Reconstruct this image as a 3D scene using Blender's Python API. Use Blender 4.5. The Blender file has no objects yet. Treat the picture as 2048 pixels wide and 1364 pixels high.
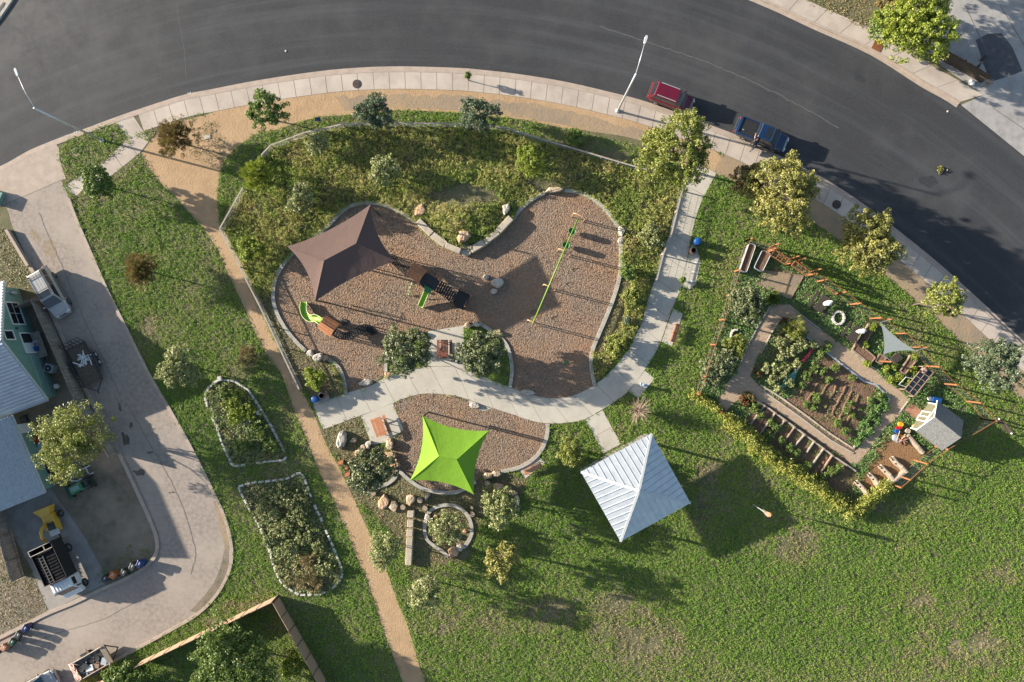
import bpy, math, random
import numpy as np
from mathutils import Vector, Matrix
# ---------------------------------------------------------------- camera, sky, sun, exposure
SC=bpy.context.scene
S=0.0498; HC=68.0                      # metres per ground pixel of the 2048 px photo, flying height
SUN_EL=16.5; SUN_AZ=-14.5              # light travels towards world azimuth -14.5 deg
cam=bpy.data.cameras.new("camera"); camo=bpy.data.objects.new("camera",cam)
SC.collection.objects.link(camo); camo.location=(0,0,HC); camo.rotation_euler=(0,0,0)
cam.sensor_width=36; cam.lens=24.0; cam.clip_end=3000; cam.clip_start=1
SC.camera=camo
W=bpy.data.worlds.new("World"); SC.world=W; W.use_nodes=True
nt=W.node_tree; bg=nt.nodes["Background"]; sky=nt.nodes.new("ShaderNodeTexSky")
sky.sky_type='NISHITA'; sky.sun_disc=False; sky.sun_elevation=math.radians(SUN_EL)
sky.sun_rotation=math.radians(-90+14.5); sky.air_density=1.0; sky.dust_density=1.2; sky.ozone_density=1.0
nt.links.new(sky.outputs[0],bg.inputs[0]); bg.inputs[1].default_value=0.085
sl=bpy.data.lights.new("sun",'SUN'); sl.energy=5.0; sl.angle=math.radians(0.55); sl.color=(1.0,0.91,0.78)
so=bpy.data.objects.new("sun",sl); SC.collection.objects.link(so)
_e=math.radians(SUN_EL); _a=math.radians(SUN_AZ)
so.rotation_euler=Vector((math.cos(_e)*math.cos(_a),math.cos(_e)*math.sin(_a),-math.sin(_e))).to_track_quat('-Z','Y').to_euler()
so.location=(-60,20,60)
SC.view_settings.view_transform='Standard'; SC.view_settings.look='None'
SC.view_settings.exposure=1.6; SC.view_settings.gamma=1.0
SC.cycles.max_bounces=5; SC.cycles.diffuse_bounces=3; SC.cycles.glossy_bounces=2; SC.cycles.transmission_bounces=3
SC.cycles.transparent_max_bounces=6
# ---------------------------------------------------------------- helpers
COL=SC.collection
def P(x,y,h=0.0):
    k=S*(1-h/HC); return Vector(((x-1024)*k,(682-y)*k,h))
def PL(pts,h=0.0): return [P(x,y,h) for x,y in pts]
def xy(x,y): return (x-1024)*S,(682-y)*S
def rng(seed): return np.random.default_rng(seed)
def cr(pts,n=6,closed=False):          # Catmull-Rom through px points
    pts=[np.array(p,float) for p in pts]; out=[]; L=len(pts)
    for i in range(L if closed else L-1):
        a=pts[(i-1)%L] if closed or i>0 else pts[0]
        b=pts[i]; c=pts[(i+1)%L]; d=pts[(i+2)%L] if closed or i+2<L else pts[-1]
        for k in range(n):
            t=k/n
            out.append(tuple(.5*((2*b)+(-a+c)*t+(2*a-5*b+4*c-d)*t*t+(-a+3*b-3*c+d)*t**3)))
    if not closed: out.append(tuple(pts[-1]))
    return out
def offs(pts,d):                       # offset open polyline sideways (px), +d = to the side (-dy,dx)
    p=np.array(pts,float); t=np.gradient(p,axis=0); t/=np.linalg.norm(t,axis=1)[:,None]+1e-9
    return [tuple(q) for q in p+d*np.stack([-t[:,1],t[:,0]],1)]
def resamp(pts,step):
    p=np.array(pts,float); s=np.r_[0,np.cumsum(np.linalg.norm(np.diff(p,axis=0),axis=1))]
    n=max(1,int(round(s[-1]/step))); q=np.linspace(0,s[-1],n+1)
    return [(float(np.interp(a,s,p[:,0])),float(np.interp(a,s,p[:,1]))) for a in q]
class MB:
    def __init__(s): s.v=[]; s.f=[]
    def add(s,v,f):
        b=len(s.v); s.v+= [tuple(q) for q in v]; s.f+=[tuple(i+b for i in q) for q in f]; return s
    def box(s,c,d,rz=0,rx=0,ry=0,top=1.0):
        x,y,z=d[0]/2,d[1]/2,d[2]/2; v=[]
        R=Matrix.Rotation(rz,3,'Z')@Matrix.Rotation(ry,3,'Y')@Matrix.Rotation(rx,3,'X')
        for k in (-1,1):
            t=top if k>0 else 1
            for a,b in((-1,-1),(1,-1),(1,1),(-1,1)): v.append(Vector(c)+R@Vector((a*x*t,b*y*t,k*z)))
        return s.add(v,[(3,2,1,0),(4,5,6,7),(0,1,5,4),(1,2,6,5),(2,3,7,6),(3,0,4,7)])
    def beam(s,a,b,w,h):
        a=Vector(a); b=Vector(b); d=(b-a).normalized(); u=Vector((0,0,1))
        if abs(d.z)>.95: u=Vector((0,1,0))
        r=d.cross(u).normalized()*w/2; u=r.cross(d).normalized()*h/2
        v=[a-r-u,a+r-u,a+r+u,a-r+u,b-r-u,b+r-u,b+r+u,b-r+u]
        return s.add(v,[(3,2,1,0),(4,5,6,7),(0,1,5,4),(1,2,6,5),(2,3,7,6),(3,0,4,7)])
    def tube(s,pts,r,n=8,cap=True):
        pts=[Vector(p) for p in pts]; m=len(pts); rs=r if hasattr(r,'__len__') else [r]*m
        rings=[]; u=None
        for i,p in enumerate(pts):
            d=(pts[min(i+1,m-1)]-pts[max(i-1,0)]).normalized()
            if u is None:
                u=d.cross(Vector((0,0,1)) if abs(d.z)<.9 else Vector((1,0,0))).normalized()
            u=(u-d*u.dot(d)).normalized(); w=d.cross(u)
            rings.append([p+(u*math.cos(2*math.pi*k/n)+w*math.sin(2*math.pi*k/n))*rs[i] for k in range(n)])
        return s.loft(rings,cap)
    def loft(s,rings,cap=True):
        n=len(rings[0]); b=len(s.v)
        for r in rings: s.v+=[tuple(q) for q in r]
        for i in range(len(rings)-1):
            for k in range(n):
                k2=(k+1)%n; s.f.append((b+i*n+k,b+i*n+k2,b+(i+1)*n+k2,b+(i+1)*n+k))
        if cap:
            s.f.append(tuple(b+k for k in range(n))[::-1]); s.f.append(tuple(b+(len(rings)-1)*n+k for k in range(n)))
        return s
    def lathe(s,prof,c=(0,0,0),n=16):
        return s.loft([[Vector(c)+Vector((r*math.cos(2*math.pi*k/n),r*math.sin(2*math.pi*k/n),z)) for k in range(n)] for r,z in prof])
    def prism(s,poly,z0,z1):
        a=[(p[0],p[1],z0) for p in poly]; b=[(p[0],p[1],z1) for p in poly]
        ar=sum(a[i-1][0]*a[i][1]-a[i][0]*a[i-1][1] for i in range(len(a)))
        if ar<0: a.reverse(); b.reverse()
        return s.loft([a,b])
    def poly(s,pts):
        pts=list(pts); ar=sum(pts[i-1][0]*pts[i][1]-pts[i][0]*pts[i-1][1] for i in range(len(pts)))
        if ar<0: pts.reverse()
        return s.add(pts,[tuple(range(len(pts)))])
    def strip(s,A,B):
        b=len(s.v); n=len(A); s.v+=[tuple(q) for q in A]+[tuple(q) for q in B]
        s.f+=[(b+i,b+i+1,b+n+i+1,b+n+i) for i in range(n-1)]; return s
    def build(s,name,m,parent=None,loc=None,w=False,smooth=False,bev=0,rz=0):
        me=bpy.data.meshes.new(name); v=s.v
        if w:
            o=parent.location if parent else Vector(loc)
            v=[(q[0]-o[0],q[1]-o[1],q[2]-o[2]) for q in v]
        me.from_pydata(v,[],s.f); me.materials.append(m); me.update()
        if smooth: me.polygons.foreach_set("use_smooth",[True]*len(me.polygons))
        ob=bpy.data.objects.new(name,me); COL.objects.link(ob)
        if parent: ob.parent=parent
        if loc is not None and not parent: ob.location=loc; ob.rotation_euler=(0,0,rz)
        if bev:
            mo=ob.modifiers.new("bevel",'BEVEL'); mo.width=bev; mo.segments=2; mo.limit_method='ANGLE'
        return ob
def tag(o,label=None,cat=None,group=None,kind=None):
    if label: o['label']=label
    if cat: o['category']=cat
    if group: o['group']=group
    if kind: o['kind']=kind
    return o
def thing(name,label,cat,loc=(0,0,0),rz=0,group=None):
    o=bpy.data.objects.new(name,None); COL.objects.link(o); o.location=loc; o.rotation_euler=(0,0,rz)
    o.empty_display_size=.2; return tag(o,label,cat,group)
def struct(o,label=None): o['kind']='structure'; return o
def stuff(o): o['kind']='stuff'; return o
KIDS={}
def dup(root,loc,rz=None,label=None,group=None):
    def cp(o,par):
        c=o.copy(); COL.objects.link(c); c.parent=par
        for ch in [q for q in bpy.data.objects if q.parent==o]: cp(ch,c)
        return c
    r=cp(root,None); r.location=loc
    if rz is not None: r.rotation_euler=(0,0,rz)
    if label: r['label']=label
    if group: r['group']=group
    return r
def np_mesh(name,V,k,m,attr=None,parent=None,loc=None,w=False):
    """faces are consecutive groups of k vertices"""
    V=np.asarray(V,np.float32).reshape(-1,3)
    if w: V=V-np.array(parent.location if parent else loc,np.float32)
    n=len(V); nf=n//k; me=bpy.data.meshes.new(name)
    me.vertices.add(n); me.vertices.foreach_set("co",V.ravel())
    me.loops.add(n); me.loops.foreach_set("vertex_index",np.arange(n,dtype=np.int32))
    me.polygons.add(nf); me.polygons.foreach_set("loop_start",np.arange(0,n,k,dtype=np.int32))
    if attr is not None:
        a=me.attributes.new("v",'FLOAT','POINT'); a.data.foreach_set("value",np.repeat(np.asarray(attr,np.float32),k))
    me.materials.append(m); me.update(); me.validate()
    ob=bpy.data.objects.new(name,me); COL.objects.link(ob)
    if parent: ob.parent=parent
    elif loc is not None: ob.location=loc
    return ob
def vnoise(x,y,sc,seed):
    g=rng(seed).random((260,260)); x=(np.asarray(x)/sc+1000)%258; y=(np.asarray(y)/sc+1000)%258
    i=x.astype(int); j=y.astype(int); u=x-i; v=y-j; u=u*u*(3-2*u); v=v*v*(3-2*v)
    return (g[i,j]*(1-u)+g[i+1,j]*u)*(1-v)+(g[i,j+1]*(1-u)+g[i+1,j+1]*u)*v
def inpoly(x,y,poly):
    r=np.zeros(np.shape(x),bool); n=len(poly)
    for i in range(n):
        x1,y1=poly[i-1]; x2,y2=poly[i]
        if y1==y2: continue
        c=((y1>y)!=(y2>y)); r^=c&(x<(x2-x1)*(y-y1)/(y2-y1)+x1)
    return r
def leafq(r,C,N,size,el=.6,curl=0):
    """rhombic leaf quads at C with normals N"""
    n=len(C); N=N/(np.linalg.norm(N,axis=1)[:,None]+1e-9); a=r.normal(size=(n,3))
    u=np.cross(N,a); u/=np.linalg.norm(u,axis=1)[:,None]+1e-9; w=np.cross(N,u)
    s=np.asarray(size).reshape(-1,1)*.5
    return np.stack([C-u*s,C-w*s*el+u*s*.15,C+u*s,C+w*s*el+u*s*.15],1).reshape(-1,3)
# ---------------------------------------------------------------- materials
def _mat(name):
    m=bpy.data.materials.new(name); m.use_nodes=True; t=m.node_tree
    return m,t,t.nodes["Principled BSDF"]
def M(name,c1,c2=None,sc=4,rough=.8,metal=0,bump=0,bsc=None,spec=.4,lo=.35,hi=.65,det=5,coat=0,c3=None,sc3=.3,stretch=None,trans=0):
    m,t,b=_mat(name); n=t.nodes; l=t.links
    b.inputs['Roughness'].default_value=rough; b.inputs['Metallic'].default_value=metal
    b.inputs['Specular IOR Level'].default_value=spec; b.inputs['Coat Weight'].default_value=coat
    b.inputs['Base Color'].default_value=(*c1,1)
    tc=n.new("ShaderNodeTexCoord"); src=tc.outputs['Object']
    if stretch:
        mp=n.new("ShaderNodeMapping"); mp.inputs['Scale'].default_value=stretch[:3]
        if len(stretch)>3: mp.inputs['Rotation'].default_value=(0,0,stretch[3])
        l.new(src,mp.inputs[0]); src=mp.outputs[0]
    def ramp(scale,ca,cb,lo,hi):
        x=n.new("ShaderNodeTexNoise"); x.inputs['Scale'].default_value=scale; x.inputs['Detail'].default_value=det
        x.inputs['Roughness'].default_value=.62
        l.new(src,x.inputs['Vector']); r=n.new("ShaderNodeValToRGB"); l.new(x.outputs['Fac'],r.inputs[0])
        r.color_ramp.elements[0].position=lo; r.color_ramp.elements[1].position=hi
        r.color_ramp.elements[0].color=(*ca,1); r.color_ramp.elements[1].color=(*cb,1); return r
    if c2 is not None:
        r=ramp(sc,c1,c2,lo,hi); out=r.outputs[0]
        if c3 is not None:
            r2=ramp(sc3,(0,0,0),(1,1,1),.42,.68); mx=n.new("ShaderNodeMix"); mx.data_type='RGBA'
            l.new(r2.outputs[0],mx.inputs[0]); l.new(out,mx.inputs[6]); mx.inputs[7].default_value=(*c3,1); out=mx.outputs[2]
        l.new(out,b.inputs['Base Color'])
    if bump:
        x=n.new("ShaderNodeTexNoise"); x.inputs['Scale'].default_value=bsc or sc*3; x.inputs['Detail'].default_value=4
        l.new(src,x.inputs['Vector']); bp=n.new("ShaderNodeBump"); bp.inputs['Strength'].default_value=1; bp.inputs['Distance'].default_value=bump
        l.new(x.outputs['Fac'],bp.inputs['Height']); l.new(bp.outputs[0],b.inputs['Normal'])
    if trans:
        tr=n.new('ShaderNodeBsdfTranslucent'); mx=n.new('ShaderNodeMixShader'); mx.inputs[0].default_value=trans; tr.inputs[0].default_value=(*c1,1)
        l.new(b.outputs[0],mx.inputs[1]); l.new(tr.outputs[0],mx.inputs[2]); l.new(mx.outputs[0],n['Material Output'].inputs[0])
    return m
def LEAF(name,cols,trans=.25,rough=.5,spec=.35):
    """cols: list of (pos,(r,g,b)) driven by the per-leaf value v"""
    m,t,b=_mat(name); n=t.nodes; l=t.links
    at=n.new("ShaderNodeAttribute"); at.attribute_name="v"; r=n.new("ShaderNodeValToRGB"); l.new(at.outputs['Fac'],r.inputs[0])
    e=r.color_ramp.elements
    while len(e)<len(cols): e.new(.5)
    for k,(p,c) in enumerate(cols): e[k].position=p; e[k].color=(*c,1)
    l.new(r.outputs[0],b.inputs['Base Color']); b.inputs['Roughness'].default_value=rough; b.inputs['Specular IOR Level'].default_value=spec
    if trans:
        tr=n.new("ShaderNodeBsdfTranslucent"); mx=n.new("ShaderNodeMixShader"); mx.inputs[0].default_value=trans
        l.new(r.outputs[0],tr.inputs[0]); l.new(b.outputs[0],mx.inputs[1]); l.new(tr.outputs[0],mx.inputs[2])
        l.new(mx.outputs[0],n["Material Output"].inputs[0])
    return m
m_ground=M("soil_ground",(.16,.12,.075),(.10,.10,.045),.8,.95,bump=.05,bsc=6)
m_park=M("park_soil",(.15,.13,.075),(.085,.09,.036),1.1,.95,bump=.05,bsc=7,c3=(.085,.08,.035),sc3=.3)
m_bare=M("bare_soil",(.25,.195,.13),(.10,.11,.045),3.2,.95,bump=.05,bsc=7,c3=(.10,.10,.04),sc3=1.0)
m_conc=M("concrete",(.37,.31,.258),(.305,.255,.212),1.1,.85,bump=.004,bsc=25,c3=(.43,.37,.31),sc3=.25)
m_conc2=M("path_concrete",(.41,.375,.31),(.35,.32,.265),.9,.85,bump=.003,bsc=20,c3=(.44,.405,.34),sc3=.3)
m_kerb=M("kerb_concrete",(.36,.29,.235),(.29,.235,.19),1.5,.9,bump=.004,bsc=20)
m_kerbw=M("pale_kerb",(.37,.345,.30),(.28,.26,.225),2.2,.85,bump=.006,bsc=12)
m_joint=M("joint_dirt",(.13,.11,.09),rough=.95)
m_dirt=M("tan_dirt",(.37,.245,.135),(.29,.19,.105),.9,.95,bump=.03,bsc=5,c3=(.36,.245,.14),sc3=.18)
m_dirt2=M("grey_dirt",(.24,.18,.12),(.30,.21,.12),.7,.95,bump=.03,bsc=4,c3=(.20,.16,.115),sc3=.4)
m_mulch=M("wood_mulch",(.275,.20,.142),(.16,.115,.082),4.5,.95,bump=.14,bsc=6.5,c3=(.25,.15,.09),sc3=.22,lo=.3,hi=.62)
m_soil=M("garden_soil",(.115,.07,.045),(.17,.10,.06),2,.95,bump=.08,bsc=5)
m_gpath=M("garden_gravel",(.36,.265,.18),(.28,.205,.14),3,.95,bump=.02,bsc=9)
m_alley=M("old_asphalt",(.285,.237,.197),(.195,.163,.137),2.6,.92,bump=.014,bsc=11,c3=(.31,.26,.215),sc3=.2)
m_yard=M("bare_yard",(.17,.13,.095),(.085,.085,.05),.9,.95,bump=.04,bsc=6,c3=(.22,.18,.135),sc3=.2)
m_drive=M("driveway_concrete",(.27,.25,.225),(.20,.18,.16),.9,.9,bump=.004,bsc=20)
m_bluec=M("driveway_pale",(.29,.275,.26),(.21,.20,.19),1.1,.9,bump=.004,bsc=15,c3=(.33,.31,.285),sc3=.25)
m_patch=M("dark_patch",(.085,.085,.088),(.06,.06,.064),2,.9)
m_steel=M("galvanised_steel",(.50,.53,.55),(.42,.45,.47),6,.45,metal=.5)
m_dark=M("dark_metal",(.025,.026,.028),(.04,.04,.04),8,.5)
m_black=M("black_rubber",(.012,.012,.013),(.022,.022,.022),12,.6)
m_rim=M("alloy_rim",(.45,.45,.46),rough=.35,metal=.7)
m_white=M("white_paint",(.62,.62,.60),(.54,.54,.52),3,.5)
m_glass=M("window_glass",(.012,.016,.02),rough=.08,spec=.8)
m_wglass=M("windscreen_glass",(.015,.06,.085),(.02,.04,.06),1.5,.06,spec=1.0)
m_red=M("red_paint",(.105,.004,.016),(.085,.003,.013),1,.28,coat=.8)
m_blue=M("blue_paint",(.004,.022,.07),(.003,.016,.05),1,.25,coat=.9)
m_silver=M("champagne_paint",(.36,.35,.325),(.33,.32,.30),2,.3,metal=.35,coat=.6)
m_mint=M("mint_siding",(.135,.235,.20),(.115,.205,.175),1.2,.8)
m_trim=M("house_trim",(.46,.48,.475),(.38,.40,.395),3,.6)
m_corr=M("corrugated_roof",(.36,.40,.43),(.30,.33,.36),1.2,.5,metal=.25)
m_shing=M("pale_shingles",(.36,.39,.42),(.27,.30,.33),3.5,.85)
m_wood=M("weathered_boards",(.28,.245,.21),(.16,.135,.112),2.0,.9,stretch=(3,3,.4))
m_wood2=M("grey_rail_wood",(.36,.31,.26),(.26,.22,.185),2.2,.9)
m_orange=M("cedar_stain",(.24,.10,.038),(.17,.07,.027),3,.75)
m_slat=M("brown_slats",(.34,.145,.065),(.27,.11,.048),3,.6)
m_bench=M("bench_boards",(.42,.17,.075),(.35,.135,.06),4,.6)
m_table=M("red_brown_planks",(.19,.058,.032),(.15,.045,.026),4,.65)
m_dkwood=M("dark_stained_planks",(.035,.027,.022),(.055,.043,.035),5,.8)
m_dkboard=M("dark_fence_boards",(.06,.046,.036),(.035,.028,.022),2,.9)
m_pjoint=M("panel_joint",(.10,.068,.045),rough=.95)
m_timber=M("bed_timber",(.27,.19,.135),(.18,.125,.09),3,.9)
m_brownsail=M("brown_shade_cloth",(.16,.105,.09),(.15,.098,.084),6,.85,trans=.36,bump=.05,bsc=.9)
m_greensail=M("lime_shade_cloth",(.20,.38,.024),(.185,.35,.022),6,.8,trans=.25,bump=.05,bsc=.9)
m_greysail=M("grey_shade_cloth",(.30,.33,.32),(.27,.30,.29),5,.8,trans=.2)
m_roofw=M("standing_seam_metal",(.44,.465,.485),(.36,.39,.415),1.3,.42,metal=.6)
m_lime=M("lime_plastic",(.19,.36,.014),(.17,.33,.012),2,.4)
m_limer=M("pale_lime_rim",(.40,.48,.24),rough=.45)
m_green=M("green_plastic",(.03,.16,.06),(.025,.13,.05),2,.4)
m_beam=M("lime_steel_tube",(.16,.27,.03),(.14,.24,.026),2,.5)
m_tan=M("tan_powder_coat",(.52,.30,.16),(.47,.27,.14),3,.5)
m_rock=M("limestone",(.42,.35,.26),(.24,.19,.135),2.6,.9,bump=.06,bsc=5,c3=(.42,.25,.12),sc3=.9)
m_rocko=M("orange_limestone",(.40,.25,.145),(.29,.145,.07),2.6,.9,bump=.06,bsc=5,c3=(.48,.38,.28),sc3=1.2)
m_rockw=M("pale_limestone",(.44,.40,.34),(.27,.24,.20),2.8,.9,bump=.05,bsc=5)
m_stone=M("cut_stone",(.42,.355,.265),(.32,.275,.215),1.8,.9,bump=.02,bsc=8)
m_edge=M("edging_stone",(.50,.47,.42),(.36,.34,.30),3,.9,bump=.03,bsc=8)
m_bark=M("bark",(.13,.10,.075),(.07,.055,.04),5,.95,bump=.03,bsc=12)
m_twig=M("dry_twigs",(.36,.27,.215),(.28,.20,.155),5,.9)
m_stump=M("cut_log",(.30,.24,.17),(.22,.17,.12),4,.9)
m_bluep=M("blue_plastic",(.010,.065,.24),(.008,.05,.19),2,.35)
m_navy=M("navy_plastic",(.006,.014,.075),rough=.4)
m_binb=M("charcoal_plastic",(.018,.02,.023),(.028,.03,.033),4,.5)
m_bing=M("dark_green_plastic",(.008,.04,.022),rough=.5)
m_bino=M("orange_plastic",(.40,.13,.035),(.34,.11,.03),3,.5)
m_brick=M("red_paver",(.33,.17,.11),(.27,.13,.085),5,.9)
m_rust=M("rust_steel",(.19,.07,.022),(.13,.042,.015),3,.85)
m_yellow=M("machine_yellow",(.50,.30,.035),(.43,.25,.03),3,.5)
m_manh=M("cast_iron",(.075,.05,.04),(.05,.035,.03),8,.8)
m_panel=M("tan_fence_panel",(.34,.225,.15),(.30,.20,.135),1.2,.9)
m_olive=M("sage_wall_paint",(.115,.108,.066),(.10,.094,.058),2,.8)
m_gshing=M("grey_shingles",(.20,.20,.19),(.11,.112,.11),2.4,.9,stretch=(4,1,4,.5))
m_cob=M("cob_plaster",(.33,.27,.21),(.25,.20,.15),3,.95,bump=.03,bsc=6)
m_straw=M("dry_straw",(.24,.13,.055),(.17,.095,.045),4,.95,bump=.08,bsc=8)
m_redp=M("red_plastic",(.30,.01,.015),rough=.45)
m_orp=M("toy_orange",(.62,.24,.02),rough=.45)
m_pink=M("pink_net",(.45,.05,.06),(.36,.035,.05),4,.8)
m_teal=M("teal_net",(.10,.25,.20),(.07,.18,.14),5,.8)
m_cloth=M("white_cloth",(.72,.70,.66),rough=.9)
m_skin=M("skin",(.45,.25,.17),rough=.6)
m_shirt=M("dark_shirt",(.05,.055,.065),(.04,.045,.055),8,.9)
m_jeans=M("dark_trousers",(.03,.035,.05),rough=.9)
m_hair=M("dark_hair",(.025,.018,.014),rough=.8)
m_tarp=M("pink_tarp",(.42,.27,.23),(.34,.20,.17),4,.7,bump=.05,bsc=4)
m_blacktarp=M("black_tarp",(.008,.008,.009),(.014,.014,.015),3,1.0,bump=.05,bsc=3,spec=.05)
m_ladder=M("dull_aluminium",(.11,.105,.10),(.08,.077,.073),5,.8)
# leaves
G=lambda *a:list(a)
l_lawn=LEAF("lawn_leaf",G((0,(.36,.29,.17)),(.14,(.27,.25,.10)),(.32,(.23,.305,.062)),(.55,(.155,.26,.038)),(.82,(.105,.20,.034)),(1,(.20,.29,.07))),.25,.7,.15)
l_mead=LEAF("meadow_leaf",G((0,(.42,.33,.16)),(.28,(.40,.37,.13)),(.55,(.28,.33,.08)),(.82,(.18,.27,.05)),(1,(.24,.33,.09))),.3,.7,.15)
l_dry=LEAF("dry_leaf",G((0,(.38,.27,.15)),(.45,(.29,.22,.11)),(.75,(.20,.19,.07)),(1,(.11,.16,.04))),.15)
l_mid=LEAF("broad_leaf",G((0,(.08,.13,.025)),(.5,(.13,.19,.04)),(.85,(.19,.25,.06)),(1,(.30,.33,.13))),.25)
l_dark=LEAF("oak_leaf",G((0,(.06,.08,.03)),(.4,(.115,.14,.055)),(.75,(.20,.22,.105)),(1,(.40,.40,.26))),.15,.45)
l_grey=LEAF("grey_oak_leaf",G((0,(.05,.075,.035)),(.5,(.095,.13,.065)),(.85,(.17,.205,.125)),(1,(.32,.34,.25))),.15,.45)
l_yel=LEAF("yellow_green_leaf",G((0,(.09,.12,.02)),(.35,(.16,.195,.035)),(.75,(.26,.27,.06)),(1,(.44,.42,.17))),.25)
l_tan=LEAF("autumn_leaf",G((0,(.11,.12,.025)),(.4,(.21,.21,.05)),(.8,(.33,.30,.085)),(1,(.50,.44,.20))),.2)
l_brown=LEAF("rusty_leaf",G((0,(.12,.075,.032)),(.35,(.20,.125,.045)),(.7,(.22,.19,.065)),(1,(.21,.24,.075))),.2)
l_lime=LEAF("bright_leaf",G((0,(.12,.17,.02)),(.5,(.21,.27,.03)),(.85,(.32,.35,.05)),(1,(.42,.42,.12))),.3)
l_pale=LEAF("pale_speckled_leaf",G((0,(.11,.15,.04)),(.4,(.19,.22,.07)),(.7,(.34,.34,.15)),(1,(.52,.50,.30))),.2)
l_vine=LEAF("vine_leaf",G((0,(.12,.15,.03)),(.4,(.22,.25,.045)),(.8,(.33,.33,.06)),(1,(.45,.40,.12))),.25)
l_clov=LEAF("clover_leaf",G((0,(.06,.12,.03)),(.5,(.10,.19,.045)),(.85,(.15,.25,.07)),(1,(.24,.30,.11))),.15)
l_wild=LEAF("wild_leaf",G((0,(.46,.37,.21)),(.25,(.34,.29,.13)),(.45,(.16,.21,.06)),(.7,(.23,.28,.11)),(.9,(.34,.37,.20)),(1,(.50,.50,.33))),.25,.6)
l_red=LEAF("red_flower",G((0,(.16,.02,.016)),(.3,(.22,.03,.02)),(.5,(.10,.13,.03)),(1,(.07,.13,.025))),.15)
l_chip=LEAF("bark_chip",G((0,(.07,.05,.038)),(.35,(.16,.115,.083)),(.65,(.25,.185,.13)),(.85,(.28,.17,.10)),(1,(.34,.265,.195))),0,.9,.2)
# ---------------------------------------------------------------- the setting
road_s=[(-420,520),(-250,435),(-100,372),(0,331),(58.6,299),(123,272.7),(164,258),(234.6,231.7),(299,209.7),(369.5,187.7),(419,178),(512,160),(629,142.5),(711,134.6),(799,131.7),(912,134.6),(967,139),(1040,147.5),(1128,162),(1216,182),(1297,203.5),(1390,238),(1478.6,271),(1560.7,311),(1643,353),(1712,396),(1800,462),(1880,527),(1941.5,582),(2048,681),(2160,790),(2300,950)]
road_s=cr(road_s,5)
road_n=[(1300,-75),(1420,-32),(1536,14.7),(1624,55.7),(1741,108.5),(1844,173),(1914,214),(2048,316.7),(2180,430),(2340,600)]
road_n=cr(road_n,5)
_A=np.array([p for p in road_s if 0<p[0]<2048])*1.0
_q=np.linalg.lstsq(np.c_[_A,np.ones(len(_A))],(_A**2).sum(1),rcond=None)[0]; RC=xy(_q[0]/2,_q[1]/2)
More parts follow.
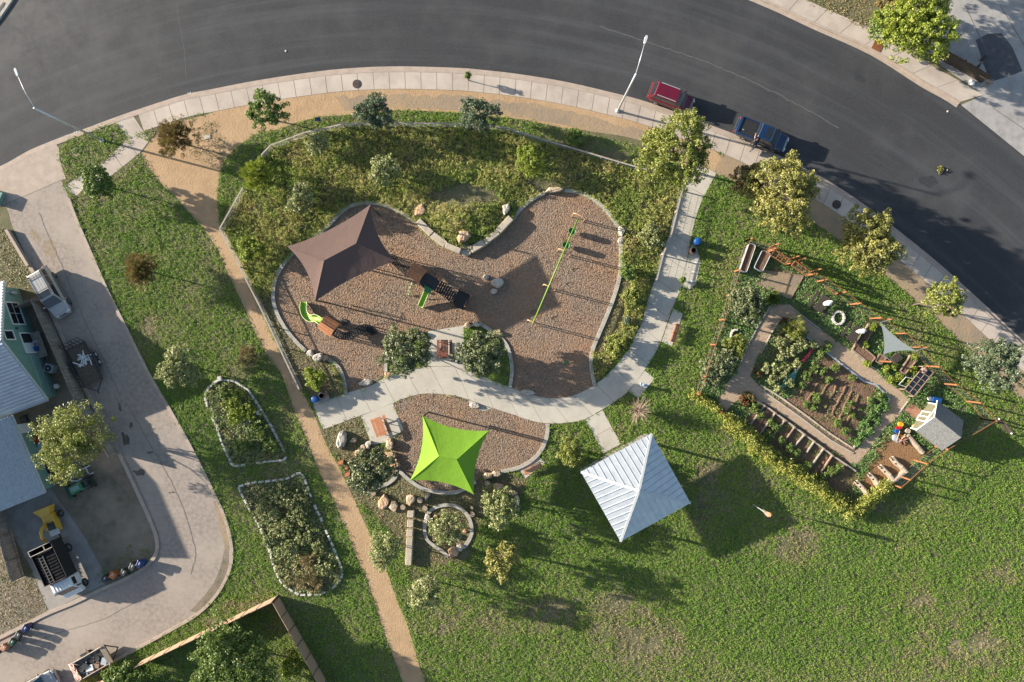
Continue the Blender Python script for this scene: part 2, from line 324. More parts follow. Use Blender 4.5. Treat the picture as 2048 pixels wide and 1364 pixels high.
def road_mat():
    m,t,b=_mat("asphalt"); n=t.nodes; l=t.links
    tc=n.new("ShaderNodeTexCoord"); sb=n.new("ShaderNodeVectorMath"); sb.operation='SUBTRACT'; sb.inputs[1].default_value=(RC[0],RC[1],0)
    l.new(tc.outputs['Object'],sb.inputs[0]); sp=n.new("ShaderNodeSeparateXYZ"); l.new(sb.outputs[0],sp.inputs[0])
    ln=n.new("ShaderNodeVectorMath"); ln.operation='LENGTH'; l.new(sb.outputs[0],ln.inputs[0])
    at=n.new("ShaderNodeMath"); at.operation='ARCTAN2'; l.new(sp.outputs[1],at.inputs[0]); l.new(sp.outputs[0],at.inputs[1])
    cb=n.new("ShaderNodeCombineXYZ"); l.new(ln.outputs['Value'],cb.inputs[0])
    ml=n.new("ShaderNodeMath"); ml.operation='MULTIPLY'; ml.inputs[1].default_value=3.0; l.new(at.outputs[0],ml.inputs[0]); l.new(ml.outputs[0],cb.inputs[1])
    def noise(src,sc,det,lo,hi):
        x=n.new("ShaderNodeTexNoise"); x.inputs['Scale'].default_value=sc; x.inputs['Detail'].default_value=det; x.inputs['Roughness'].default_value=.65
        l.new(src,x.inputs['Vector']); r=n.new("ShaderNodeMapRange"); r.inputs[1].default_value=lo; r.inputs[2].default_value=hi
        l.new(x.outputs['Fac'],r.inputs[0]); return r.outputs[0]
    def mix(f,a,b2,amt=1.0):
        x=n.new("ShaderNodeMix"); x.data_type='RGBA'
        if amt!=1:
            k=n.new("ShaderNodeMath"); k.operation='MULTIPLY'; k.inputs[1].default_value=amt; l.new(f,k.inputs[0]); f=k.outputs[0]
        l.new(f,x.inputs[0])
        for i,q in((6,a),(7,b2)):
            if isinstance(q,tuple): x.inputs[i].default_value=(*q,1)
            else: l.new(q,x.inputs[i])
        return x.outputs[2]
    c=mix(noise(tc.outputs['Object'],7,8,.3,.7),(.024,.025,.0275),(.042,.043,.0465))
    c=mix(noise(cb.outputs[0],.9,6,.48,.75),c,(.074,.077,.083),.5)          # wheel-worn streaks along the bend
    c=mix(noise(tc.outputs['Object'],.16,4,.45,.7),c,(.07,.07,.07),.5)
    # older worn paving at the far end of the bend
    gx=n.new("ShaderNodeSeparateXYZ"); l.new(tc.outputs['Object'],gx.inputs[0])
    mr=n.new("ShaderNodeMapRange"); mr.inputs[1].default_value=-29; mr.inputs[2].default_value=-50; l.new(gx.outputs[0],mr.inputs[0])
    mr2=n.new("ShaderNodeMapRange"); mr2.inputs[1].default_value=20; mr2.inputs[2].default_value=33; l.new(gx.outputs[1],mr2.inputs[0])
    mm=n.new("ShaderNodeMath"); mm.operation='MULTIPLY'; l.new(mr.outputs[0],mm.inputs[0]); l.new(mr2.outputs[0],mm.inputs[1])
    nn=noise(tc.outputs['Object'],.5,6,.3,.62); m3=n.new("ShaderNodeMath"); m3.operation='MULTIPLY'; l.new(mm.outputs[0],m3.inputs[0]); l.new(nn,m3.inputs[1])
    c=mix(m3.outputs[0],c,(.105,.10,.093),.75)
    l.new(c,b.inputs['Base Color']); b.inputs['Roughness'].default_value=.85; b.inputs['Specular IOR Level'].default_value=.3
    x=n.new("ShaderNodeTexNoise"); x.inputs['Scale'].default_value=18; x.inputs['Detail'].default_value=3; l.new(tc.outputs['Object'],x.inputs['Vector'])
    bp=n.new("ShaderNodeBump"); bp.inputs['Distance'].default_value=.008; l.new(x.outputs['Fac'],bp.inputs['Height']); l.new(bp.outputs[0],b.inputs['Normal'])
    return m
m_road=road_mat()
_zc=[0]
def sheet(name,pts,z,m):
    if name not in('road','park_ground','far_verge'): _zc[0]+=1; z+=.0003*(_zc[0]%10)
    return struct(MB().poly([Vector((*xy(*p),z)) for p in pts]).build(name,m))
def zz(pts,z): return [Vector((*xy(*p),z)) for p in pts]
struct(MB().poly([(-900,-900,-.22),(900,-900,-.22),(900,900,-.22),(-900,900,-.22)]).build("ground",m_ground))
sheet("road",[(-420,-600),(2340,-600)]+[(2340,950)]+road_s[::-1],-.12,m_road)
sheet("park_ground",[(-420,1750)]+offs(road_s,9)+[(2300,1750)],0,m_park)
# kerbs with gutter pan
def kerb(line,side,name="kerb",m=None,g=8.0,top=12.0):
    o=lambda d:offs(line,side*d)
    q=[zz(o(0),-.112),zz(o(g),-.105),zz(o(g),.024),zz(o(top),.024)]; b=MB()
    for i in range(3): b.strip(q[i],q[i+1])
    return struct(b.build(name,m or m_kerb))
kerb([p for p in road_s],1)
nl=[p for p in road_n if p[0]<1925]; kerb(nl,-1)
sheet("far_verge",offs(road_n,-9)+[(2340,-600),(1200,-600)],0,m_park)
def slabs(name,A,B,m,z=.018,gap=.045,step=32,base=True):
    """concrete strip between px polylines A and B, scored into slabs"""
    n=max(1,round(sum(math.dist(A[i],A[i+1]) for i in range(len(A)-1))/step))
    ra=resamp(A,1e9) if False else None
    def at(L,t):
        p=np.array(L,float); s=np.r_[0,np.cumsum(np.linalg.norm(np.diff(p,axis=0),axis=1))]; a=t*s[-1]
        return float(np.interp(a,s,p[:,0])),float(np.interp(a,s,p[:,1]))
    b=MB(); gs=gap/S/step/2
    for i in range(n):
        t0=(i+gs)/n; t1=(i+1-gs)/n; ts=[t0,(t0*2+t1)/3,(t0+2*t1)/3,t1]
        b.strip(zz([at(A,t) for t in ts],z),zz([at(B,t) for t in ts],z))
    o=struct(b.build(name,m))
    if base: MB().poly(zz(list(A)+list(B)[::-1],z-.008)).build("joint",m_joint,parent=o)
    return o
sw=[p for p in road_s if p[0]>262]
slabs("sidewalk",offs(sw,12.3),offs(sw,46),m_conc)
fn=[p for p in road_n if 1400<p[0]<1917]
slabs("sidewalk",offs(fn,-12.3),offs(fn,-46)[:-2]+[(1967,190)],m_conc,step=55)
# asphalt edge line is uneven: tar lip along both gutters
slabs("sidewalk",[(299,281),(281,305),(226,349),(167,378),(150,395)],[(264,240),(253,279),(208,325),(141,364),(128,372)],m_conc,step=40)
sheet("driveway_apron",[(-60,368),(0,342),(58,310),(112,287),(119,300),(119,317),(132,358),(123,359.5),(0,413),(-60,440)],.02,m_kerb)
sheet("ramp",[(228,241),(264,228),(299,281),(264,285),(246,262)],.012,m_conc)
# dirt, trails
dirt=[(320,262),(352,246),(416,228)]+[p for p in offs(road_s,46.5) if 420<p[0]<1440]+[(1475,330),(1440,352),(1410,340),(1375,332),(1300,306),(1269,288),(1202,274),(1129,256),(1055,241),(994,233),(923,226),(850,222),(790,221),(720,229),(640,233),(590,246),(560,258),(510,268),(480,290),(455,312),(440,342),(434,394),(440,450),(400,450),(352,394),(320,366),(300,340),(284,306),(299,284)]
sheet("dirt_path",dirt,.008,m_dirt)
def blob(cx,cy,rx,ry,rot=0,n=40,seed=1,am=.25):
    r=rng(seed); ph=r.random(6)*6.28; out=[]
    for k in range(n):
        a=2*math.pi*k/n; q=1+am*sum(math.sin((j+2)*a+ph[j])/(j+1.5) for j in range(5))
        x=rx*q*math.cos(a); y=ry*q*math.sin(a); out.append((cx+x*math.cos(rot)-y*math.sin(rot),cy+x*math.sin(rot)+y*math.cos(rot)))
    return out
up=[p for p in offs(road_s,58) if 655<p[0]<1420]; lo=[(1390,318),(1330,302),(1269,282),(1202,268),(1129,250),(1055,236),(994,229),(923,221),(850,217),(760,214),(690,222)]
r_=rng(5); up=resamp(up,6); up=[(x,y+9*(vnoise(np.array([x*S]),np.array([0.]),.9,3)[0]-.5)+7*(vnoise(np.array([x*S]),np.array([3.]),.35,4)[0]-.5)) for x,y in up]
sheet("dirt_path",up+lo,.013,m_dirt2)
st=[p for p in road_s if 1460<p[0]<2160]
sheet("dirt_path",offs(st,46.5)+offs(st,88)[::-1],.008,m_dirt2)
trailL=[(402,450),(434,497),(457,549),(481,599),(512,668),(541,720),(563,749),(585,812),(614.5,881),(644,955),(666,998),(684,1039),(720,1130),(732,1153),(751,1212),(778,1290),(805,1364),(850,1500)]
trailR=[(440,450),(469,502),(493,552),(512,599),(543,668),(570,720),(602,778),(629,830),(651,885),(676,930),(704,989),(732,1051),(771,1134),(793,1198),(815,1250),(832,1310),(850,1364),(900,1500)]
trailL=cr(trailL,4); trailR=cr(trailR,4)
sheet("dirt_trail",trailL+trailR[::-1],.011,m_dirt)
# residential lane, yard, drive
laneR=cr([(60,250),(123,360),(150,430),(180,500),(215,580),(255,660),(297,745),(335,810),(372,875),(403,935),(430,990),(450,1035),(462,1080),(464,1118),(452,1158),(428,1196),(395,1228),(350,1255),(290,1288),(235,1318),(170,1352),(100,1390),(-60,1470)],4)
laneL=cr([(-60,440),(6,412),(26,455),(58,525),(88,590),(128,680),(168,770),(200,835),(238,905),(262,955),(285,1005),(303,1045),(314,1078),(312,1108),(290,1135),(250,1158),(200,1180),(150,1204),(92,1228),(40,1255),(-60,1305)],4)
sheet("lane",laneR[4:]+laneL[::-1],.010,m_alley)
def curb(path,w,h,name,m,z=0.0,closed=False,bw=None):
    a=offs(path,-w/2); c=offs(path,w/2); b=MB(); 
    rings=[[Vector((*xy(*p),z)),Vector((*xy(*p),h)),Vector((*xy(*q),h)),Vector((*xy(*q),z))] for p,q in zip(a,c)]
    b.loft(rings); return struct(b.build(name,m))
curb(laneR[6:],6,.13,"kerb",m_kerb); curb(laneL[12:],7,.12,"kerb",m_kerb)
sheet("yard",[(-80,560),(95,600),(130,672),(170,765),(205,835),(240,905),(288,1010),(314,1080),(305,1118),(205,1180),(92,1230),(-80,1310)],.004,m_yard)
sheet("driveway",[(-80,1000),(100,975),(125,1010),(170,1075),(205,1140),(212,1172),(98,1225),(60,1130),(20,1060),(-80,1060)],.009,m_drive)
for a,b in (((50,1118),(135,1072)),((98,1224),(210,1168))): MB().beam(Vector((*xy(*a),.010)),Vector((*xy(*b),.010)),.05,.008).build("joint",m_joint,parent=bpy.data.objects["driveway"])
# far driveway with dark patch
sheet("driveway",[(1740,-80),(1830,60),(1880,130),(1967,190),(1922,210),(2048,312),(2300,560),(2300,-300),(1700,-300)],.010,m_bluec)
sheet("dark_patch",[(1951,80),(1975,68),(2003,66),(2025,95),(2045,142),(2020,152),(1980,164),(1966,125)],.014,m_patch)  # flat polygon in a darker tone on the driveway
for a,b in (((1930,10),(1972,100)),((2000,10),(2060,110)),((1985,215),(2048,258))): struct(MB().beam(Vector((*xy(*a),.012)),Vector((*xy(*b),.012)),.07,.006).build("paving_joint",m_joint))
struct(MB().poly(zz([(1744,98),(1756,73),(1769,82),(1757,105)],.026)).build("drain_plate",m_rust)) if False else None
# playground bark surface
heartL=cr([(612,702),(587,677),(565,647),(552,619),(546.5,592),(551,559),(565,532),(588,505),(615,484),(640,466),(662,446),(682,425),(704,411),(729,406),(754,407),(779,414),(809,429),(834,446)],4)
heartW1=[(834,446),(859,474),(889,494),(921,505)]; heartW2=[(944,505),(975,487),(1000,466),(1025,440)]
heartR1=cr([(1025,440),(1040,420),(1060,402),(1089,386)],4)
heartR2=cr([(1127,381),(1154,384),(1179,394),(1204,412),(1224,435),(1237,453)],4)
heartR3=cr([(1241,487),(1241.5,519),(1239,554),(1226,599),(1209,642),(1194,677),(1184,704),(1182,732),(1189,770)],4)
isl2=cr([(958,646),(982,661),(1002,676),(1017,699),(1024,737),(1020,774)],4)
kl3=cr([(656,717),(677,734),(688.5,761),(692,787)],4)
heart=heartL+heartW1[1:]+heartW2+heartR1[1:]+heartR2+heartR3+[(1174,782),(1145,795),(1107,800),(1047,790),(1020,774)]+isl2[::-1]+[(927,651),(856,662),(829,673),(800,685),(772,723),(771,746),(744,770),(691,787)]+kl3[::-1]+[(612,702)]
sheet("bark_surface",heart,.014,m_mulch)
gcan=[(788,806),(829,790),(867,787),(917,793),(970,811),(1005,822),(1049,837),(1097,847)]+cr([(1096,847),(1093,875),(1081,902),(1061,922),(1034,936),(1002,943),(967,951),(952,963),(920,982),(888,985),(850,978),(823,963),(797,940)],4)+[(788,905),(786,885),(807,859)]
sheet("bark_surface",gcan,.014,m_mulch)
for c in (heartL,heartR1,heartR2,heartR3,isl2,kl3,cr([(1096,847),(1093,875),(1081,902),(1061,922),(1034,936),(1002,943)],4),cr([(952,963),(920,982),(888,985),(850,978),(823,963),(797,940)],4)):
    curb(c,7,.14,"play_kerb",m_kerbw)
curb([(772,700),(772,746)],6,.14,"play_kerb",m_kerbw)
curb(cr([(796,940),(790,955),(775,967),(752,976),(735,985)],4),7,.14,"play_kerb",m_kerbw)
ring=cr([(849,1058),(852,1036),(862,1020),(880,1011),(905,1010),(925,1019),(938,1035),(944,1060),(938,1080),(926,1096)],4)
curb(ring,7,.16,"play_kerb",m_kerbw); curb(cr([(849,1058),(854,1078),(870,1092),(884,1101),(897,1113)],4),6,.16,"play_kerb",m_kerbw)
# concrete walk
pL=cr([(1392,326),(1361,370),(1347,440),(1335,477),(1316,543),(1301,584),(1290,620),(1280,655),(1250,706),(1219,745),(1189,770),(1145,792),(1107,796.5),(1082,794),(1047,784),(1000,767),(961,751),(930,739),(895,733),(856,734),(829,737),(797,746),(768,756),(744,770),(691,787),(659,799),(627,812)],4)
pR=cr([(1433,346),(1405,399),(1393,431),(1384,465),(1374,520),(1363,574),(1344,618),(1322,682),(1311,705),(1289,740),(1257,782),(1224,807),(1204,819),(1169,839),(1137,845),(1107,847),(1075,844),(1049,837),(1005,822),(970,811),(917,793),(867,787),(829,790),(788,805),(757,818),(721,831),(646,859)],4)
slabs("concrete_path",pL,pR,m_conc2,z=.03,gap=.03,step=50)
def pad(pts,name="concrete_pad",z=.026,m=None):
    return struct(MB().prism([xy(*p) for p in pts],0.0,z).build(name,m or m_conc2))
pad([(1387,476),(1393,494),(1401,523),(1392,568),(1378,580),(1364,573),(1375,520)])
pad([(1346,617),(1366,627),(1344,692),(1323,684)]); pad([(1289.5,741),(1309,757),(1277,797),(1258,783)])
pad([(856,662.5),(927.5,651),(930,738),(895,732),(856,733)],z=.027)
pad([(721.5,832),(786,806.5),(807,859),(782,882.5),(744,890)]); pad([(624,795),(653,781),(660,798),(628,811)])
pad([(1037.5,938),(1075.6,910),(1090,926),(1051,957)]); pad([(937,800),(965,810),(982,817),(968,822),(940,812)])
slabs("concrete_path",[(1170,840),(1207,907)],[(1205,820),(1242,888)],m_conc2,z=.0285,gap=.03,step=38)
pad([(1158,940),(1293,864),(1372,1003),(1240,1078)],z=.033)
# community garden ground
gpL=[(1542,609),(1516,652),(1502,680),(1488,708),(1474,743),(1455,765),(1436,804),(1452,822),(1475,800),(1505,794),(1544,823),(1579,847),(1615,870),(1661,905),(1713,932),(1742,895),(1773,853),(1808,822),(1819,796),(1798,780),(1772,761),(1739,729),(1701,701),(1638,656),(1614,637),(1579,609)]
plot=[(1563,636),(1614.6,675),(1661,710),(1727,762),(1749,768),(1782,796),(1749,853),(1707,906),(1661,877),(1603,832),(1558,802),(1521,774),(1500,752),(1516,713),(1532,687)]
sheet("garden_path",gpL,.012,m_gpath); sheet("garden_plot",plot,.02,m_soil)
sheet("garden_bed_soil",[(1500,800),(1530,805),(1690,915),(1712,940),(1730,975),(1715,1010),(1690,1010),(1600,940),(1495,850)],.012,m_soil)
sheet("brick_path",[(1808,822),(1820,803),(1848,822),(1836,842)],.016,m_brick)
sheet("garden_bed_soil",[(1765,870),(1800,860),(1845,910),(1828,925),(1800,950),(1780,960),(1728,985),(1712,960),(1740,925)],.008,m_straw)
# mound behind the notch of the play area
def hill(px,py):
    a=.95*np.exp(-((px-925)/72.)**2-((py-435)/58.)**2); b=.35*np.exp(-((px-760)/150.)**2-((py-330)/55.)**2); c=.35*np.exp(-((px-1120)/150.)**2-((py-330)/45.)**2)
    d=.3*np.exp(-((px-560)/60.)**2-((py-440)/60.)**2)
    return a+b+c+d
def hillm(px,py):
    px=np.asarray(px,float); py=np.asarray(py,float)
    hp=[(x,y) for x,y in heart]
    return np.where(inpoly(px,py,hp),0,hill(px,py))
_b=MB(); st_=8; xs=np.arange(440,1360,st_); ys=np.arange(235,640,st_)
GX,GY=np.meshgrid(xs,ys); HZ=hill(GX,GY); IN=inpoly(GX,GY,heart)
for i in range(len(ys)-1):
    for j in range(len(xs)-1):
        q=[(i,j),(i+1,j),(i+1,j+1),(i,j+1)]
        if any(IN[a] for a in q) and not all(375<GY[a]<515 and 834<GX[a]<1030 and not IN[a] for a in q): continue
        if max(HZ[a] for a in q)<.03: continue
        _b.add([Vector((*xy(GX[a],GY[a]),HZ[a]-.02)) for a in q],[(0,1,2,3)])
struct(_b.build("hill",m_park,smooth=True))
sheet("bare_slope",blob(925,398,48,20,0,seed=8),.9,m_dirt2) if False else None

# corner verge of the side street, road wear and lane wear
cn=[(-80,120),(-20,62),(0,38),(14,18),(26,0),(40,-40)]
sheet("far_verge",[(-300,120)]+offs(cn,-5)+[(40,-300),(-300,-300)],0.0,m_conc); kerb(cn,-1,m=m_kerbw,g=1.5,top=7)
struct(MB().poly(zz([(-4,30),(3,20),(10,6),(7,4),(-2,16),(-8,24)],.03)).build("drain_inlet",m_black))
for k,(x,y,a,b,z) in enumerate([(1720,155,10,8,1),(1592,110,6,5,1),(1640,112,6,3,1),(1858,362,16,13,1),(122,38,10,6,1),(1690,905,1,1,0)]):
    if z: sheet("road_stain",blob(x,y,a,b,.5,22,seed=700+k,am=.35),-.1175,M("tar_stain",(.022,.023,.025),(.032,.033,.036),5,.7))
m_seam=M("road_seam",(.085,.085,.085),(.06,.06,.06),4,.9)
def crack(pts,w,z,m,name="pavement_crack",seed=1,wob=1.2):
    r=rng(seed); q=[(x+r.normal()*wob*.5,y+r.normal()*wob*.5) for x,y in resamp(cr(pts,4),7)]
    struct(MB().strip(zz(offs(q,-w/2),z),zz(offs(q,w/2),z)).build(name,m))
crack([(350,0),(358,45),(366,90),(371,150)],1.0,-.1165,m_seam,"road_seam",1)
crack([(1200,52),(1280,78),(1400,118),(1500,160),(1590,205),(1680,255)],2.2,-.1166,m_seam,"road_seam",2,1.6)
crack([(1700,268),(1780,330),(1850,390)],1.2,-.1165,m_road,"road_seam",3)
m_crk=M("crack_fill",(.13,.11,.09),(.18,.15,.125),6,.95)
for k,(p,w) in enumerate([([(78,425),(105,490),(132,550),(165,630),(205,715),(240,790)],1.0),([(250,800),(290,870),(330,940),(362,1005),(380,1060),(392,1110),(380,1150)],1.1),([(60,1285),(130,1262),(200,1240),(270,1205)],.9),([(140,680),(175,760),(215,835)],.8)]): crack(p,w,.024,m_crk,seed=20+k)
for k,(x,y,a,b,ro) in enumerate([(251,878,5,17,-.35),(262,850,3,7,0),(240,815,2.5,9,-.4),(100,500,9,30,-.35),(70,470,6,14,-.4),(280,945,12,6,.3),(300,905,5,3,0),(345,985,6,2,0)]): sheet("lane_stain",blob(x,y,a,b,ro,26,seed=720+k,am=.45),.0125,M("dark_stain",(.075,.062,.05),(.12,.10,.082),3,.9) if k<3 or k>4 else M("leaf_stain",(.20,.15,.095),(.25,.20,.15),3,.95))
sheet("lane_stain",cr([(458,1100),(456,1140),(440,1175),(415,1210),(395,1226)],4)+cr([(380,1222),(405,1195),(428,1165),(442,1130),(448,1100)],4),.0125,m_yard)
sheet("lane_stain",cr([(432,1000),(446,1035),(456,1075),(460,1100)],4)+cr([(450,1100),(444,1070),(436,1035),(426,1003)],4),.0125,m_dirt2)
m_mark=M("survey_paint",(.45,.52,.55),(.35,.42,.45),4,.8)
for x,y in((378,187),(150,265),(131,273)):
    struct(MB().beam(Vector((*xy(x-4,y-2),-.1155)),Vector((*xy(x+4,y+2),-.1155)),.07,.004).beam(Vector((*xy(x-2,y+4),-.1125)),Vector((*xy(x+2,y-4),-.1125)),.07,.004).build("survey_mark",m_mark))
# ---------------------------------------------------------------- ground cover (scattered as real leaves)
X0,Y0,RS=-160,-160,2.0; NX,NY=1190,850
_gx,_gy=np.meshgrid(X0+np.arange(NX)*RS,Y0+np.arange(NY)*RS)
ZN=np.zeros((NY,NX),np.uint8)
def paint(poly,k):
    p=np.array(poly); i0=max(0,int((p[:,1].min()-Y0)/RS)); i1=min(NY,int((p[:,1].max()-Y0)/RS)+2); j0=max(0,int((p[:,0].min()-X0)/RS)); j1=min(NX,int((p[:,0].max()-X0)/RS)+2)
    if i1<=i0 or j1<=j0: return
    m=inpoly(_gx[i0:i1,j0:j1],_gy[i0:i1,j0:j1],poly); ZN[i0:i1,j0:j1][m]=k
paint([(-160,-160),(2220,-160),(2220,1540),(-160,1540)],1)
paint([(-420,-600),(2340,-600),(2340,950)]+offs(road_s,47)[::-1],0)
paint(dirt,0); paint(offs(st,46.5)+offs(st,88)[::-1],0)
for c in (blob(418,292,34,40,.5,seed=3),blob(345,255,42,18,-.5,seed=4)): paint(c,3)
paint([(-160,380),(128,360)]+laneR[4:]+[(-160,1540)],0)
meadow=[(603,775),(440,455),(492,375),(545,292),(690,250),(850,252),(1010,258),(1150,300),(1305,345),(1362,378),(1330,480),(1306,560),(1284,640),(1245,700),(1189,770),(1145,795),(691,787),(640,800)]
paint(meadow,2); paint(blob(930,392,60,24,.05,seed=8),4); paint(blob(1085,372,40,12,.1,seed=9),4)
paint([(605,700),(612,702),(656,717),(690,787),(640,800),(600,775),(560,690),(520,600),(545,592),(565,647),(587,677)],3)
paint([(1182,705),(1210,640),(1245,540),(1260,560),(1245,640),(1205,700)],3)
paint([(640,860),(720,832),(744,890),(810,905),(800,940),(900,990),(965,955),(1010,945),(1060,960),(1040,1000),(960,1040),(940,1120),(830,1130),(780,1060),(720,1000),(690,940)],3)
paint([(690,960),(760,1080),(830,1130),(800,1180),(740,1070),(700,1000)],1)
paint([(856,662),(928,650),(931,740),(856,740)],0)
paint(trailL+trailR[::-1],0); paint(heart,0); paint(gcan,0); paint(pL+pR[::-1],0)
paint([(772,700),(771,746),(797,746),(829,737),(856,734),(856,662),(829,673),(800,685)],1)
paint([(927,651)]+isl2+[(990,764),(961,753),(930,735)],1)
for q in ([(1387,476),(1393,494),(1401,523),(1392,568),(1378,580),(1364,573)],[(1346,617),(1366,627),(1344,692),(1323,684)],[(1289,740),(1309,757),(1277,797),(1258,783)],[(721,832),(786,806),(807,859),(782,882),(744,890)],[(624,795),(653,781),(660,798),(628,811)],[(1037,938),(1075,910),(1090,926),(1051,957)],[(1170,840),(1207,907),(1242,888),(1205,820)],[(1160,942),(1293,866),(1370,1001),(1240,1076)]): paint(q,0)
garden=[(1385,790),(1490,483),(1545,500),(1660,575),(1740,637),(1800,680),(1890,770),(1962,837),(1870,893),(1790,965),(1705,1035),(1450,835)]
paint(garden,5); paint(gpL,0); paint(plot,0); paint([(1563,638),(1614,677),(1650,702),(1590,790),(1558,800),(1502,752),(1518,713)],5); paint([(1749,770),(1780,797),(1749,851),(1713,897),(1695,880),(1735,810)],5)
paint([(1500,803),(1530,808),(1690,918),(1720,960),(1680,1000),(1600,940),(1495,850)],0); paint([(1808,822),(1820,803),(1848,822),(1836,842)],0); paint([(1775,880),(1800,865),(1845,910),(1828,925),(1780,960),(1728,985),(1722,960),(1745,930)],0)
paint([(1520,565),(1550,530),(1600,548),(1582,600)],3)
bed1=[(438,760),(417,775),(411,793),(420,826),(435,852),(442,878),(453,903),(467,932),(505,927),(538,922),(573,920),(572,907),(556,878),(541,848),(516,808),(497,779),(468,761)]
bed2=[(477,973),(501,965.5),(538,962),(578,957),(600,942),(609,954),(620,987),(633,1017),(647,1046),(658,1072),(673,1108),(686,1141),(684,1156),(662,1180),(633,1189),(600,1189),(570,1172),(556,1152),(547,1127),(538,1094),(523,1057),(501,1020),(486,991)]
paint(bed1,6); paint(bed2,6)
island=[(232,246),(243,258),(264,279),(246,296),(173,343),(141,364),(130,352),(119,317),(119,302),(132,281),(167,267),(205,252)]; paint(island,1)
paint([(-60,368),(0,342),(58,310),(112,287),(119,300),(119,317),(132,358),(123,362),(0,415),(-60,440)],0)
paint([(284,306),(299,284),(253,262),(264,280),(208,326),(141,366),(152,395),(167,378),(226,349)],0)
paint([(-160,455),(14,458),(58,530),(62,575),(-160,585)],3)
paint([(-160,1060),(20,1062),(60,1140),(95,1226),(35,1256),(-160,1310)],3)
paint([(1600,-160),(1612,0),(1682,32),(1745,68),(1735,-160)],3)
paint([(260,1090),(305,1100),(300,1125),(200,1175),(190,1150)],7); paint([(268,1350),(543,1212),(640,1400),(640,1540),(200,1540)],1)
def zone(px,py):
    j=((px-X0)/RS+.5).astype(int); i=((py-Y0)/RS+.5).astype(int); ok=(i>=0)&(j>=0)&(i<NY)&(j<NX)
    return np.where(ok,ZN[np.clip(i,0,NY-1),np.clip(j,0,NX-1)],0)
DRY=[(1930,1290,95,70),(1290,1275,80,50),(1245,1205,40,18),(1420,940,25,30),(1395,1030,16,40),(1590,1090,60,35),(205,393,18,10),(300,650,16,20),(1760,1010,30,12),(1990,1150,40,25),(1840,1200,45,22),(900,1240,60,25),(1080,1230,60,30),(490,1212,50,10),(440,1245,40,10),(480,745,25,15),(700,1000,20,40)]
for k,(x,y,a,b) in enumerate([(1948,1300,60,40)]): sheet("bare_soil",blob(x,y,a*.62,b*.62,0,60,seed=400+k,am=.4),.003,m_bare)
def scatter(seed,k,dens):
    r=rng(seed); n=int((NX*RS*NY*RS)*S*S*dens); px=X0+r.random(n)*NX*RS; py=Y0+r.random(n)*NY*RS
    keep=zone(px,py)==k; return r,px[keep],py[keep]
def cover(name,k,dens,per,spread,hgt,size,mat,seed,label,patch=(6,1.4),up=1.0,bias=0.,clump_sc=None,jit=5,el=.6,thin=0.0,dry=True):
    r,px,py=scatter(seed,k,dens)
    pn=.42*vnoise(px*S,py*S,patch[0],seed)+.33*vnoise(px*S,py*S,patch[1],seed+1)+.25*vnoise(px*S,py*S,.42,seed+2)
    dr=np.zeros(len(px))
    if dry:
        for x,y,a,b in DRY: dr+=np.exp(-((px-x)/a)**2-((py-y)/b)**2)*1.25
    dr=dr*np.clip(2.4*(.55*vnoise(px*S,py*S,1.0,seed+7)+.45*vnoise(px*S,py*S,.38,seed+8))-.45,0,1.6)
    keep=r.random(len(px))>np.clip(dr*.62+thin*np.clip((.52-pn)*4,0,1),0,.9)
    px,py,pn,dr=px[keep],py[keep],pn[keep],dr[keep]
    px=px+r.normal(size=len(px))*jit*.7; py=py+r.normal(size=len(px))*jit*.7
    n=len(px); hz=np.clip(hillm(px,py),0,9) if k in(2,4) else np.zeros(n)
    hs=hgt*(.45+1.1*vnoise(px*S,py*S,clump_sc or 1.0,seed+3))
    C=np.stack([(px-1024)*S,(682-py)*S,hz],1)
    C=np.repeat(C,per,0); m=len(C); H=np.repeat(hs,per)
    d=r.normal(size=(m,2))*spread; rr=np.hypot(d[:,0],d[:,1])/(spread*2.2)
    C[:,:2]+=d; C[:,2]+=np.clip(H*(1-rr**2)*(.35+.65*r.random(m)),.012,None)
    N=r.normal(size=(m,3)); N[:,2]=np.abs(N[:,2])+up
    v=np.clip(np.repeat(.08+pn*.85-np.clip(dr,0,1)*.55+r.normal(size=n)*.13,per)+r.normal(size=m)*.08+bias,0,1)
    o=np_mesh(name,leafq(r,C,N,size*(.6+.8*r.random(m)),el),4,mat,v); stuff(o); o['label']=label; return o
cover("grass",1,56,7,.085,.17,.095,l_lawn,11,"short green lawn grass and clover across the park",patch=(7,1.6),up=1.0,thin=.42,clump_sc=.32,jit=2.5)
cover("meadow_grass",2,30,8,.13,.42,.30,l_mead,12,"rough uncut meadow grass around the play area",patch=(3,1.0),up=.15,el=.15,clump_sc=1.1,jit=3)
cover("dry_grass",3,24,6,.09,.09,.10,l_dry,13,"sparse dry turf and weeds",patch=(3,.9),up=1.2,jit=4,thin=.6)
cover("slope_weeds",4,4,6,.09,.10,.12,l_dry,14,"thin weeds on the bare slope above the notch",patch=(2,.8),jit=4,thin=.7)
cover("garden_groundcover",5,36,7,.10,.2,.12,l_clov,15,"dense clover and weeds between the garden beds",patch=(4,1.1),up=.8,jit=3,bias=.05)
cover("planting_bed_growth",6,20,9,.15,.34,.17,l_wild,16,"tangled wild plants filling the stone-edged beds",patch=(3,1.0),up=.5,jit=2,clump_sc=.9)
paint(plot,8); paint([(1563,638),(1614,677),(1650,702),(1590,790),(1558,800),(1502,752),(1518,713)],5); paint([(1749,770),(1780,797),(1749,851),(1713,897),(1695,880),(1735,810)],5); paint([(1500,803),(1530,808),(1690,918),(1720,960),(1680,1000),(1600,940),(1495,850)],8)
cover("garden_seedlings",8,9,6,.10,.18,.12,l_mid,19,"small seedlings and weeds over the tilled garden soil",patch=(2,.8),jit=2,thin=.8,dry=False)
cover("yard_grass",7,6,6,.09,.08,.12,l_lawn,17,"thin grass in the bare yard",jit=4)
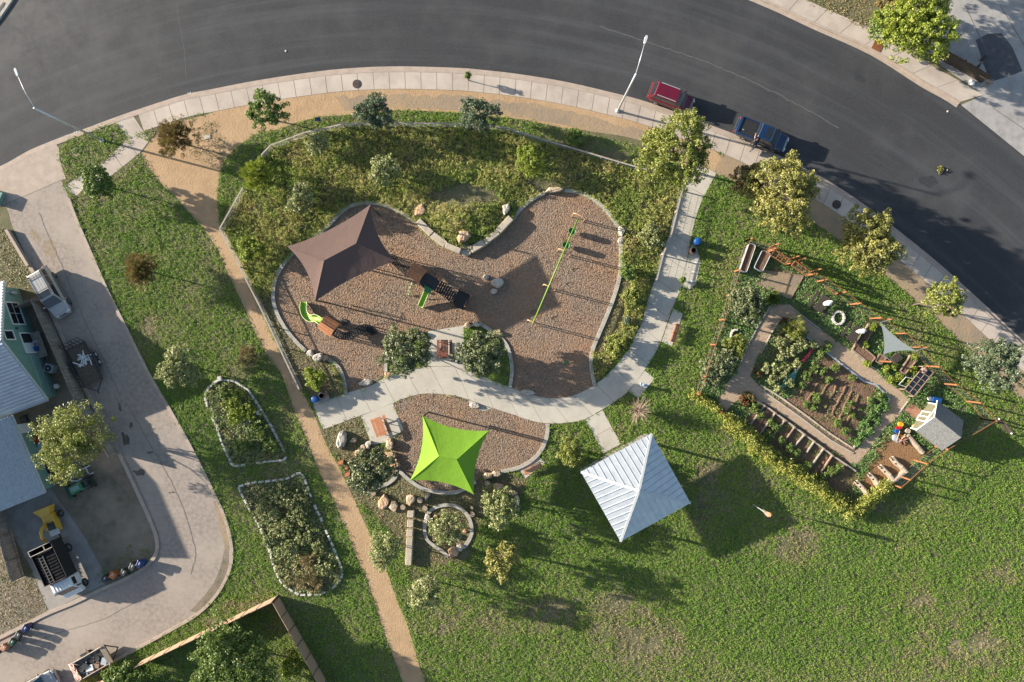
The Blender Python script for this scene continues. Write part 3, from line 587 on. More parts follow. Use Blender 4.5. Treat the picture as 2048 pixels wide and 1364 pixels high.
paint(heart,9); paint(gcan,9); paint([(856,662),(928,650),(931,740),(856,740)],0); paint([(772,700),(772,746),(856,734),(856,662),(829,673)],0); paint([(927,651)]+isl2+[(990,764),(961,753),(930,735)],0)
cover("bark_chips",9,34,2,.07,.04,.13,l_chip,18,"loose bark chips covering the play area",patch=(2.2,.7),up=1.2,jit=4,el=.45,dry=False)
for k,t_ in enumerate((.085,.225,.42,.56,.76,.90)):
    x=1152+(1064-1152)*t_; y=442+(648-442)*t_; sheet("scuffed_bark",blob(x,y,11,8,.3,24,seed=600+k,am=.3),.02,m_soil if k%2 else m_mulch)
# ---------------------------------------------------------------- trees and shrubs
def crown_mesh(r,rx,ry,rz,nc,per,cr_,leaf,up=.5,hollow=.55,spiky=0,el=.6,shape=None):
    ph=r.random(8)*6.28; d=r.normal(size=(nc,3)); d/=np.linalg.norm(d,axis=1)[:,None]
    d[:,2]=np.where(d[:,2]<-.35,-d[:,2],d[:,2])
    a=np.arctan2(d[:,1],d[:,0]); lob=1+.10*np.sin(2*a+ph[0])+.11*np.sin(3*a+ph[1])+.09*np.sin(5*a+ph[2])+.08*np.sin(8*a+ph[3])
    q=(hollow+(1-hollow)*r.random(nc)**.6)*lob*(.88+.24*r.random(nc))
    if shape=='cone':
        q*=1; zz_=(d[:,2]*.5+.5); d[:,0]*=(1.25-zz_*.9); d[:,1]*=(1.25-zz_*.9)
    C=d*q[:,None]*np.array([rx,ry,rz])*.92
    cs=cr_*(.6+.8*r.random(nc)); m=nc*per; cc=np.repeat(C,per,0)
    o=r.normal(size=(m,3)); o/=np.linalg.norm(o,axis=1)[:,None]; rad=np.repeat(cs,per)*(.35+.65*r.random(m)**.5)
    L=cc+o*rad[:,None]*np.array([1,1,.75])
    N=r.normal(size=(m,3))*.8+o*.7; N[:,2]+=up
    v=np.clip(np.repeat(.45+r.normal(size=nc)*.11,per)+r.normal(size=m)*.25,0,1)
    if spiky:
        outd=L/ (np.linalg.norm(L,axis=1)[:,None]+1e-6)
        outd[:,2]+=.35; outd+=r.normal(size=(m,3))*.35; outd/=np.linalg.norm(outd,axis=1)[:,None]
        w=np.cross(outd,r.normal(size=(m,3))); w/=np.linalg.norm(w,axis=1)[:,None]; s=leaf*(.6+.8*r.random(m))[:,None]
        V=np.stack([L-outd*s*.6,L-w*s*.12*spiky,L+outd*s,L+w*s*.12*spiky],1).reshape(-1,3)
    else: V=leafq(r,L,N,leaf*(.65+.7*r.random(m)),el)
    return V,v,C
def tree(px,py,rpx,h,label,mat,seed,name="tree",cat="tree",group=None,dens=1.0,leaf=.17,clump=.28,ell=(1,1),hollow=.55,trunk=.10,spiky=0,gap=1.0,low=False,shape=None,limbs=7,base=None,extra=None,hc=None):
    """px,py: middle of the crown in the picture; h: total height; the trunk stands right under it"""
    r=rng(seed); rx=rpx*S*ell[0]; ry=rpx*S*ell[1]
    rz=min(h*.43,(rx+ry)*.72) if not low else h*.5
    zc=h-rz if hc is None else hc
    c=P(px,py,zc); b=c.copy(); b.z=0
    if base is not None: b=P(*base,0)
    b.z=float(np.clip(hillm(np.array([px]),np.array([py])),0,9)[0])*.9
    t=thing(name,label,cat,b,0,group)
    nc=int(dens*60*(rx*ry)**.62+18); per=int(46*(clump/.28)**1.2*(.17/leaf)**1.1)
    V,v,C=crown_mesh(r,rx*k_(rx),ry*k_(ry),rz,nc,per,clump*(.66+.09*rx)*gap,leaf,hollow=hollow,spiky=spiky,shape=shape)
    off=np.array([c.x-b.x,c.y-b.y,zc-b.z]); V=V+off; V[:,2]=np.clip(V[:,2],.03,None)
    tk=MB(); top=Vector(off)+Vector((0,0,rz*.1)); mid=Vector((off[0]*.5+r.normal()*.06,off[1]*.5+r.normal()*.06,max(.15,(zc-rz)*.7)))
    tr=trunk*(.5+.25*rx)
    tk.tube([(0,0,-.05),mid,top],[tr,tr*.75,tr*.25],7)
    for k in range(limbs):
        e=Vector(C[r.integers(len(C))])*.85+Vector(off); s_=mid.lerp(top,.1+.75*r.random()); m2=s_.lerp(e,.5)+Vector((0,0,.12*rz))
        tk.tube([s_,m2,e],[tr*.45,tr*.28,tr*.1],5)
    tk.build("trunk",m_bark,t,smooth=True)
    np_mesh("crown",V,4,mat,v,parent=t)
    if extra: extra(t,r,off,rx,ry,rz)
    return t
def k_(r): return max(.68,1-.13/r)
GT="street and park trees"
tree(535,222,40,5.4,"rounded green young tree on the tan dirt verge beside the fence corner",l_mid,101,leaf=.19)
tree(751,226,38,4.6,"grey-green oak on the grass strip, nearest to the round manhole cover",l_grey,102,dens=1.5,leaf=.14)
tree(958,231,39,4.6,"grey-green oak on the grass strip, below the seedling on the sidewalk",l_grey,103,dens=1.5,leaf=.14)
tree(1349,303,75,8.0,"large leafy yellow-green tree at the walk entrance beside the red car",l_yel,104,dens=1.7,leaf=.165,clump=.32,trunk=.12,ell=(1.05,.93))
tree(1560,386,74,8.0,"large yellowing autumn tree overhanging the sidewalk beside the blue pickup",l_tan,105,dens=1.7,leaf=.17,clump=.32,trunk=.12)
tree(1497,362,36,5.0,"small rusty brown tree tucked against the large yellowing tree",l_brown,106,leaf=.17,dens=1.2)
tree(1735,488,64,6.2,"golden yellow tree outside the garden's upper fence",l_tan,107,dens=1.6,leaf=.165,clump=.32)
tree(1880,600,42,5.6,"thin pale green tree with a visible leaning trunk beside the sidewalk",l_yel,108,dens=.8,leaf=.19,base=(1826,610))
tree(1987,728,54,5.2,"dense dark oak by the sidewalk beyond the garden corner",l_grey,109,dens=1.7,leaf=.15)
tree(361,735,46,4.6,"pale green round tree on the lawn beside the lane kerb",l_pale,110,dens=1.5,leaf=.16)
tree(811,702,54,5.0,"bushy oak on the bark side of the picnic pad, away from the swings",l_dark,111,dens=1.3,leaf=.18)
tree(962,708,53,5.0,"bushy oak between the picnic pad and the curved island kerb",l_dark,112,dens=1.3,leaf=.18)
tree(743,938,50,4.6,"bushy oak among boulders beside the lime canopy",l_dark,113,dens=1.3,leaf=.18)
tree(1000,1010,42,5.4,"pale oak with a boulder heap below the lime canopy",l_pale,114,dens=1.3,leaf=.17)
tree(1139,903,29,3.8,"small round light green tree between path and pavilion",l_yel,115,dens=1.5,leaf=.14)
tree(895,1056,38,3.2,"speckled silvery shrub growing inside the round stone ring",l_pale,116,name="shrub",cat="shrub",dens=.9,leaf=.15,gap=1.2)
tree(768,1098,36,4.6,"thin speckled tree beside the dirt trail and the long stone bench",l_pale,117,dens=.7,leaf=.16,gap=1.3)
tree(1001,1118,37,5.6,"yellow-leaved young tree on the lawn below the round stone ring",l_tan,118,dens=.7,leaf=.19,gap=1.2)
tree(850,1180,36,5.2,"sparse yellow-green young tree on the lawn close to the dirt trail",l_pale,119,dens=.7,leaf=.18,gap=1.2)
tree(150,878,80,7.5,"spreading thin-leaved tree over the fenced yard of the mint house",l_yel,120,dens=.55,leaf=.17,clump=.4,gap=1.25,hollow=.2,limbs=22,trunk=.10)
tree(198,366,33,4.4,"small leafy sapling at the lane end of the narrow sidewalk",l_mid,121,dens=1.5,leaf=.17)
tree(285,540,38,4.0,"rust-tipped feathery young tree alone on the lawn",l_brown,122,dens=1.5,leaf=.20,spiky=.7,gap=1.1,hollow=.2)
tree(354,277,46,3.2,"rusty brown bushy shrub on the tan dirt beside the utility cover",l_brown,123,name="shrub",cat="shrub",dens=1.1,leaf=.22,spiky=.9,hollow=.2,ell=(1,.9))
tree(514,352,36,3.8,"yellow-green feathery shrub at the gap in the rail fence",l_lime,124,name="shrub",cat="shrub",dens=.9,leaf=.18,spiky=1,hollow=.3)
tree(600,397,32,3.2,"pale meadow shrub closest to the brown canopy",l_pale,125,name="shrub",cat="shrub",dens=.8,leaf=.15,gap=1.1)
tree(637,290,25,2.8,"thin pale shrub against the rail fence below the small dark sign",l_pale,126,name="shrub",cat="shrub",dens=.7,leaf=.14,gap=1.2)
tree(770,340,34,3.2,"upright pale shrub in the meadow above the brown canopy",l_pale,127,name="shrub",cat="shrub",dens=.9,leaf=.16,gap=1.1)
tree(1058,322,32,2.8,"round light green shrub in the meadow above the swing set",l_lime,128,name="shrub",cat="shrub",dens=.9,leaf=.15)
tree(503,500,30,2.4,"yellowish shrub inside the long fence beside the dirt trail",l_lime,129,name="shrub",cat="shrub",dens=.9,leaf=.15)
tree(632,757,25,1.8,"bright golden shrub above the blue-lidded bins by the trail",l_lime,130,name="shrub",cat="shrub",dens=1.3,leaf=.12)
tree(1150,276,20,1.5,"small bright green shrub on the grass strip outside the fence",l_mid,131,name="shrub",cat="shrub",dens=1.2,leaf=.14)
for i,(x,y,q,lb) in enumerate([(1302,472,27,"pale green shrub inside the wooden rail fence near the walk entrance"),(1266,597,26,"leafy shrub between the swing kerb and the lower end of the wooden rail fence"),(1236,690,27,"low shrub in the curve between bark and walk near the wooden bench"),(1256,545,18,"small dark shrub tucked outside the swing kerb")]):
    tree(x,y,q,1.7,lb,[l_pale,l_yel,l_yel,l_mid][i],140+i,name="shrub",cat="shrub",dens=1.2,leaf=.15)
tree(1255,640,7,.9,"tiny silvery plant on the grass between kerb and walk",l_grey,145,name="shrub",cat="shrub",leaf=.12)
tree(936,152,8,1.7,"seedling growing out of a sidewalk joint",l_mid,146,name="seedling",cat="plant",leaf=.11,dens=.6,clump=.2)
tree(1365,560,8,1.0,"small weed growing through the walk beside the bollards",l_mid,147,name="weed",cat="plant",leaf=.12,clump=.2)
tree(1830,45,84,6.6,"large bright bush leaning over the sidewalk beside the far driveway",l_lime,148,name="bush",cat="bush",dens=1.8,leaf=.17,hollow=.3)
tree(1850,-85,75,7.0,"tall green bush added out of view to shade the far driveway",l_lime,171,name="bush",cat="bush",dens=1.4,leaf=.19,hollow=.3)  # unseen bush, added to cast shade over the far driveway
tree(1768,52,34,4.0,"vivid green bush next to the rusty drain plate",l_mid,149,name="bush",cat="bush",dens=1.4,leaf=.16)
tree(1788,8,34,4.6,"reddish-leaved bush behind the vivid green bush",l_brown,150,name="bush",cat="bush",dens=1.3,leaf=.16)
tree(468,1325,84,5.6,"big dark green tree inside the corner of the tan panel fence",l_mid,151,dens=1.35,leaf=.2,clump=.33)
tree(248,1362,44,3.0,"leafy hedge bush leaning over the tan panel fence beside the junk trailer",l_mid,152,name="bush",cat="bush",dens=1.2,leaf=.19)
tree(585,1330,26,1.6,"small bush in the narrow corner of the tan panel fence",l_lime,153,name="bush",cat="bush",leaf=.16)
tree(1492,608,42,2.4,"dense round shrub at the garden fence beside the path corner",l_dark,154,name="shrub",cat="shrub",dens=1.4,leaf=.15)
tree(1472,690,26,1.5,"yellow-flecked plant spilling over the half-round planter inside the garden fence",l_yel,155,name="shrub",cat="shrub",leaf=.13)
tree(1428,745,32,1.7,"leafy shrub at the garden fence close to the hedge gate",l_dark,156,name="shrub",cat="shrub",dens=1.3,leaf=.14)
tree(1450,715,24,1.5,"leafy shrub at the garden fence below the half-round planter",l_dark,157,name="shrub",cat="shrub",dens=1.2,leaf=.14)
tree(1590,655,24,1.6,"feathery yellowish plant leaning over the garden path",l_yel,158,name="shrub",cat="shrub",leaf=.15,spiky=1,dens=.8)
tree(1549,596,14,.7,"grassy tuft at the tip of the garden path",l_mid,159,name="grass_tuft",cat="plant",leaf=.16,spiky=1,low=True)
tree(497,712,24,1.2,"dry brown shrub on the lawn beside the dirt trail",l_dry,160,name="shrub",cat="shrub",spiky=.8,leaf=.15,dens=.9)
tree(300,1352,9,.8,"little weed at the kerb end beside the junk trailer",l_mid,161,name="weed",cat="plant",leaf=.13) if False else None
# bare tree
def bare(px,py,rpx,h,label,seed):
    r=rng(seed); c=P(px,py,h*.6); t=thing("bare_tree",label,"tree",(c.x,c.y,0)); R=rpx*S
    b=MB(); b.tube([(0,0,-.05),(0.03,0,h*.3),(0,0.02,h*.55)],[.09,.07,.05],7); b.build("trunk",m_bark,t,smooth=True); q=MB()
    for k in range(95):
        a=r.random()*6.283; el=math.radians(8+75*r.random()); s=R*(.6+.5*r.random()); z0=h*(.2+.35*r.random())
        d=Vector((math.cos(a)*math.cos(el),math.sin(a)*math.cos(el),math.sin(el)*1.1)); p0=Vector((0,0,z0)); p1=p0+d*s*.5; p2=p0+d*s+Vector((r.normal()*.1,r.normal()*.1,.1))
        q.tube([p0,p1,p2],[.03,.022,.008],4)
        for _ in range(3):
            e=p1.lerp(p2,r.random())+Vector(r.normal(size=3))*.22; q.tube([p1,e],[.014,.006],3)
    q.build("branches",m_twig,t); return t
bare(1278,822,29,2.6,"leafless pinkish-grey young tree between drinking fountain and pavilion",170)
# clinging hedge over the lower garden fence
def hedge(pts,wpx,h,label,mat,seed,name="vine_hedge"):
    r=rng(seed); q=resamp(pts,5); c0=P(*q[len(q)//2],0); t=thing(name,label,"hedge",c0)
    V=[];v=[]
    for (x,y) in q:
        for _ in range(11):
            px=x+r.normal()*wpx*.42; py=y+r.normal()*wpx*.42; d=math.hypot(px-x,py-y)/wpx
            z=h*(1-.55*d*d)*(.5+.5*r.random()); z=max(.1,z); c=np.array(P(px,py,z)); n=26
            o=r.normal(size=(n,3))*np.array([.13,.13,.12]); N=r.normal(size=(n,3)); N[:,2]+=.6
            V.append(leafq(r,c+o,N,.15*(.6+.8*r.random(n)))); v.append(np.clip(.5+r.normal()*.2+r.normal(size=n)*.2,0,1))
    np_mesh("foliage",np.concatenate(V),4,mat,np.concatenate(v),parent=t,w=True)
    b=MB()
    for (x,y) in resamp(pts,40): b.tube([P(x,y,-.02),P(x+2,y,h*.5),P(x,y+2,h*.8)],[.03,.025,.015],5)
    b.build("stems",m_bark,t,w=True); return t
hedge(cr([(1452,838),(1478,855),(1510,885),(1550,920),(1600,950),(1650,985),(1690,1015)],4),19,1.5,"long yellow-green vine hedge smothering the fence behind the timber beds",l_vine,180)
hedge(cr([(1700,1028),(1725,1012),(1752,990),(1776,970)],4),17,1.5,"yellow vine clump at the fence corner beside the cob compost bays",l_vine,181)
hedge([(1387,790),(1402,798),(1425,812),(1438,820)],8,1.0,"short vine growing on the garden gate post by the path corner",l_vine,182)
# crops in the garden plot
def plants(lst,mat,name,label,group,seed,h=.55,leaf=.13,cat="plant",spiky=0):
    r=rng(seed); first=None
    for i,(x,y,q) in enumerate(lst):
        V,v,C=crown_mesh(r,q*S,q*S,h*.5,int(8+q*2.2),24,.15,leaf,hollow=.2,spiky=spiky); V[:,2]=np.clip(V[:,2]+h*.5,.02,None)
        t=thing(name,label,cat,(*xy(x,y),.02),0,group)
        MB().tube([(0,0,-.02),(.01,0,h*.5)],[.02,.012],5).build("stem",m_bark,t); np_mesh("foliage",V,4,mat,v,parent=t)
crops=[(1700,755,7),(1645,742,9),(1655,760,8),(1668,735,9),(1690,820,7),(1697,806,8),(1703,830,7),(1672,845,8),(1686,862,9),(1757,790,8),(1735,800,6),(1630,795,10),(1625,815,8),(1610,808,6),(1640,705,12),(1655,690,11),(1625,735,12),(1612,752,11),(1600,770,9)]
plants(crops,l_mid,"crop_plant","leafy green vegetable plant in the brown furrows of the garden plot","vegetables in the plot",190)
plants([(1562,655,12),(1580,668,14),(1558,685,14),(1580,700,15),(1600,690,13),(1560,712,13),(1545,735,13),(1565,742,14),(1590,728,12),(1540,760,10),(1605,668,10),(1622,690,10),(1528,735,10),(1550,775,9),(1575,765,9)],l_pale,"border_plant","dark bushy plant crowding the upper end of the garden plot","bushes at the plot's upper end",191,h=.8,leaf=.15)
plants([(1766,800,10),(1755,815,11),(1740,830,11),(1752,842,9),(1728,845,10),(1738,862,9),(1722,870,10),(1712,885,8),(1770,815,8)],l_clov,"ground_vine","spreading green vine in the plot corner nearest the playhouse","vines in the plot corner",192,h=.4)
plants([(1508,815,12),(1520,830,9),(1540,845,11),(1550,855,9),(1576,895,10),(1590,905,9),(1612,930,8),(1642,952,10),(1660,942,11),(1675,935,9),(1535,870,12),(1560,880,10)],l_mid,"bed_plant","leafy plant growing in or beside the timber beds along the hedge","plants among the timber beds",193,h=.6)
plants([(1483,797,9),(1492,790,9),(1502,795,8),(1488,806,8)],l_red,"flowering_plant","red-flowered plant clump at the end of the timber beds","red flowers",194,h=.5)
plants([(1566,640,6),(1514,748,7)],l_red,"flowering_plant","small red-flowered plant at the edge of the garden plot","red flowers at the plot",195,h=.5)
plants([(1727,690,8),(1731,728,8),(1742,655,8),(1783,668,7),(1822,738,10),(1770,738,9),(1785,733,7),(1795,755,10),(1780,760,10),(1815,765,7),(1825,715,8)],l_lime,"bed_plant","bright leafy plant beside the raised beds under the grey sail","plants by the raised beds",196,h=.5)
# shrubs in the two stone-edged beds
plants([(470,800,26),(500,820,24),(478,830,20)],l_lime,"wild_shrub","yellow-green wild shrub in the upper stone-edged bed","shrubs of the upper bed",197,h=1.2,leaf=.16)
plants([(520,860,24),(545,890,18),(490,890,20),(455,790,14)],l_mid,"wild_shrub","dark tangled shrub in the upper stone-edged bed","dark shrubs of the upper bed",198,h=1.0,leaf=.16)
plants([(560,985,28),(590,1000,26),(540,1020,26),(600,1030,26),(570,1050,26),(610,1070,22),(640,1090,18),(580,1090,22),(540,1075,16),(650,1130,18)],l_pale,"wild_shrub","grey-green wild shrub in the lower stone-edged bed","shrubs of the lower bed",199,h=1.0,leaf=.15)
plants([(612,1160,22),(635,1165,18),(620,1120,18)],l_dry,"wild_shrub","straw-coloured dry shrub at the rounded end of the lower bed","dry shrubs of the lower bed",200,h=.8,leaf=.17,spiky=1)
# ---------------------------------------------------------------- street lamps
def lamp(base,top,arm,hp,label):
    b=P(*base); t=thing("street_lamp",label,"street lamp",b); p=P(*top,hp)-b; e=P(*arm,hp+.7)-b
    MB().lathe([(.22,-.05),(.22,.12),(.12,.2),(.11,.3)],n=12).tube([(0,0,.1),p],[.115,.075],10).build("pole",m_steel,t,smooth=True)
    MB().tube([p-Vector((0,0,.12)),p.lerp(e,.5)+Vector((0,0,.12)),e],[.045,.034,.026],8).build("arm",m_steel,t,smooth=True)
    d=(e-p); d.z=0; d.normalize(); n=Vector((-d.y,d.x,0)); hd=MB(); c=e+d*.38
    hd.loft([[c+d*x+n*y*w+Vector((0,0,z)) for y,z in((-1,-.07),(1,-.07),(.8,.09),(-.8,.09))] for x,w in((-.36,.05),(-.25,.11),(.2,.13),(.34,.08))])
    h=hd.build("lamp_head",m_trim,t); MB().box(c+Vector((0,0,-.085)),(.45,.24,.03),math.atan2(d.y,d.x)).build("lens",m_glass,h)
    return t
lamp((205,281),(68,216),(36,153),9.7,"grey street lamp with its foot in the grassy kerb island")
lamp((1235,222),(1272,148),(1289,88),9.7,"grey street lamp on the sidewalk next to the red car")
# ---------------------------------------------------------------- vehicles
def wheel(par,x,y,r=.36,w=.24,rim=m_rim,name="wheel"):
    o=bpy.data.objects.new(name,None); COL.objects.link(o); o.parent=par; o.location=(x,y,r); o.empty_display_size=.1
    def ring(pr): return [[Vector((q*math.cos(a),z,q*math.sin(a))) for a in [2*math.pi*k/18 for k in range(18)]] for q,z in pr]
    MB().loft(ring([(r*.62,-w/2),(r*.93,-w/2),(r,-w/2+.04),(r,w/2-.04),(r*.93,w/2),(r*.62,w/2)])).build("tyre",m_black,o,smooth=False)
    b=MB(); s=1 if y>0 else -1
    b.loft(ring([(r*.6,-w*.3),(r*.62,w*.3)])); 
    for k in range(6):
        a=k*math.pi/3; b.beam((.05*math.cos(a),s*w*.42,.05*math.sin(a)),(r*.6*math.cos(a),s*w*.44,r*.6*math.sin(a)),.07,.04)
    b.build("rim",rim,o); return o
def section(x,w,zb,zt,tw,r=.12):   # body cross-section
    return [Vector((x,y,z)) for y,z in((-w*.92,zb),(-w,zb+.12),(-w,zt-.30),(-w*.985,zt-.12),(-tw,zt),(tw,zt),(w*.985,zt-.12),(w,zt-.30),(w,zb+.12),(w*.92,zb))]
def car(name,label,cat,px,py,ang,L,Wd,Hh,paint,kind,loc=None,glass=m_wglass):
    t=thing(name,label,cat,P(px,py),math.radians(-ang)); l=L/2; w=Wd/2; zb=.28; belt=1.02*Hh/1.72
    hx=l*.52                                            # foot of the windscreen
    st=[(-l,w*.80,.5,belt-.18,w*.74),(-l+.10,w*.93,.42,belt-.03,w*.82),(-l+.5,w,zb,belt,w*.9),(-l*.45,w,zb,belt,w*.92),(hx-.05,w,zb,belt,w*.92),(hx+.12,w,zb,belt-.02,w*.9),(l*.62,w*.985,zb,belt-.07,w*.84),(l-.28,w*.92,.36,belt-.17,w*.74),(l-.06,w*.80,.42,belt-.30,w*.62),(l,w*.68,.45,belt-.42,w*.5)]
    body=MB().loft([section(*q) for q in st]).build("body",paint,t,smooth=False,bev=.08)
    rb=-l+.10 if kind=='suv' else -l*.28                # rear foot of the cabin
    rr=rb+.38 if kind=='suv' else rb+.22; fr=hx-.62
    def cab(x0,x1,x2,x3,wb,wt,z0,z1):
        return [[Vector((x0,-wb,z0)),Vector((x3,-wb,z0)),Vector((x3,wb,z0)),Vector((x0,wb,z0))],[Vector((x1-.03,-wt-.03,z1-.07)),Vector((x2+.05,-wt-.03,z1-.07)),Vector((x2+.05,wt+.03,z1-.07)),Vector((x1-.03,wt+.03,z1-.07))],[Vector((x1+.05,-wt+.05,z1)),Vector((x2-.06,-wt+.05,z1)),Vector((x2-.06,wt-.05,z1)),Vector((x1+.05,wt-.05,z1))]]
    wt=w*.76; z0=belt-.02
    MB().loft(cab(rb,rr,fr,hx+.1,w*.9,wt,z0,Hh)).build("cabin",paint,t,bev=.07)
    zt=Hh-.10; f=lambda a,b,k:a+(b-a)*k
    # glass panels stand a few millimetres proud of the cabin
    def pane(nm,q,m=m_glass,th=.012):
        q=[Vector(p) for p in q]; nn=(q[1]-q[0]).cross(q[3]-q[0]).normalized()*th
        return MB().loft([[p-nn*.5 for p in q],[p+nn for p in q]]).build(nm,m,t)
    z1=z0+.06; k=.9
    pane("windscreen",[(hx+.085,-w*.80,z1),(hx+.085,w*.80,z1),(fr+.075,wt*.93,zt+.03),(fr+.075,-wt*.93,zt+.03)],glass)
    pane("rear_window",[(rb+.03,w*.76,z0+.14),(rb+.03,-w*.76,z0+.14),(rr-.05,-wt*.88,zt+.03),(rr-.05,wt*.88,zt+.03)])
    for s in(-1,1):
        o=s*.02; a=lambda x,kk:(x,s*f(w*.9,wt+.03,kk)+o,f(z0,Hh-.07,kk))
        segs=[(rb+.32,rb+1.0),(rb+1.08,rb+1.95),(rb+2.03,hx-.28)] if kind=='suv' else [(rb+.16,rb+.92),(rb+1.0,hx-.28)]
        for i,(xa,xb) in enumerate(segs):
            xa2=xa+(.12 if i==0 else 0); xb2=xb-(.42 if i==len(segs)-1 else 0)
            q=[a(xa,.2),a(xb,.2),a(xb2,.9),a(xa2,.9)]
            if s>0: q=q[::-1]
            pane("side_window",q)
        m_=MB().box((hx-.12,s*(w+.10),belt+.09),(.13,.22,.15)).beam((hx-.12,s*w*.88,belt+.04),(hx-.12,s*(w+.05),belt+.08),.06,.04); m_.build("mirror",m_black if paint is not m_silver else paint,t,bev=.02)
        for x in(l*.60,-l*.58): wheel(t,x,s*(w-.10))
        MB().box((l-.13,s*w*.60,belt-.33),(.16,.34,.14),s*.3).build("headlight",m_white,t,bev=.02)
        MB().box((-l+.03,s*w*.74,belt-.22),(.08,.2,.22)).build("tail_light",m_redp,t,bev=.02)
        MB().box((0,s*(w+.012),.62),(L*.42,.03,.1)).build("side_trim",m_dark,t)
    MB().box((l-.01,0,.47),(.16,Wd*.78,.2)).build("front_bumper",m_dark if paint is not m_silver else paint,t,bev=.04)
    MB().box((-l+.0,0,.5),(.2,Wd*.88,.2)).build("rear_bumper",m_dark,t,bev=.04)
    MB().box((l-.02,0,belt-.36),(.06,Wd*.4,.14)).build("grille",m_dark,t)
    return t,dict(l=l,w=w,belt=belt,hx=hx,rb=rb,rr=rr,fr=fr,wt=wt,H=Hh)
t,d=car("parked_car","dark red estate car with silver roof rails at the kerb","car",1340,201,20.5,4.5,1.78,1.74,m_red,'suv')
for s in(-1,1): MB().beam((d['rr']+.25,s*d['wt']*.93,1.79),(d['fr']-.15,s*d['wt']*.93,1.79),.05,.05).box((d['rr']+.3,s*d['wt']*.93,1.755),(.1,.05,.05)).box((d['fr']-.2,s*d['wt']*.93,1.755),(.1,.05,.05)).build("roof_rail",m_corr,t)
MB().tube([(1.35,.12,.985),(1.85,.15,.955),(1.98,.35,.935),(1.75,.6,.945),(1.35,.65,.975)],.025,5).build("bonnet_crease",m_red,t)
t,d=car("pickup_truck","dark blue crew-cab pickup with a door open at the kerb","pickup truck",1519,274,22.5,5.3,1.84,1.76,m_blue,'pickup')
bx0,bx1=-d['l']+.22,d['rb']-.05
MB().box(((bx0+bx1)/2,0,d['belt']+.012),(bx1-bx0,d['w']*1.62,.03)).build("bed_floor",m_black,t)
for s in(-1,1): MB().box(((bx0+bx1)/2,s*d['w']*.87,d['belt']+.05),(bx1-bx0+.1,.12,.10)).build("bed_rail",m_blue,t,bev=.02)
MB().box((bx0+.02,0,d['belt']+.05),(.12,d['w']*1.6,.1)).build("tailgate",m_blue,t,bev=.02)
MB().tube([(bx0+.35,-.35,d['belt']+.04),(bx0+.5,-.42,d['belt']+.1),(bx0+.65,-.35,d['belt']+.04)],.03,5).build("tie_down",m_rim,t)
MB().box((d['fr']-.42,0,1.765),(.62,.95,.022)).build("sunroof",m_glass,t)
dr=MB().loft([[Vector((0,y,z)) for y,z in((0,.35),(0,1.1),(-.12,1.62),(-.75,1.62),(-1.02,1.1),(-1.02,.35))],[Vector((.09,y,z)) for y,z in((0,.35),(0,1.1),(-.12,1.62),(-.75,1.62),(-1.02,1.1),(-1.02,.35))]]).build("open_door",m_blue,t,bev=.02)
dr.location=(-.25,-.92,0); dr.rotation_euler=(0,0,math.radians(-12))
dw=MB().loft([[Vector((-.012,y,z)) for y,z in((-.14,1.12),(-.2,1.55),(-.7,1.55),(-.92,1.12))],[Vector((.102,y,z)) for y,z in((-.14,1.12),(-.2,1.55),(-.7,1.55),(-.92,1.12))]]).build("door_window",m_glass,dr)
t,d=car("parked_car","champagne four-by-four with a roof rack in the lane beside the board fence","car",111,586,60.5,5.1,1.9,1.8,m_silver,'suv',glass=m_glass)
for s in(-1,1): MB().beam((d['rr']+.1,s*d['wt']*.95,1.86),(d['fr']-.25,s*d['wt']*.95,1.86),.06,.06).box((d['rr']+.2,s*d['wt']*.95,1.815),(.1,.06,.06)).box((d['fr']-.3,s*d['wt']*.95,1.815),(.1,.06,.06)).build("roof_rail",m_dark,t)
for x in(d['rr']+.45,d['fr']-.85): MB().beam((x,-d['wt']*.95,1.885),(x,d['wt']*.95,1.885),.07,.035).build("roof_bar",m_dark,t)
MB().box((d['fr']-.42,0,1.805),(.62,1.15,.022)).build("sunroof",m_glass,t)
for y in(-.45,-.15,.15,.45): MB().box(((d['rr']+d['fr'])/2-.35,y,1.805),(1.7,.035,.016)).build("roof_rib",m_silver,t)
# car cut by the lower frame edge
t,d=car("parked_car","pale car poking into view behind the junk trailer","car",80,1368,-29,4.4,1.8,1.5,m_silver,'suv')
MB().box((-2.22,.0,.62),(.05,1.1,.12)).build("rear_reflector",m_redp,t) if False else None
# ---------------------------------------------------------------- people
def person(label,base,rz,joints,edges,rad,mat,extra=None):
    me=bpy.data.meshes.new("body"); me.from_pydata(joints,edges,[]); o=bpy.data.objects.new("person",me); COL.objects.link(o)
    o.location=base; o.rotation_euler=(0,0,rz); tag(o,label,"person")
    sk=o.modifiers.new("skin",'SKIN'); sv=me.skin_vertices[0] if me.skin_vertices else None
    if sv is None:
        bm_=__import__('bmesh').new(); bm_.from_mesh(me); bm_.verts.layers.skin.verify(); bm_.to_mesh(me); bm_.free()
    for i,q in enumerate(rad): me.skin_vertices[0].data[i].radius=(q,q) if not isinstance(q,tuple) else q
    me.skin_vertices[0].data[0].use_root=True
    sb=o.modifiers.new("smooth",'SUBSURF'); sb.levels=1; sb.render_levels=2; me.materials.append(mat); return o
J=[(0,0,.92),(0,0,1.12),(.03,0,1.34),(.08,0,1.47),(.13,0,1.62),     # pelvis, waist, chest, neck, head
   (.02,.19,1.38),(.22,.34,1.44),(.46,.44,1.52),                     # arm reaching over the roof
   (.02,-.19,1.37),(.08,-.30,1.12),(.24,-.26,.96),
   (.0,.10,.88),(.05,.12,.48),(.0,.13,.07),(.14,.14,.03),
   (.0,-.10,.88),(-.05,-.12,.48),(-.12,-.13,.07),(.02,-.14,.03)]
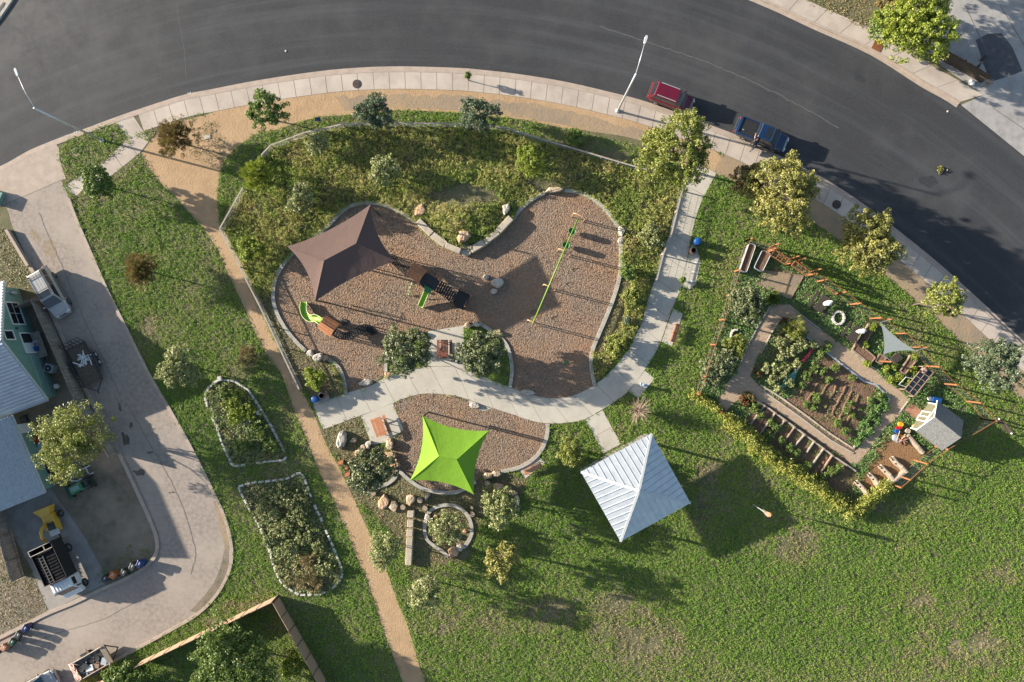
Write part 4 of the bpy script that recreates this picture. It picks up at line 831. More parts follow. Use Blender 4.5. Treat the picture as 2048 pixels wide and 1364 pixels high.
E=[(0,1),(1,2),(2,3),(3,4),(2,5),(5,6),(6,7),(2,8),(8,9),(9,10),(0,11),(11,12),(12,13),(13,14),(0,15),(15,16),(16,17),(17,18)]
R=[(.15,.11),(.13,.10),(.17,.11),.06,.10,.065,.045,.035,.065,.045,.035,.095,.062,.045,.04,.095,.062,.045,.04]
pb=P(1503,290); pr=math.radians(57)
pp=person("person in dark clothes at the blue pickup's open door, one arm on its roof",pb,pr,J,E,R,m_skin)
MB().loft([[Vector((x+a*math.cos(q),b*math.sin(q),z)) for q in [2*math.pi*k/14 for k in range(14)]] for x,a,b,z in((0,.135,.18,.90),(0,.13,.165,1.1),(.02,.14,.21,1.3),(.03,.12,.2,1.42),(.06,.075,.09,1.5))]).tube([(.02,.19,1.38),(.14,.29,1.42)],[.085,.07],8).tube([(.02,-.19,1.37),(.06,-.27,1.2)],[.085,.07],8).build("shirt",m_shirt,pp,smooth=True)
MB().tube([(0,.095,.93),(.05,.12,.48),(0,.13,.1)],[.125,.085,.07],9).tube([(0,-.095,.93),(-.05,-.12,.48),(-.12,-.13,.1)],[.125,.085,.07],9).build("trousers",m_jeans,pp,smooth=True)
MB().lathe([(.02,1.745),(.08,1.72),(.108,1.66),(.108,1.62),(.09,1.585)][::-1],(.12,0,0),12).build("hair",m_hair,pp,smooth=True)
for s in(.13,-.13): MB().box((.06 if s>0 else -.06,s,.045),(.28,.10,.09)).build("shoe",m_black,pp,bev=.03)
hd=MB()
for k in range(5): hd.tube([(.45,.40+.022*k,1.52),(.52,.41+.03*k,1.525),(.57,.415+.033*k,1.51)],[.011,.010,.008],5)
hd.build("fingers",m_skin,pp,smooth=True)
# ---------------------------------------------------------------- fences
def posts(t,pts,h,r,m,square=True,name="post"):
    for (x,y) in pts:
        c=P(x,y); b=MB()
        if square: b.box(c+Vector((0,0,h/2-.03)),(r*2,r*2,h+.06))
        else: b.tube([c-Vector((0,0,.05)),c+Vector((0,0,h))],r,8)
        b.build(name,m,t,w=True)
def rail_fence(name,label,pts,h,m,step=45,rw=.13,mid=True,mesh=True,pm=None,cat="fence"):
    t=thing(name,label,cat,P(*pts[0])); allp=[]
    for i in range(len(pts)-1):
        q=resamp(pts[i:i+2],step); allp+=q if i==len(pts)-2 else q[:-1]
        a,b=P(*pts[i]),P(*pts[i+1]); e=Vector((0,0,h)); 
        MB().beam(a+e,b+e,rw,.05).build("top_rail",m,t,w=True)
        if mid: MB().beam(a+Vector((0,0,h*.12)),b+Vector((0,0,h*.12)),.05,.09).build("lower_rail",m,t,w=True)
    posts(t,allp,h-.025,.055,pm or m)
    if mesh:
        w_=MB()
        for i in range(len(pts)-1):
            a,b=P(*pts[i]),P(*pts[i+1])
            for z in np.arange(.2,h,.2): w_.beam(a+Vector((0,0,z)),b+Vector((0,0,z)),.008,.008)
            n=int((b-a).length/.25)
            for k in range(1,n): c=a.lerp(b,k/n); w_.beam(c+Vector((0,0,.1)),c+Vector((0,0,h-.03)),.008,.008)
        w_.build("wire_mesh",m_steel,t,w=True)
    return t
rail_fence("rail_fence","weathered rail fence bending along the dirt trail",[(605,777),(527,612),(449,461),(494,381)],1.15,m_wood2)
rail_fence("rail_fence","weathered rail fence around the street side of the meadow",[(531,316),(549,297),(616,272),(692,255),(770,253),(935,255),(1010,262),(1090,287),(1165,309),(1235,330),(1303,349)],1.15,m_wood2)
rail_fence("rail_fence","worn wooden rail fence along the walk's upper stretch",[(1360,381),(1338,470),(1322,510),(1309,561)],1.15,m_wood2,step=40)
# garden fence of cedar posts and thin rails
gf=[(1390,786),(1402,751),(1421,689),(1439,640),(1454,591),(1469,543),(1490,483)]
def gfence(label,pts,h,extra=True):
    t=thing("garden_fence",label,"fence",P(*pts[0])); posts(t,pts,h,.07,m_orange)
    for i in range(len(pts)-1):
        a,b=P(*pts[i]),P(*pts[i+1]); 
        MB().beam(a+Vector((0,0,h-.05)),b+Vector((0,0,h-.05)),.035,.06).build("top_rail",m_orange,t,w=True)
        MB().beam(a+Vector((0,0,.35)),b+Vector((0,0,.35)),.022,.06).build("lower_rail",m_orange,t,w=True)
    w_=MB()
    for i in range(len(pts)-1):
        a,b=P(*pts[i]),P(*pts[i+1])
        for z in np.arange(.5,h-.1,.35): w_.beam(a+Vector((0,0,z)),b+Vector((0,0,z)),.004,.004)
        n=int((b-a).length/.6)
        for k in range(1,n): c=a.lerp(b,k/n); w_.beam(c+Vector((0,0,.35)),c+Vector((0,0,h-.08)),.004,.004)
    w_.build("wire_mesh",m_steel,t,w=True); return t
gfence("cedar post fence of the garden facing the concrete walk",gf,1.8)
gfence("cedar post fence of the garden facing the street, corner to arbour frames",[(1490,483),(1535,502),(1577,530),(1612,551),(1634,563),(1671,587),(1699,609),(1739,637),(1788,667),(1851,732),(1885,767),(1932,802),(1962,837)],2.3)
gfence("cedar post fence of the garden behind the playhouse",[(1962,837),(1869,892),(1829,920),(1796,951),(1778,966)],2.2)
gfence("cedar fence buried in the vine hedge",[(1446,830),(1500,874),(1560,922),(1620,962),(1690,1012)],1.2)
gg=thing("garden_gate","low weathered wood gate at the lower garden path end","gate",P(1438,820)); MB().beam(P(1438,820,.9),P(1456,838,.9),.06,.1).beam(P(1438,820,.3),P(1456,838,.3),.06,.1).build("gate_rails",m_orange,gg,w=True)
for k in range(5): c=P(1438+3.6*k+1,820+3.6*k+1); MB().box(c+Vector((0,0,.55)),(.08,.03,1.1),-.78).build("picket",m_orange,gg,w=True)
def arbor(label,pts,h):
    t=thing("arbour_frame",label,"arbour",P(*pts[0])); posts(t,pts,h,.055,m_orange)
    for i in range(4): MB().beam(P(*pts[i],h),P(*pts[(i+1)%4],h),.09,.12).build("beam",m_orange,t,w=True)
    b=MB()
    for k in range(1,4): b.beam(P(*pts[0],h+.08).lerp(P(*pts[1],h+.08),k/4),P(*pts[3],h+.08).lerp(P(*pts[2],h+.08),k/4),.04,.05)
    b.build("slats",m_orange,t,w=True); return t
arbor("tall cedar arbour frame nearest the garden's street corner",[(1540,494),(1578,518),(1571,529),(1533,505)],2.5)
arbor("tall cedar arbour frame beside the stepped gate posts",[(1590,522),(1620,543),(1613,552),(1583,531)],2.5)
def trellis(label,a,b,h0,h1,m=m_trim):
    t=thing("window_panel",label,"panel",P(*a)); A,B=P(*a,h0),P(*b,h0); A2,B2=P(*a,h1),P(*b,h1)
    for p,q in((A,B),(A2,B2),(A,A2),(B,B2)): MB().beam(p,q,.09,.09).build("frame",m_orange,t,w=True)
    n=(B-A).cross(Vector((0,0,1))).normalized()*.012; f=MB(); f.loft([[p-n for p in(A,B,B2,A2)],[p+n for p in(A,B,B2,A2)]]); f.build("pane",m,t,w=True); return t
trellis("white board panel in the cedar fence near the arbour frames",(1556,508),(1580,524),1.0,2.2,m_white)
trellis("white board panel in the cedar fence facing the golden tree",(1650,574),(1673,590),1.0,2.2,m_white)
# vertical board fences around the mint house
def board_fence(label,a,b,h,m,w=.14,lean=0):
    t=thing("board_fence",label,"fence",P(*a)); A,B=P(*a),P(*b); n=int((B-A).length/(w+.012)); d=(B-A).normalized(); rz=math.atan2(d.y,d.x); r=rng(int(a[0])+7); q=MB()
    for k in range(n):
        c=A.lerp(B,(k+.5)/n); hh=h+r.normal()*.03; q.box(c+Vector((0,0,hh/2)),(w,.022,hh),rz+r.normal()*.02)
    q.build("boards",m,t,w=True); nn=Vector((-d.y,d.x,0))
    for z in(.35,h-.3): MB().beam(A+nn*.05+Vector((0,0,z)),B+nn*.05+Vector((0,0,z)),.05,.09).build("rail",m,t,w=True)
    for k in range(int((B-A).length/2.4)+1):
        c=A+d*min(2.4*k,(B-A).length)+nn*.11; MB().box(c+Vector((0,0,h/2)),(.09,.09,h),rz).build("post",m,t,w=True)
    return t
board_fence("tall weathered board fence between the mint house and the lane",(86,602),(172,800),1.8,m_wood)
board_fence("short board fence run under the spreading tree beside the lane",(172,800),(238,908),1.8,m_wood)
board_fence("short board fence closing the side yard of the mint house",(30,625),(86,602),1.8,m_wood)
board_fence("grey board fence at the frame edge beside the driveway",(12,1020),(49,1152),1.9,m_wood)
board_fence("dark board fence beside the bright bush and far driveway",(1868,112),(1962,166),1.7,m_dkboard)
f_=thing("timber_frame","pale timber frame at the end of the dark board fence","frame",P(1985,168)); MB().beam(P(1960,150,.9),P(1981,163,.9),.12,.12).build("beam",m_timber,f_,w=True); MB().beam(P(1968,172,.25),P(1985,166,.25),.14,.2).build("sleeper",m_timber,f_,w=True); MB().box(P(1962,151,.45),(.1,.1,.9)).build("post",m_timber,f_,w=True); MB().box(P(1980,163,.45),(.1,.1,.9)).build("post",m_timber,f_,w=True)
# tan panel fence in the lower corner
def panel_fence(label,a,b,h,n):
    t=thing("panel_fence",label,"fence",P(*a)); A,B=P(*a),P(*b); d=(B-A).normalized(); rz=math.atan2(d.y,d.x); L=(B-A).length/n
    for k in range(n):
        c=A.lerp(B,(k+.5)/n); MB().box(c+Vector((0,0,h/2)),(L-.06,.07,h),rz).build("panel",m_panel,t,w=True,bev=.01)
        p=A.lerp(B,k/n); MB().box(p+Vector((0,0,h/2+.02)),(.09,.12,h+.04),rz).build("post",m_pjoint,t,w=True)
    return t
panel_fence("tan panel fence running along the lane bend",(556,1191),(286,1320),1.8,9)
panel_fence("tan panel fence running away from the lane corner",(558,1193),(668,1388),1.8,7)
panel_fence("tan panel fence remnant behind the leafy hedge bush",(240,1341),(150,1386),1.8,3)
t=thing("low_wall","low concrete retaining wall beside the lane","wall",P(15,462)); MB().beam(P(15,460,.2),P(58,532,.2),.28,.5).build("wall_block",m_kerb,t,w=True)
# ---------------------------------------------------------------- shade sails
def seg_curve(a,b,c,k,n=10):      # edge a-b pulled towards point c
    return [a.lerp(b,i/n)+(c-a.lerp(b,.5))*k*4*(i/n)*(1-i/n) for i in range(n+1)]
def canopy(name,label,cor,hc,ridge,hr,mat,edge=.10,pb=None):
    t=thing(name,label,"shade canopy",P(sum(c[0] for c in cor)/4,sum(c[1] for c in cor)/4)); C=[P(*c,hc) for c in cor]; R=[P(*c,hr) for c in ridge]; cen=(R[0]+R[1])/2
    # faces: corners in order; ridge[0] near corners 0,1; ridge[1] near corners 2,3
    b=MB(); n=10
    def face(a,d,r0,r1):
        e=seg_curve(a,d,Vector((cen.x,cen.y,hc)),edge); rows=[]
        m=6
        for j in range(m+1):
            s=j/m; row=[]
            for i in range(n+1):
                q=i/n; top=r0.lerp(r1,q); p=e[i].lerp(top,s); p.z-=.04*math.sin(math.pi*s); row.append(p)
            rows.append(row)
        for j in range(m): b.strip(rows[j],rows[j+1])
    face(C[0],C[1],R[0],R[0]); face(C[1],C[2],R[0],R[1]); face(C[2],C[3],R[1],R[1]); face(C[3],C[0],R[1],R[0])
    o=b.build("fabric",mat,t,w=True); so_=o.modifiers.new("thickness",'SOLIDIFY'); so_.thickness=.012
    rb=MB().tube([R[0],R[1]],.03,6)
    for i,c in enumerate(C): rb.tube([c,R[0] if i<2 else R[1]],.025,6)
    rb.build("hip_seams",mat,t,w=True)
    for c in C:
        f=Vector((c.x,c.y,0)); inw=(Vector((cen.x,cen.y,0))-f).normalized()*.12
        MB().tube([f+inw-Vector((0,0,.05)),Vector((c.x,c.y,hc-.12))+inw],.085,10).build("post",m_dark,t,w=True)
    return t
canopy("shade_canopy","large brown hip-roofed shade canopy over the play structure",[(741,409),(792,522),(630,603),(575,493)],4.75,[(712,487),(648,521)],5.75,m_brownsail,.13)
canopy("shade_canopy","lime green hip-roofed shade canopy over the small bark area",[(978,861),(948,989),(820,961),(845,831)],4.0,[(913,919),(878,912)],5.05,m_greensail,.16)
def trisail(label,pts,hs,mat):
    t=thing("triangle_sail",label,"shade sail",P(pts[2][0],pts[2][1])); C=[P(*p,h) for p,h in zip(pts,hs)]; g=sum(C,Vector())/3; n=14; b=MB(); pr=None
    E=[]
    for i in range(3): E+=seg_curve(C[i],C[(i+1)%3],g,.2,n)[:-1]
    rows=[[g.lerp(p,s)+Vector((0,0,0)) for p in E+[E[0]]] for s in(.02,.25,.5,.75,1)]
    b.poly(E); o=b.build("fabric",mat,t,w=True); s=o.modifiers.new("thickness",'SOLIDIFY'); s.thickness=.01
    return t,C
t,C=trisail("pale grey three-cornered shade sail over the raised garden beds",[(1761,645),(1832,702),(1767,709)],[2.9,2.6,2.4],m_greysail)
for c,px in zip(C,[(1752,640),(1824,694),(1757,722)]):
    f=P(*px); MB().box(f+Vector((0,0,c.z/2)),(.13,.13,c.z),.3).build("post",m_orange,t,w=True); MB().tube([f+Vector((0,0,c.z-.05)),c],.02,5).build("tie",m_steel,t,w=True)
# ---------------------------------------------------------------- pavilion
cor=[(1303,867),(1381,1006),(1241,1083),(1162,944)]; C=[P(*c,3.1) for c in cor]; AP=P(1278,981.5,5.1)
t=thing("pavilion","square picnic pavilion with a pale ribbed metal pyramid roof","pavilion",P(1270,974))
b=MB().loft([[c-Vector((0,0,.10)) for c in C],[c.copy() for c in C]],cap=False)
roof=MB().loft([[c-Vector((0,0,.12)) for c in C],C,[AP+(c-AP)*.02 for c in C]]).build("roof",m_roofw,t,w=True)
rib=MB()
for i in range(4):
    a,d=C[i],C[(i+1)%4]; n=13
    for k in range(1,n):
        e=a.lerp(d,k/n); q=k/n; s=min(q,1-q)*2; top=e+(AP-(a+d)/2)*s*.98; rib.beam(e+Vector((0,0,.035)),top+Vector((0,0,.035)),.05,.07)
rib.build("standing_seams",m_roofw,roof,w=False) if False else rib.build("standing_seams",m_roofw,t,w=True)
hp=MB()
for c in C: hp.beam(c+Vector((0,0,.05)),AP+Vector((0,0,.04)),.22,.06)
hp.build("hip_caps",m_trim,t,w=True); MB().lathe([(.22,0),(.2,.1),(.05,.16)],AP+Vector((0,0,-.04)),8).build("apex_cap",m_trim,t,w=True)
for c in C:
    f=P(1270,974)+(Vector((c.x,c.y,0))-P(1270,974))*.8; MB().box(f+Vector((0,0,1.5)),(.2,.2,3.0),.5).build("post",m_wood2,t,w=True)
for i in range(4):
    g=[P(1270,974)+(Vector((c.x,c.y,0))-P(1270,974))*.8+Vector((0,0,2.93)) for c in C]; MB().beam(g[i],g[(i+1)%4],.14,.24).build("beam",m_wood2,t,w=True)
# ---------------------------------------------------------------- play structure
def gable(par,quad,h,rise,m,name="roof",slats=9,w=True):
    """slatted gable roof: quad[0]-quad[1] and quad[3]-quad[2] run along the ridge"""
    q=[P(*p,h) for p in quad]; up=Vector((0,0,rise)); b=MB(); r0=(q[0]+q[3])/2+up; r1=(q[1]+q[2])/2+up
    for a0,a1,s in((q[0],q[1],0),(q[3],q[2],1)):
        for k in range(slats//2+1):
            n=slats//2+1; u=(k+.5)/n; p0=a0.lerp(r0,u); p1=a1.lerp(r1,u); wd=(a0-r0).length/n
            d=(p1-p0).normalized(); e=(r0-a0).normalized(); nn=d.cross(e).normalized(); 
            if nn.z<0: nn=-nn
            z=.018 if k%2 else 0
            b.loft([[p-e*wd*.46+nn*z,p+e*wd*.46+nn*z,p+e*wd*.46+nn*(z+.035),p-e*wd*.46+nn*(z+.035)] for p in(p0,p1)])
    b.tube([r0+Vector((0,0,.03)),r1+Vector((0,0,.03))],.045,6)
    return b.build(name,m,par,w=w)
def slide(par,path,hs,wd,m,rimm,name="slide"):
    pts=[P(x,y,h) for (x,y),h in zip(cr(path,5),np.interp(np.linspace(0,1,len(cr(path,5))),np.linspace(0,1,len(hs)),hs))]
    rings=[]; L=[];Rr=[]
    for i,p in enumerate(pts):
        d=pts[min(i+1,len(pts)-1)]-pts[max(i-1,0)]; d.z=0; d.normalize(); n=Vector((-d.y,d.x,0)); z=Vector((0,0,1))
        k=wd/2
        rings.append([p+n*k+z*.26,p+n*k*.9+z*.05,p+n*k*.45-z*.03,p-n*k*.45-z*.03,p-n*k*.9+z*.05,p-n*k+z*.26,p-n*(k+.03)+z*.26,p-n*k*.95-z*.03,p-z*.08,p+n*k*.95-z*.03,p+n*(k+.03)+z*.26]); L.append(p+n*(k+.01)+z*.27); Rr.append(p-n*(k+.01)+z*.27)
    o=MB().loft(rings).build(name,m,par,w=True); MB().tube(L,.035,6).tube(Rr,.035,6).build("rim",rimm,par,w=True); return o
def deck(par,quad,h,m=m_dark,posts_=True,ph=None,r=.05,name="deck"):
    q=[P(*p,h) for p in quad]; MB().loft([[p-Vector((0,0,.06)) for p in q],q]).build(name,m,par,w=True)
    if posts_:
        for p in q: MB().tube([Vector((p.x,p.y,-.05)),Vector((p.x,p.y,ph or h+1))],r,8).build("post",m_tan,par,w=True)
def rails(par,pts,hs,m=m_dark,name="guard_rail",hr=.9,bars=6):
    b=MB()
    for (a,ha),(c,hc_) in zip(list(zip(pts,hs)),list(zip(pts,hs))[1:]):
        A,B=P(*a,ha),P(*c,hc_); b.tube([A+Vector((0,0,hr)),B+Vector((0,0,hr))],.025,6).tube([A+Vector((0,0,.12)),B+Vector((0,0,.12))],.02,6)
        for k in range(bars+1): p=A.lerp(B,k/bars); b.tube([p+Vector((0,0,.0)),p+Vector((0,0,hr))],.014,5)
    b.build(name,m,par,w=True)
ps=thing("play_structure","dark play tower with slatted roof and straight green slide beside the brown canopy","play structure",P(850,560))
gable(ps,[(828.6,524.8),(853.9,541.5),(837.7,567),(812,549.6)],3.05,.42,m_slat)
deck(ps,[(831,530),(851,543),(838,564),(817,551)],1.6,ph=3.05)
deck(ps,[(852,545),(880,562),(868,582),(845,574),(838,564)],1.5,ph=2.4,name="side_deck")
rails(ps,[(852,545),(880,562)],[1.5,1.5])
slide(ps,[(857,575),(852,588),(846,602),(841,614)],[1.35,.95,.5,.18],.5,m_lime,m_limer)
MB().loft([[P(x,y,h) for x,y in((849,569),(864,578),(861,587),(849,582))] for h in(1.45,1.8)]).build("slide_hood",m_green,ps,w=True)
b=MB()
for k in range(9):
    a,c=(880+4.0*k,560+3.1*k),(869+4.0*k,580+3.1*k); b.beam(P(*a,1.45-.06*k),P(*c,1.45-.06*k),.17,.03)
b.build("bridge_treads",m_black,ps,w=True); rails(ps,[(880,560),(914,584)],[1.45,1.0],bars=10); rails(ps,[(869,580),(903,604)],[1.45,1.0],bars=10)
q=[(917,580),(941,591),(930,613),(905,602)]; deck(ps,q,1.0,m_black,ph=1.8,name="end_deck"); rails(ps,[q[0],q[1],q[2]],[1,1,1],m_black,bars=9)
MB().loft([[P(x,y,h) for x,y in((905,602),(930,613),(927,620),(910,614))] for h in(.02,.95)]).build("climbing_panel",m_black,ps,w=True)
b=MB()
for k in range(14):
    u=k/13; a=(786+u*41,509+u*22); c=(783+u*32,526+u*27); s=.18*math.sin(math.pi*u); b.beam(P(*a,1.6-s),P(*c,1.6-s),.13,.03)
b.build("net_bridge",m_black,ps,w=True); rails(ps,[(786,509),(827,531)],[1.6,1.6],m_dark,bars=14); rails(ps,[(783,526),(815,553)],[1.6,1.6],m_dark,bars=14)
deck(ps,[(735,500),(786,509),(783,526),(730,530)],1.6,m_dark,ph=2.6,name="canopy_deck")
for k,(x,y) in enumerate([(823,568),(820,575),(818,582),(816,588)]): MB().box(P(x,y,.9-.2*k),(.22,.2,.06),.6).box(P(x+3,y+1,.78-.2*k),(.15,.12,.05)).build("climbing_step",m_limer,ps,w=True)
MB().tube([P(826,566,-.05),P(826,566,1.7)],.045,8).tube([P(814,590,-.05),P(814,590,.5),P(826,566,1.7)],.03,8).build("climbing_pole",m_dark,ps,w=True)
MB().beam(P(872,550,1.5),P(884,558,1.5),.28,.05).beam(P(875,546,1.5),P(887,554,1.5),.1,.05).build("slatted_seat",m_slat,ps,w=True)
pt=thing("play_structure","low play tower with slatted roof and curling lime slide below the brown canopy","play structure",P(665,655))
gable(pt,[(652,631.5),(680,648),(660.5,674),(634.8,656)],2.9,.45,m_slat)
deck(pt,[(654,636),(676,649),(660,670),(640,656)],1.4,ph=2.9)
slide(pt,[(648,648),(640,641),(631,636),(621,637),(612,630),(608,618),(609,604)],[1.35,1.2,1.0,.8,.6,.4,.2],.62,m_lime,m_limer)
pa=cr([(667,661),(684,671),(700,671),(717,662),(732,656),(744,660),(748,667)],4); hs=np.interp(range(len(pa)),[0,len(pa)*.45,len(pa)-1],[1.4,1.0,.35]); A=[];B=[]
for i,(x,y) in enumerate(pa):
    d=np.array(pa[min(i+1,len(pa)-1)])-np.array(pa[max(i-1,0)]); d/=np.linalg.norm(d); A.append(P(x-d[1]*7,y+d[0]*7,hs[i])); B.append(P(x+d[1]*7,y-d[0]*7,hs[i]))
b=MB()
for i in range(len(A)): b.beam(A[i],B[i],.2,.03)
b.build("wobble_bridge",m_black,pt,w=True)
for Q in(A,B): MB().tube([p+Vector((0,0,.7)) for p in Q],.03,6).tube([p+Vector((0,0,.35)) for p in Q],.02,5).tube([p for p in Q],.025,5).build("hand_rail",m_black,pt,w=True)
for i in range(0,len(A),4):
    for Q in(A,B): MB().tube([Vector((Q[i].x,Q[i].y,-.05)),Q[i]+Vector((0,0,.72))],.03,6).build("post",m_dark,pt,w=True)
MB().lathe([(.3,.0),(.34,.06),(.3,.12)],P(689,644),14).build("spinner_ring",m_dark,pt,w=True)
# rope net between canopy and towers
rn=thing("rope_net","thin black rope climbing net hung beside the lime slide tower","climbing net",P(700,605)); b=MB(); r=rng(40); nd=[(668,603,0),(690,604,1.2),(706,610,1.5),(722,604,1.2),(736,608,.2),(700,625,1.3),(694,635,.8),(716,622,1.2),(735,628,.1),(676,618,.1)]
for i,j in((0,1),(1,2),(2,3),(3,4),(2,5),(5,6),(2,7),(7,8),(5,9),(1,9),(1,5),(3,7),(5,7),(6,7)): b.tube([P(*nd[i][:2],nd[i][2]),P(*nd[j][:2],nd[j][2])],.018,5)
b.build("ropes",m_black,rn,w=True); MB().tube([P(706,612,-.05),P(706,612,1.55)],.05,8).build("mast",m_dark,rn,w=True)
# swing set
sp=[(1155,439),(1126,508),(1097,577),(1066,646)]; hS=2.35
sw_=thing("swing_set","long lime-beamed swing frame with tan arch legs on the bark","swing set",P(1110,545)); A=P(*sp[0],hS); B=P(*sp[-1],hS); dv=(B-A).normalized(); nv=Vector((-dv.y,dv.x,0))
MB().tube([A-dv*.15,B+dv*.1],.065,10).build("top_beam",m_beam,sw_,w=True,smooth=True)
for p in sp:
    c=P(*p); k=.62
    MB().tube([c+nv*k-Vector((0,0,.05)),c+nv*k+Vector((0,0,hS-.35)),c+nv*(k-.12)+Vector((0,0,hS-.13)),c+nv*(k-.3)+Vector((0,0,hS-.09)),c-nv*(k-.3)+Vector((0,0,hS-.09)),c-nv*(k-.12)+Vector((0,0,hS-.13)),c-nv*k+Vector((0,0,hS-.35)),c-nv*k-Vector((0,0,.05))],.05,8).build("arch_leg",m_tan,sw_,w=True,smooth=True)
def swing(kind,u,label,group):
    f=A.lerp(B,u); f.z=0; t=thing(kind,label,"swing",f,math.atan2(dv.y,dv.x),group); z=.62 if kind=="bucket_swing" else .55; w=.24
    for s in(-1,1): MB().tube([(s*w,0,z+.1),(s*w,0,hS-.05)],.012,5).build("chain",m_steel,t)
    if kind=="bucket_swing":
        MB().loft([[Vector((a*math.cos(q),c*math.sin(q),z_)) for q in [2*math.pi*k/14 for k in range(14)]] for a,c,z_ in((.2,.2,z-.3),(.30,.34,z-.2),(.33,.40,z+.12),(.29,.36,z+.12),(.25,.28,z-.16))]).build("seat",m_green,t,smooth=True)
        MB().loft([[Vector((a*math.cos(q),-.0+c*math.sin(q)+.34,z_)) for q in [2*math.pi*k/10 for k in range(10)]] for a,c,z_ in((.26,.04,z),(.32,.05,z+.3),(.2,.04,z+.5))]).build("back_shell",m_green,t,smooth=True)
    else: MB().loft([[Vector((x,y,z+.1-.16*math.cos(x/.26*1.4))) for y in(-.07,.07)]+[Vector((x,y,z+.125-.16*math.cos(x/.26*1.4))) for y in(.07,-.07)] for x in np.linspace(-.26,.26,7)]).build("seat",m_black,t)
swing("bucket_swing",.085,"green bucket swing nearest the end of the lime beam","swings on the lime beam"); swing("bucket_swing",.225,"green bucket swing hanging beside the inner tan arch","swings on the lime beam")
for u,lb in((.42,"black belt swing in the middle bay nearer the bucket swings"),(.56,"black belt swing in the middle bay nearer the empty end"),(.76,"black belt swing in the last bay beside the inner arch"),(.90,"black belt swing closest to the plain end of the lime beam")): swing("belt_swing",u,lb,"swings on the lime beam")
rk=thing("spring_rider","small dark spring rider standing in the shaded bark below the swings","play equipment",P(1131,725)); MB().tube([(0.12*math.cos(k*.9),.12*math.sin(k*.9),.04*k) for k in range(10)],.025,5).build("spring",m_dark,rk); MB().box((0,0,.48),(.55,.22,.2),.6).box((.2,.14,.65),(.08,.4,.08),.6).build("seat",m_green,rk,bev=.05)
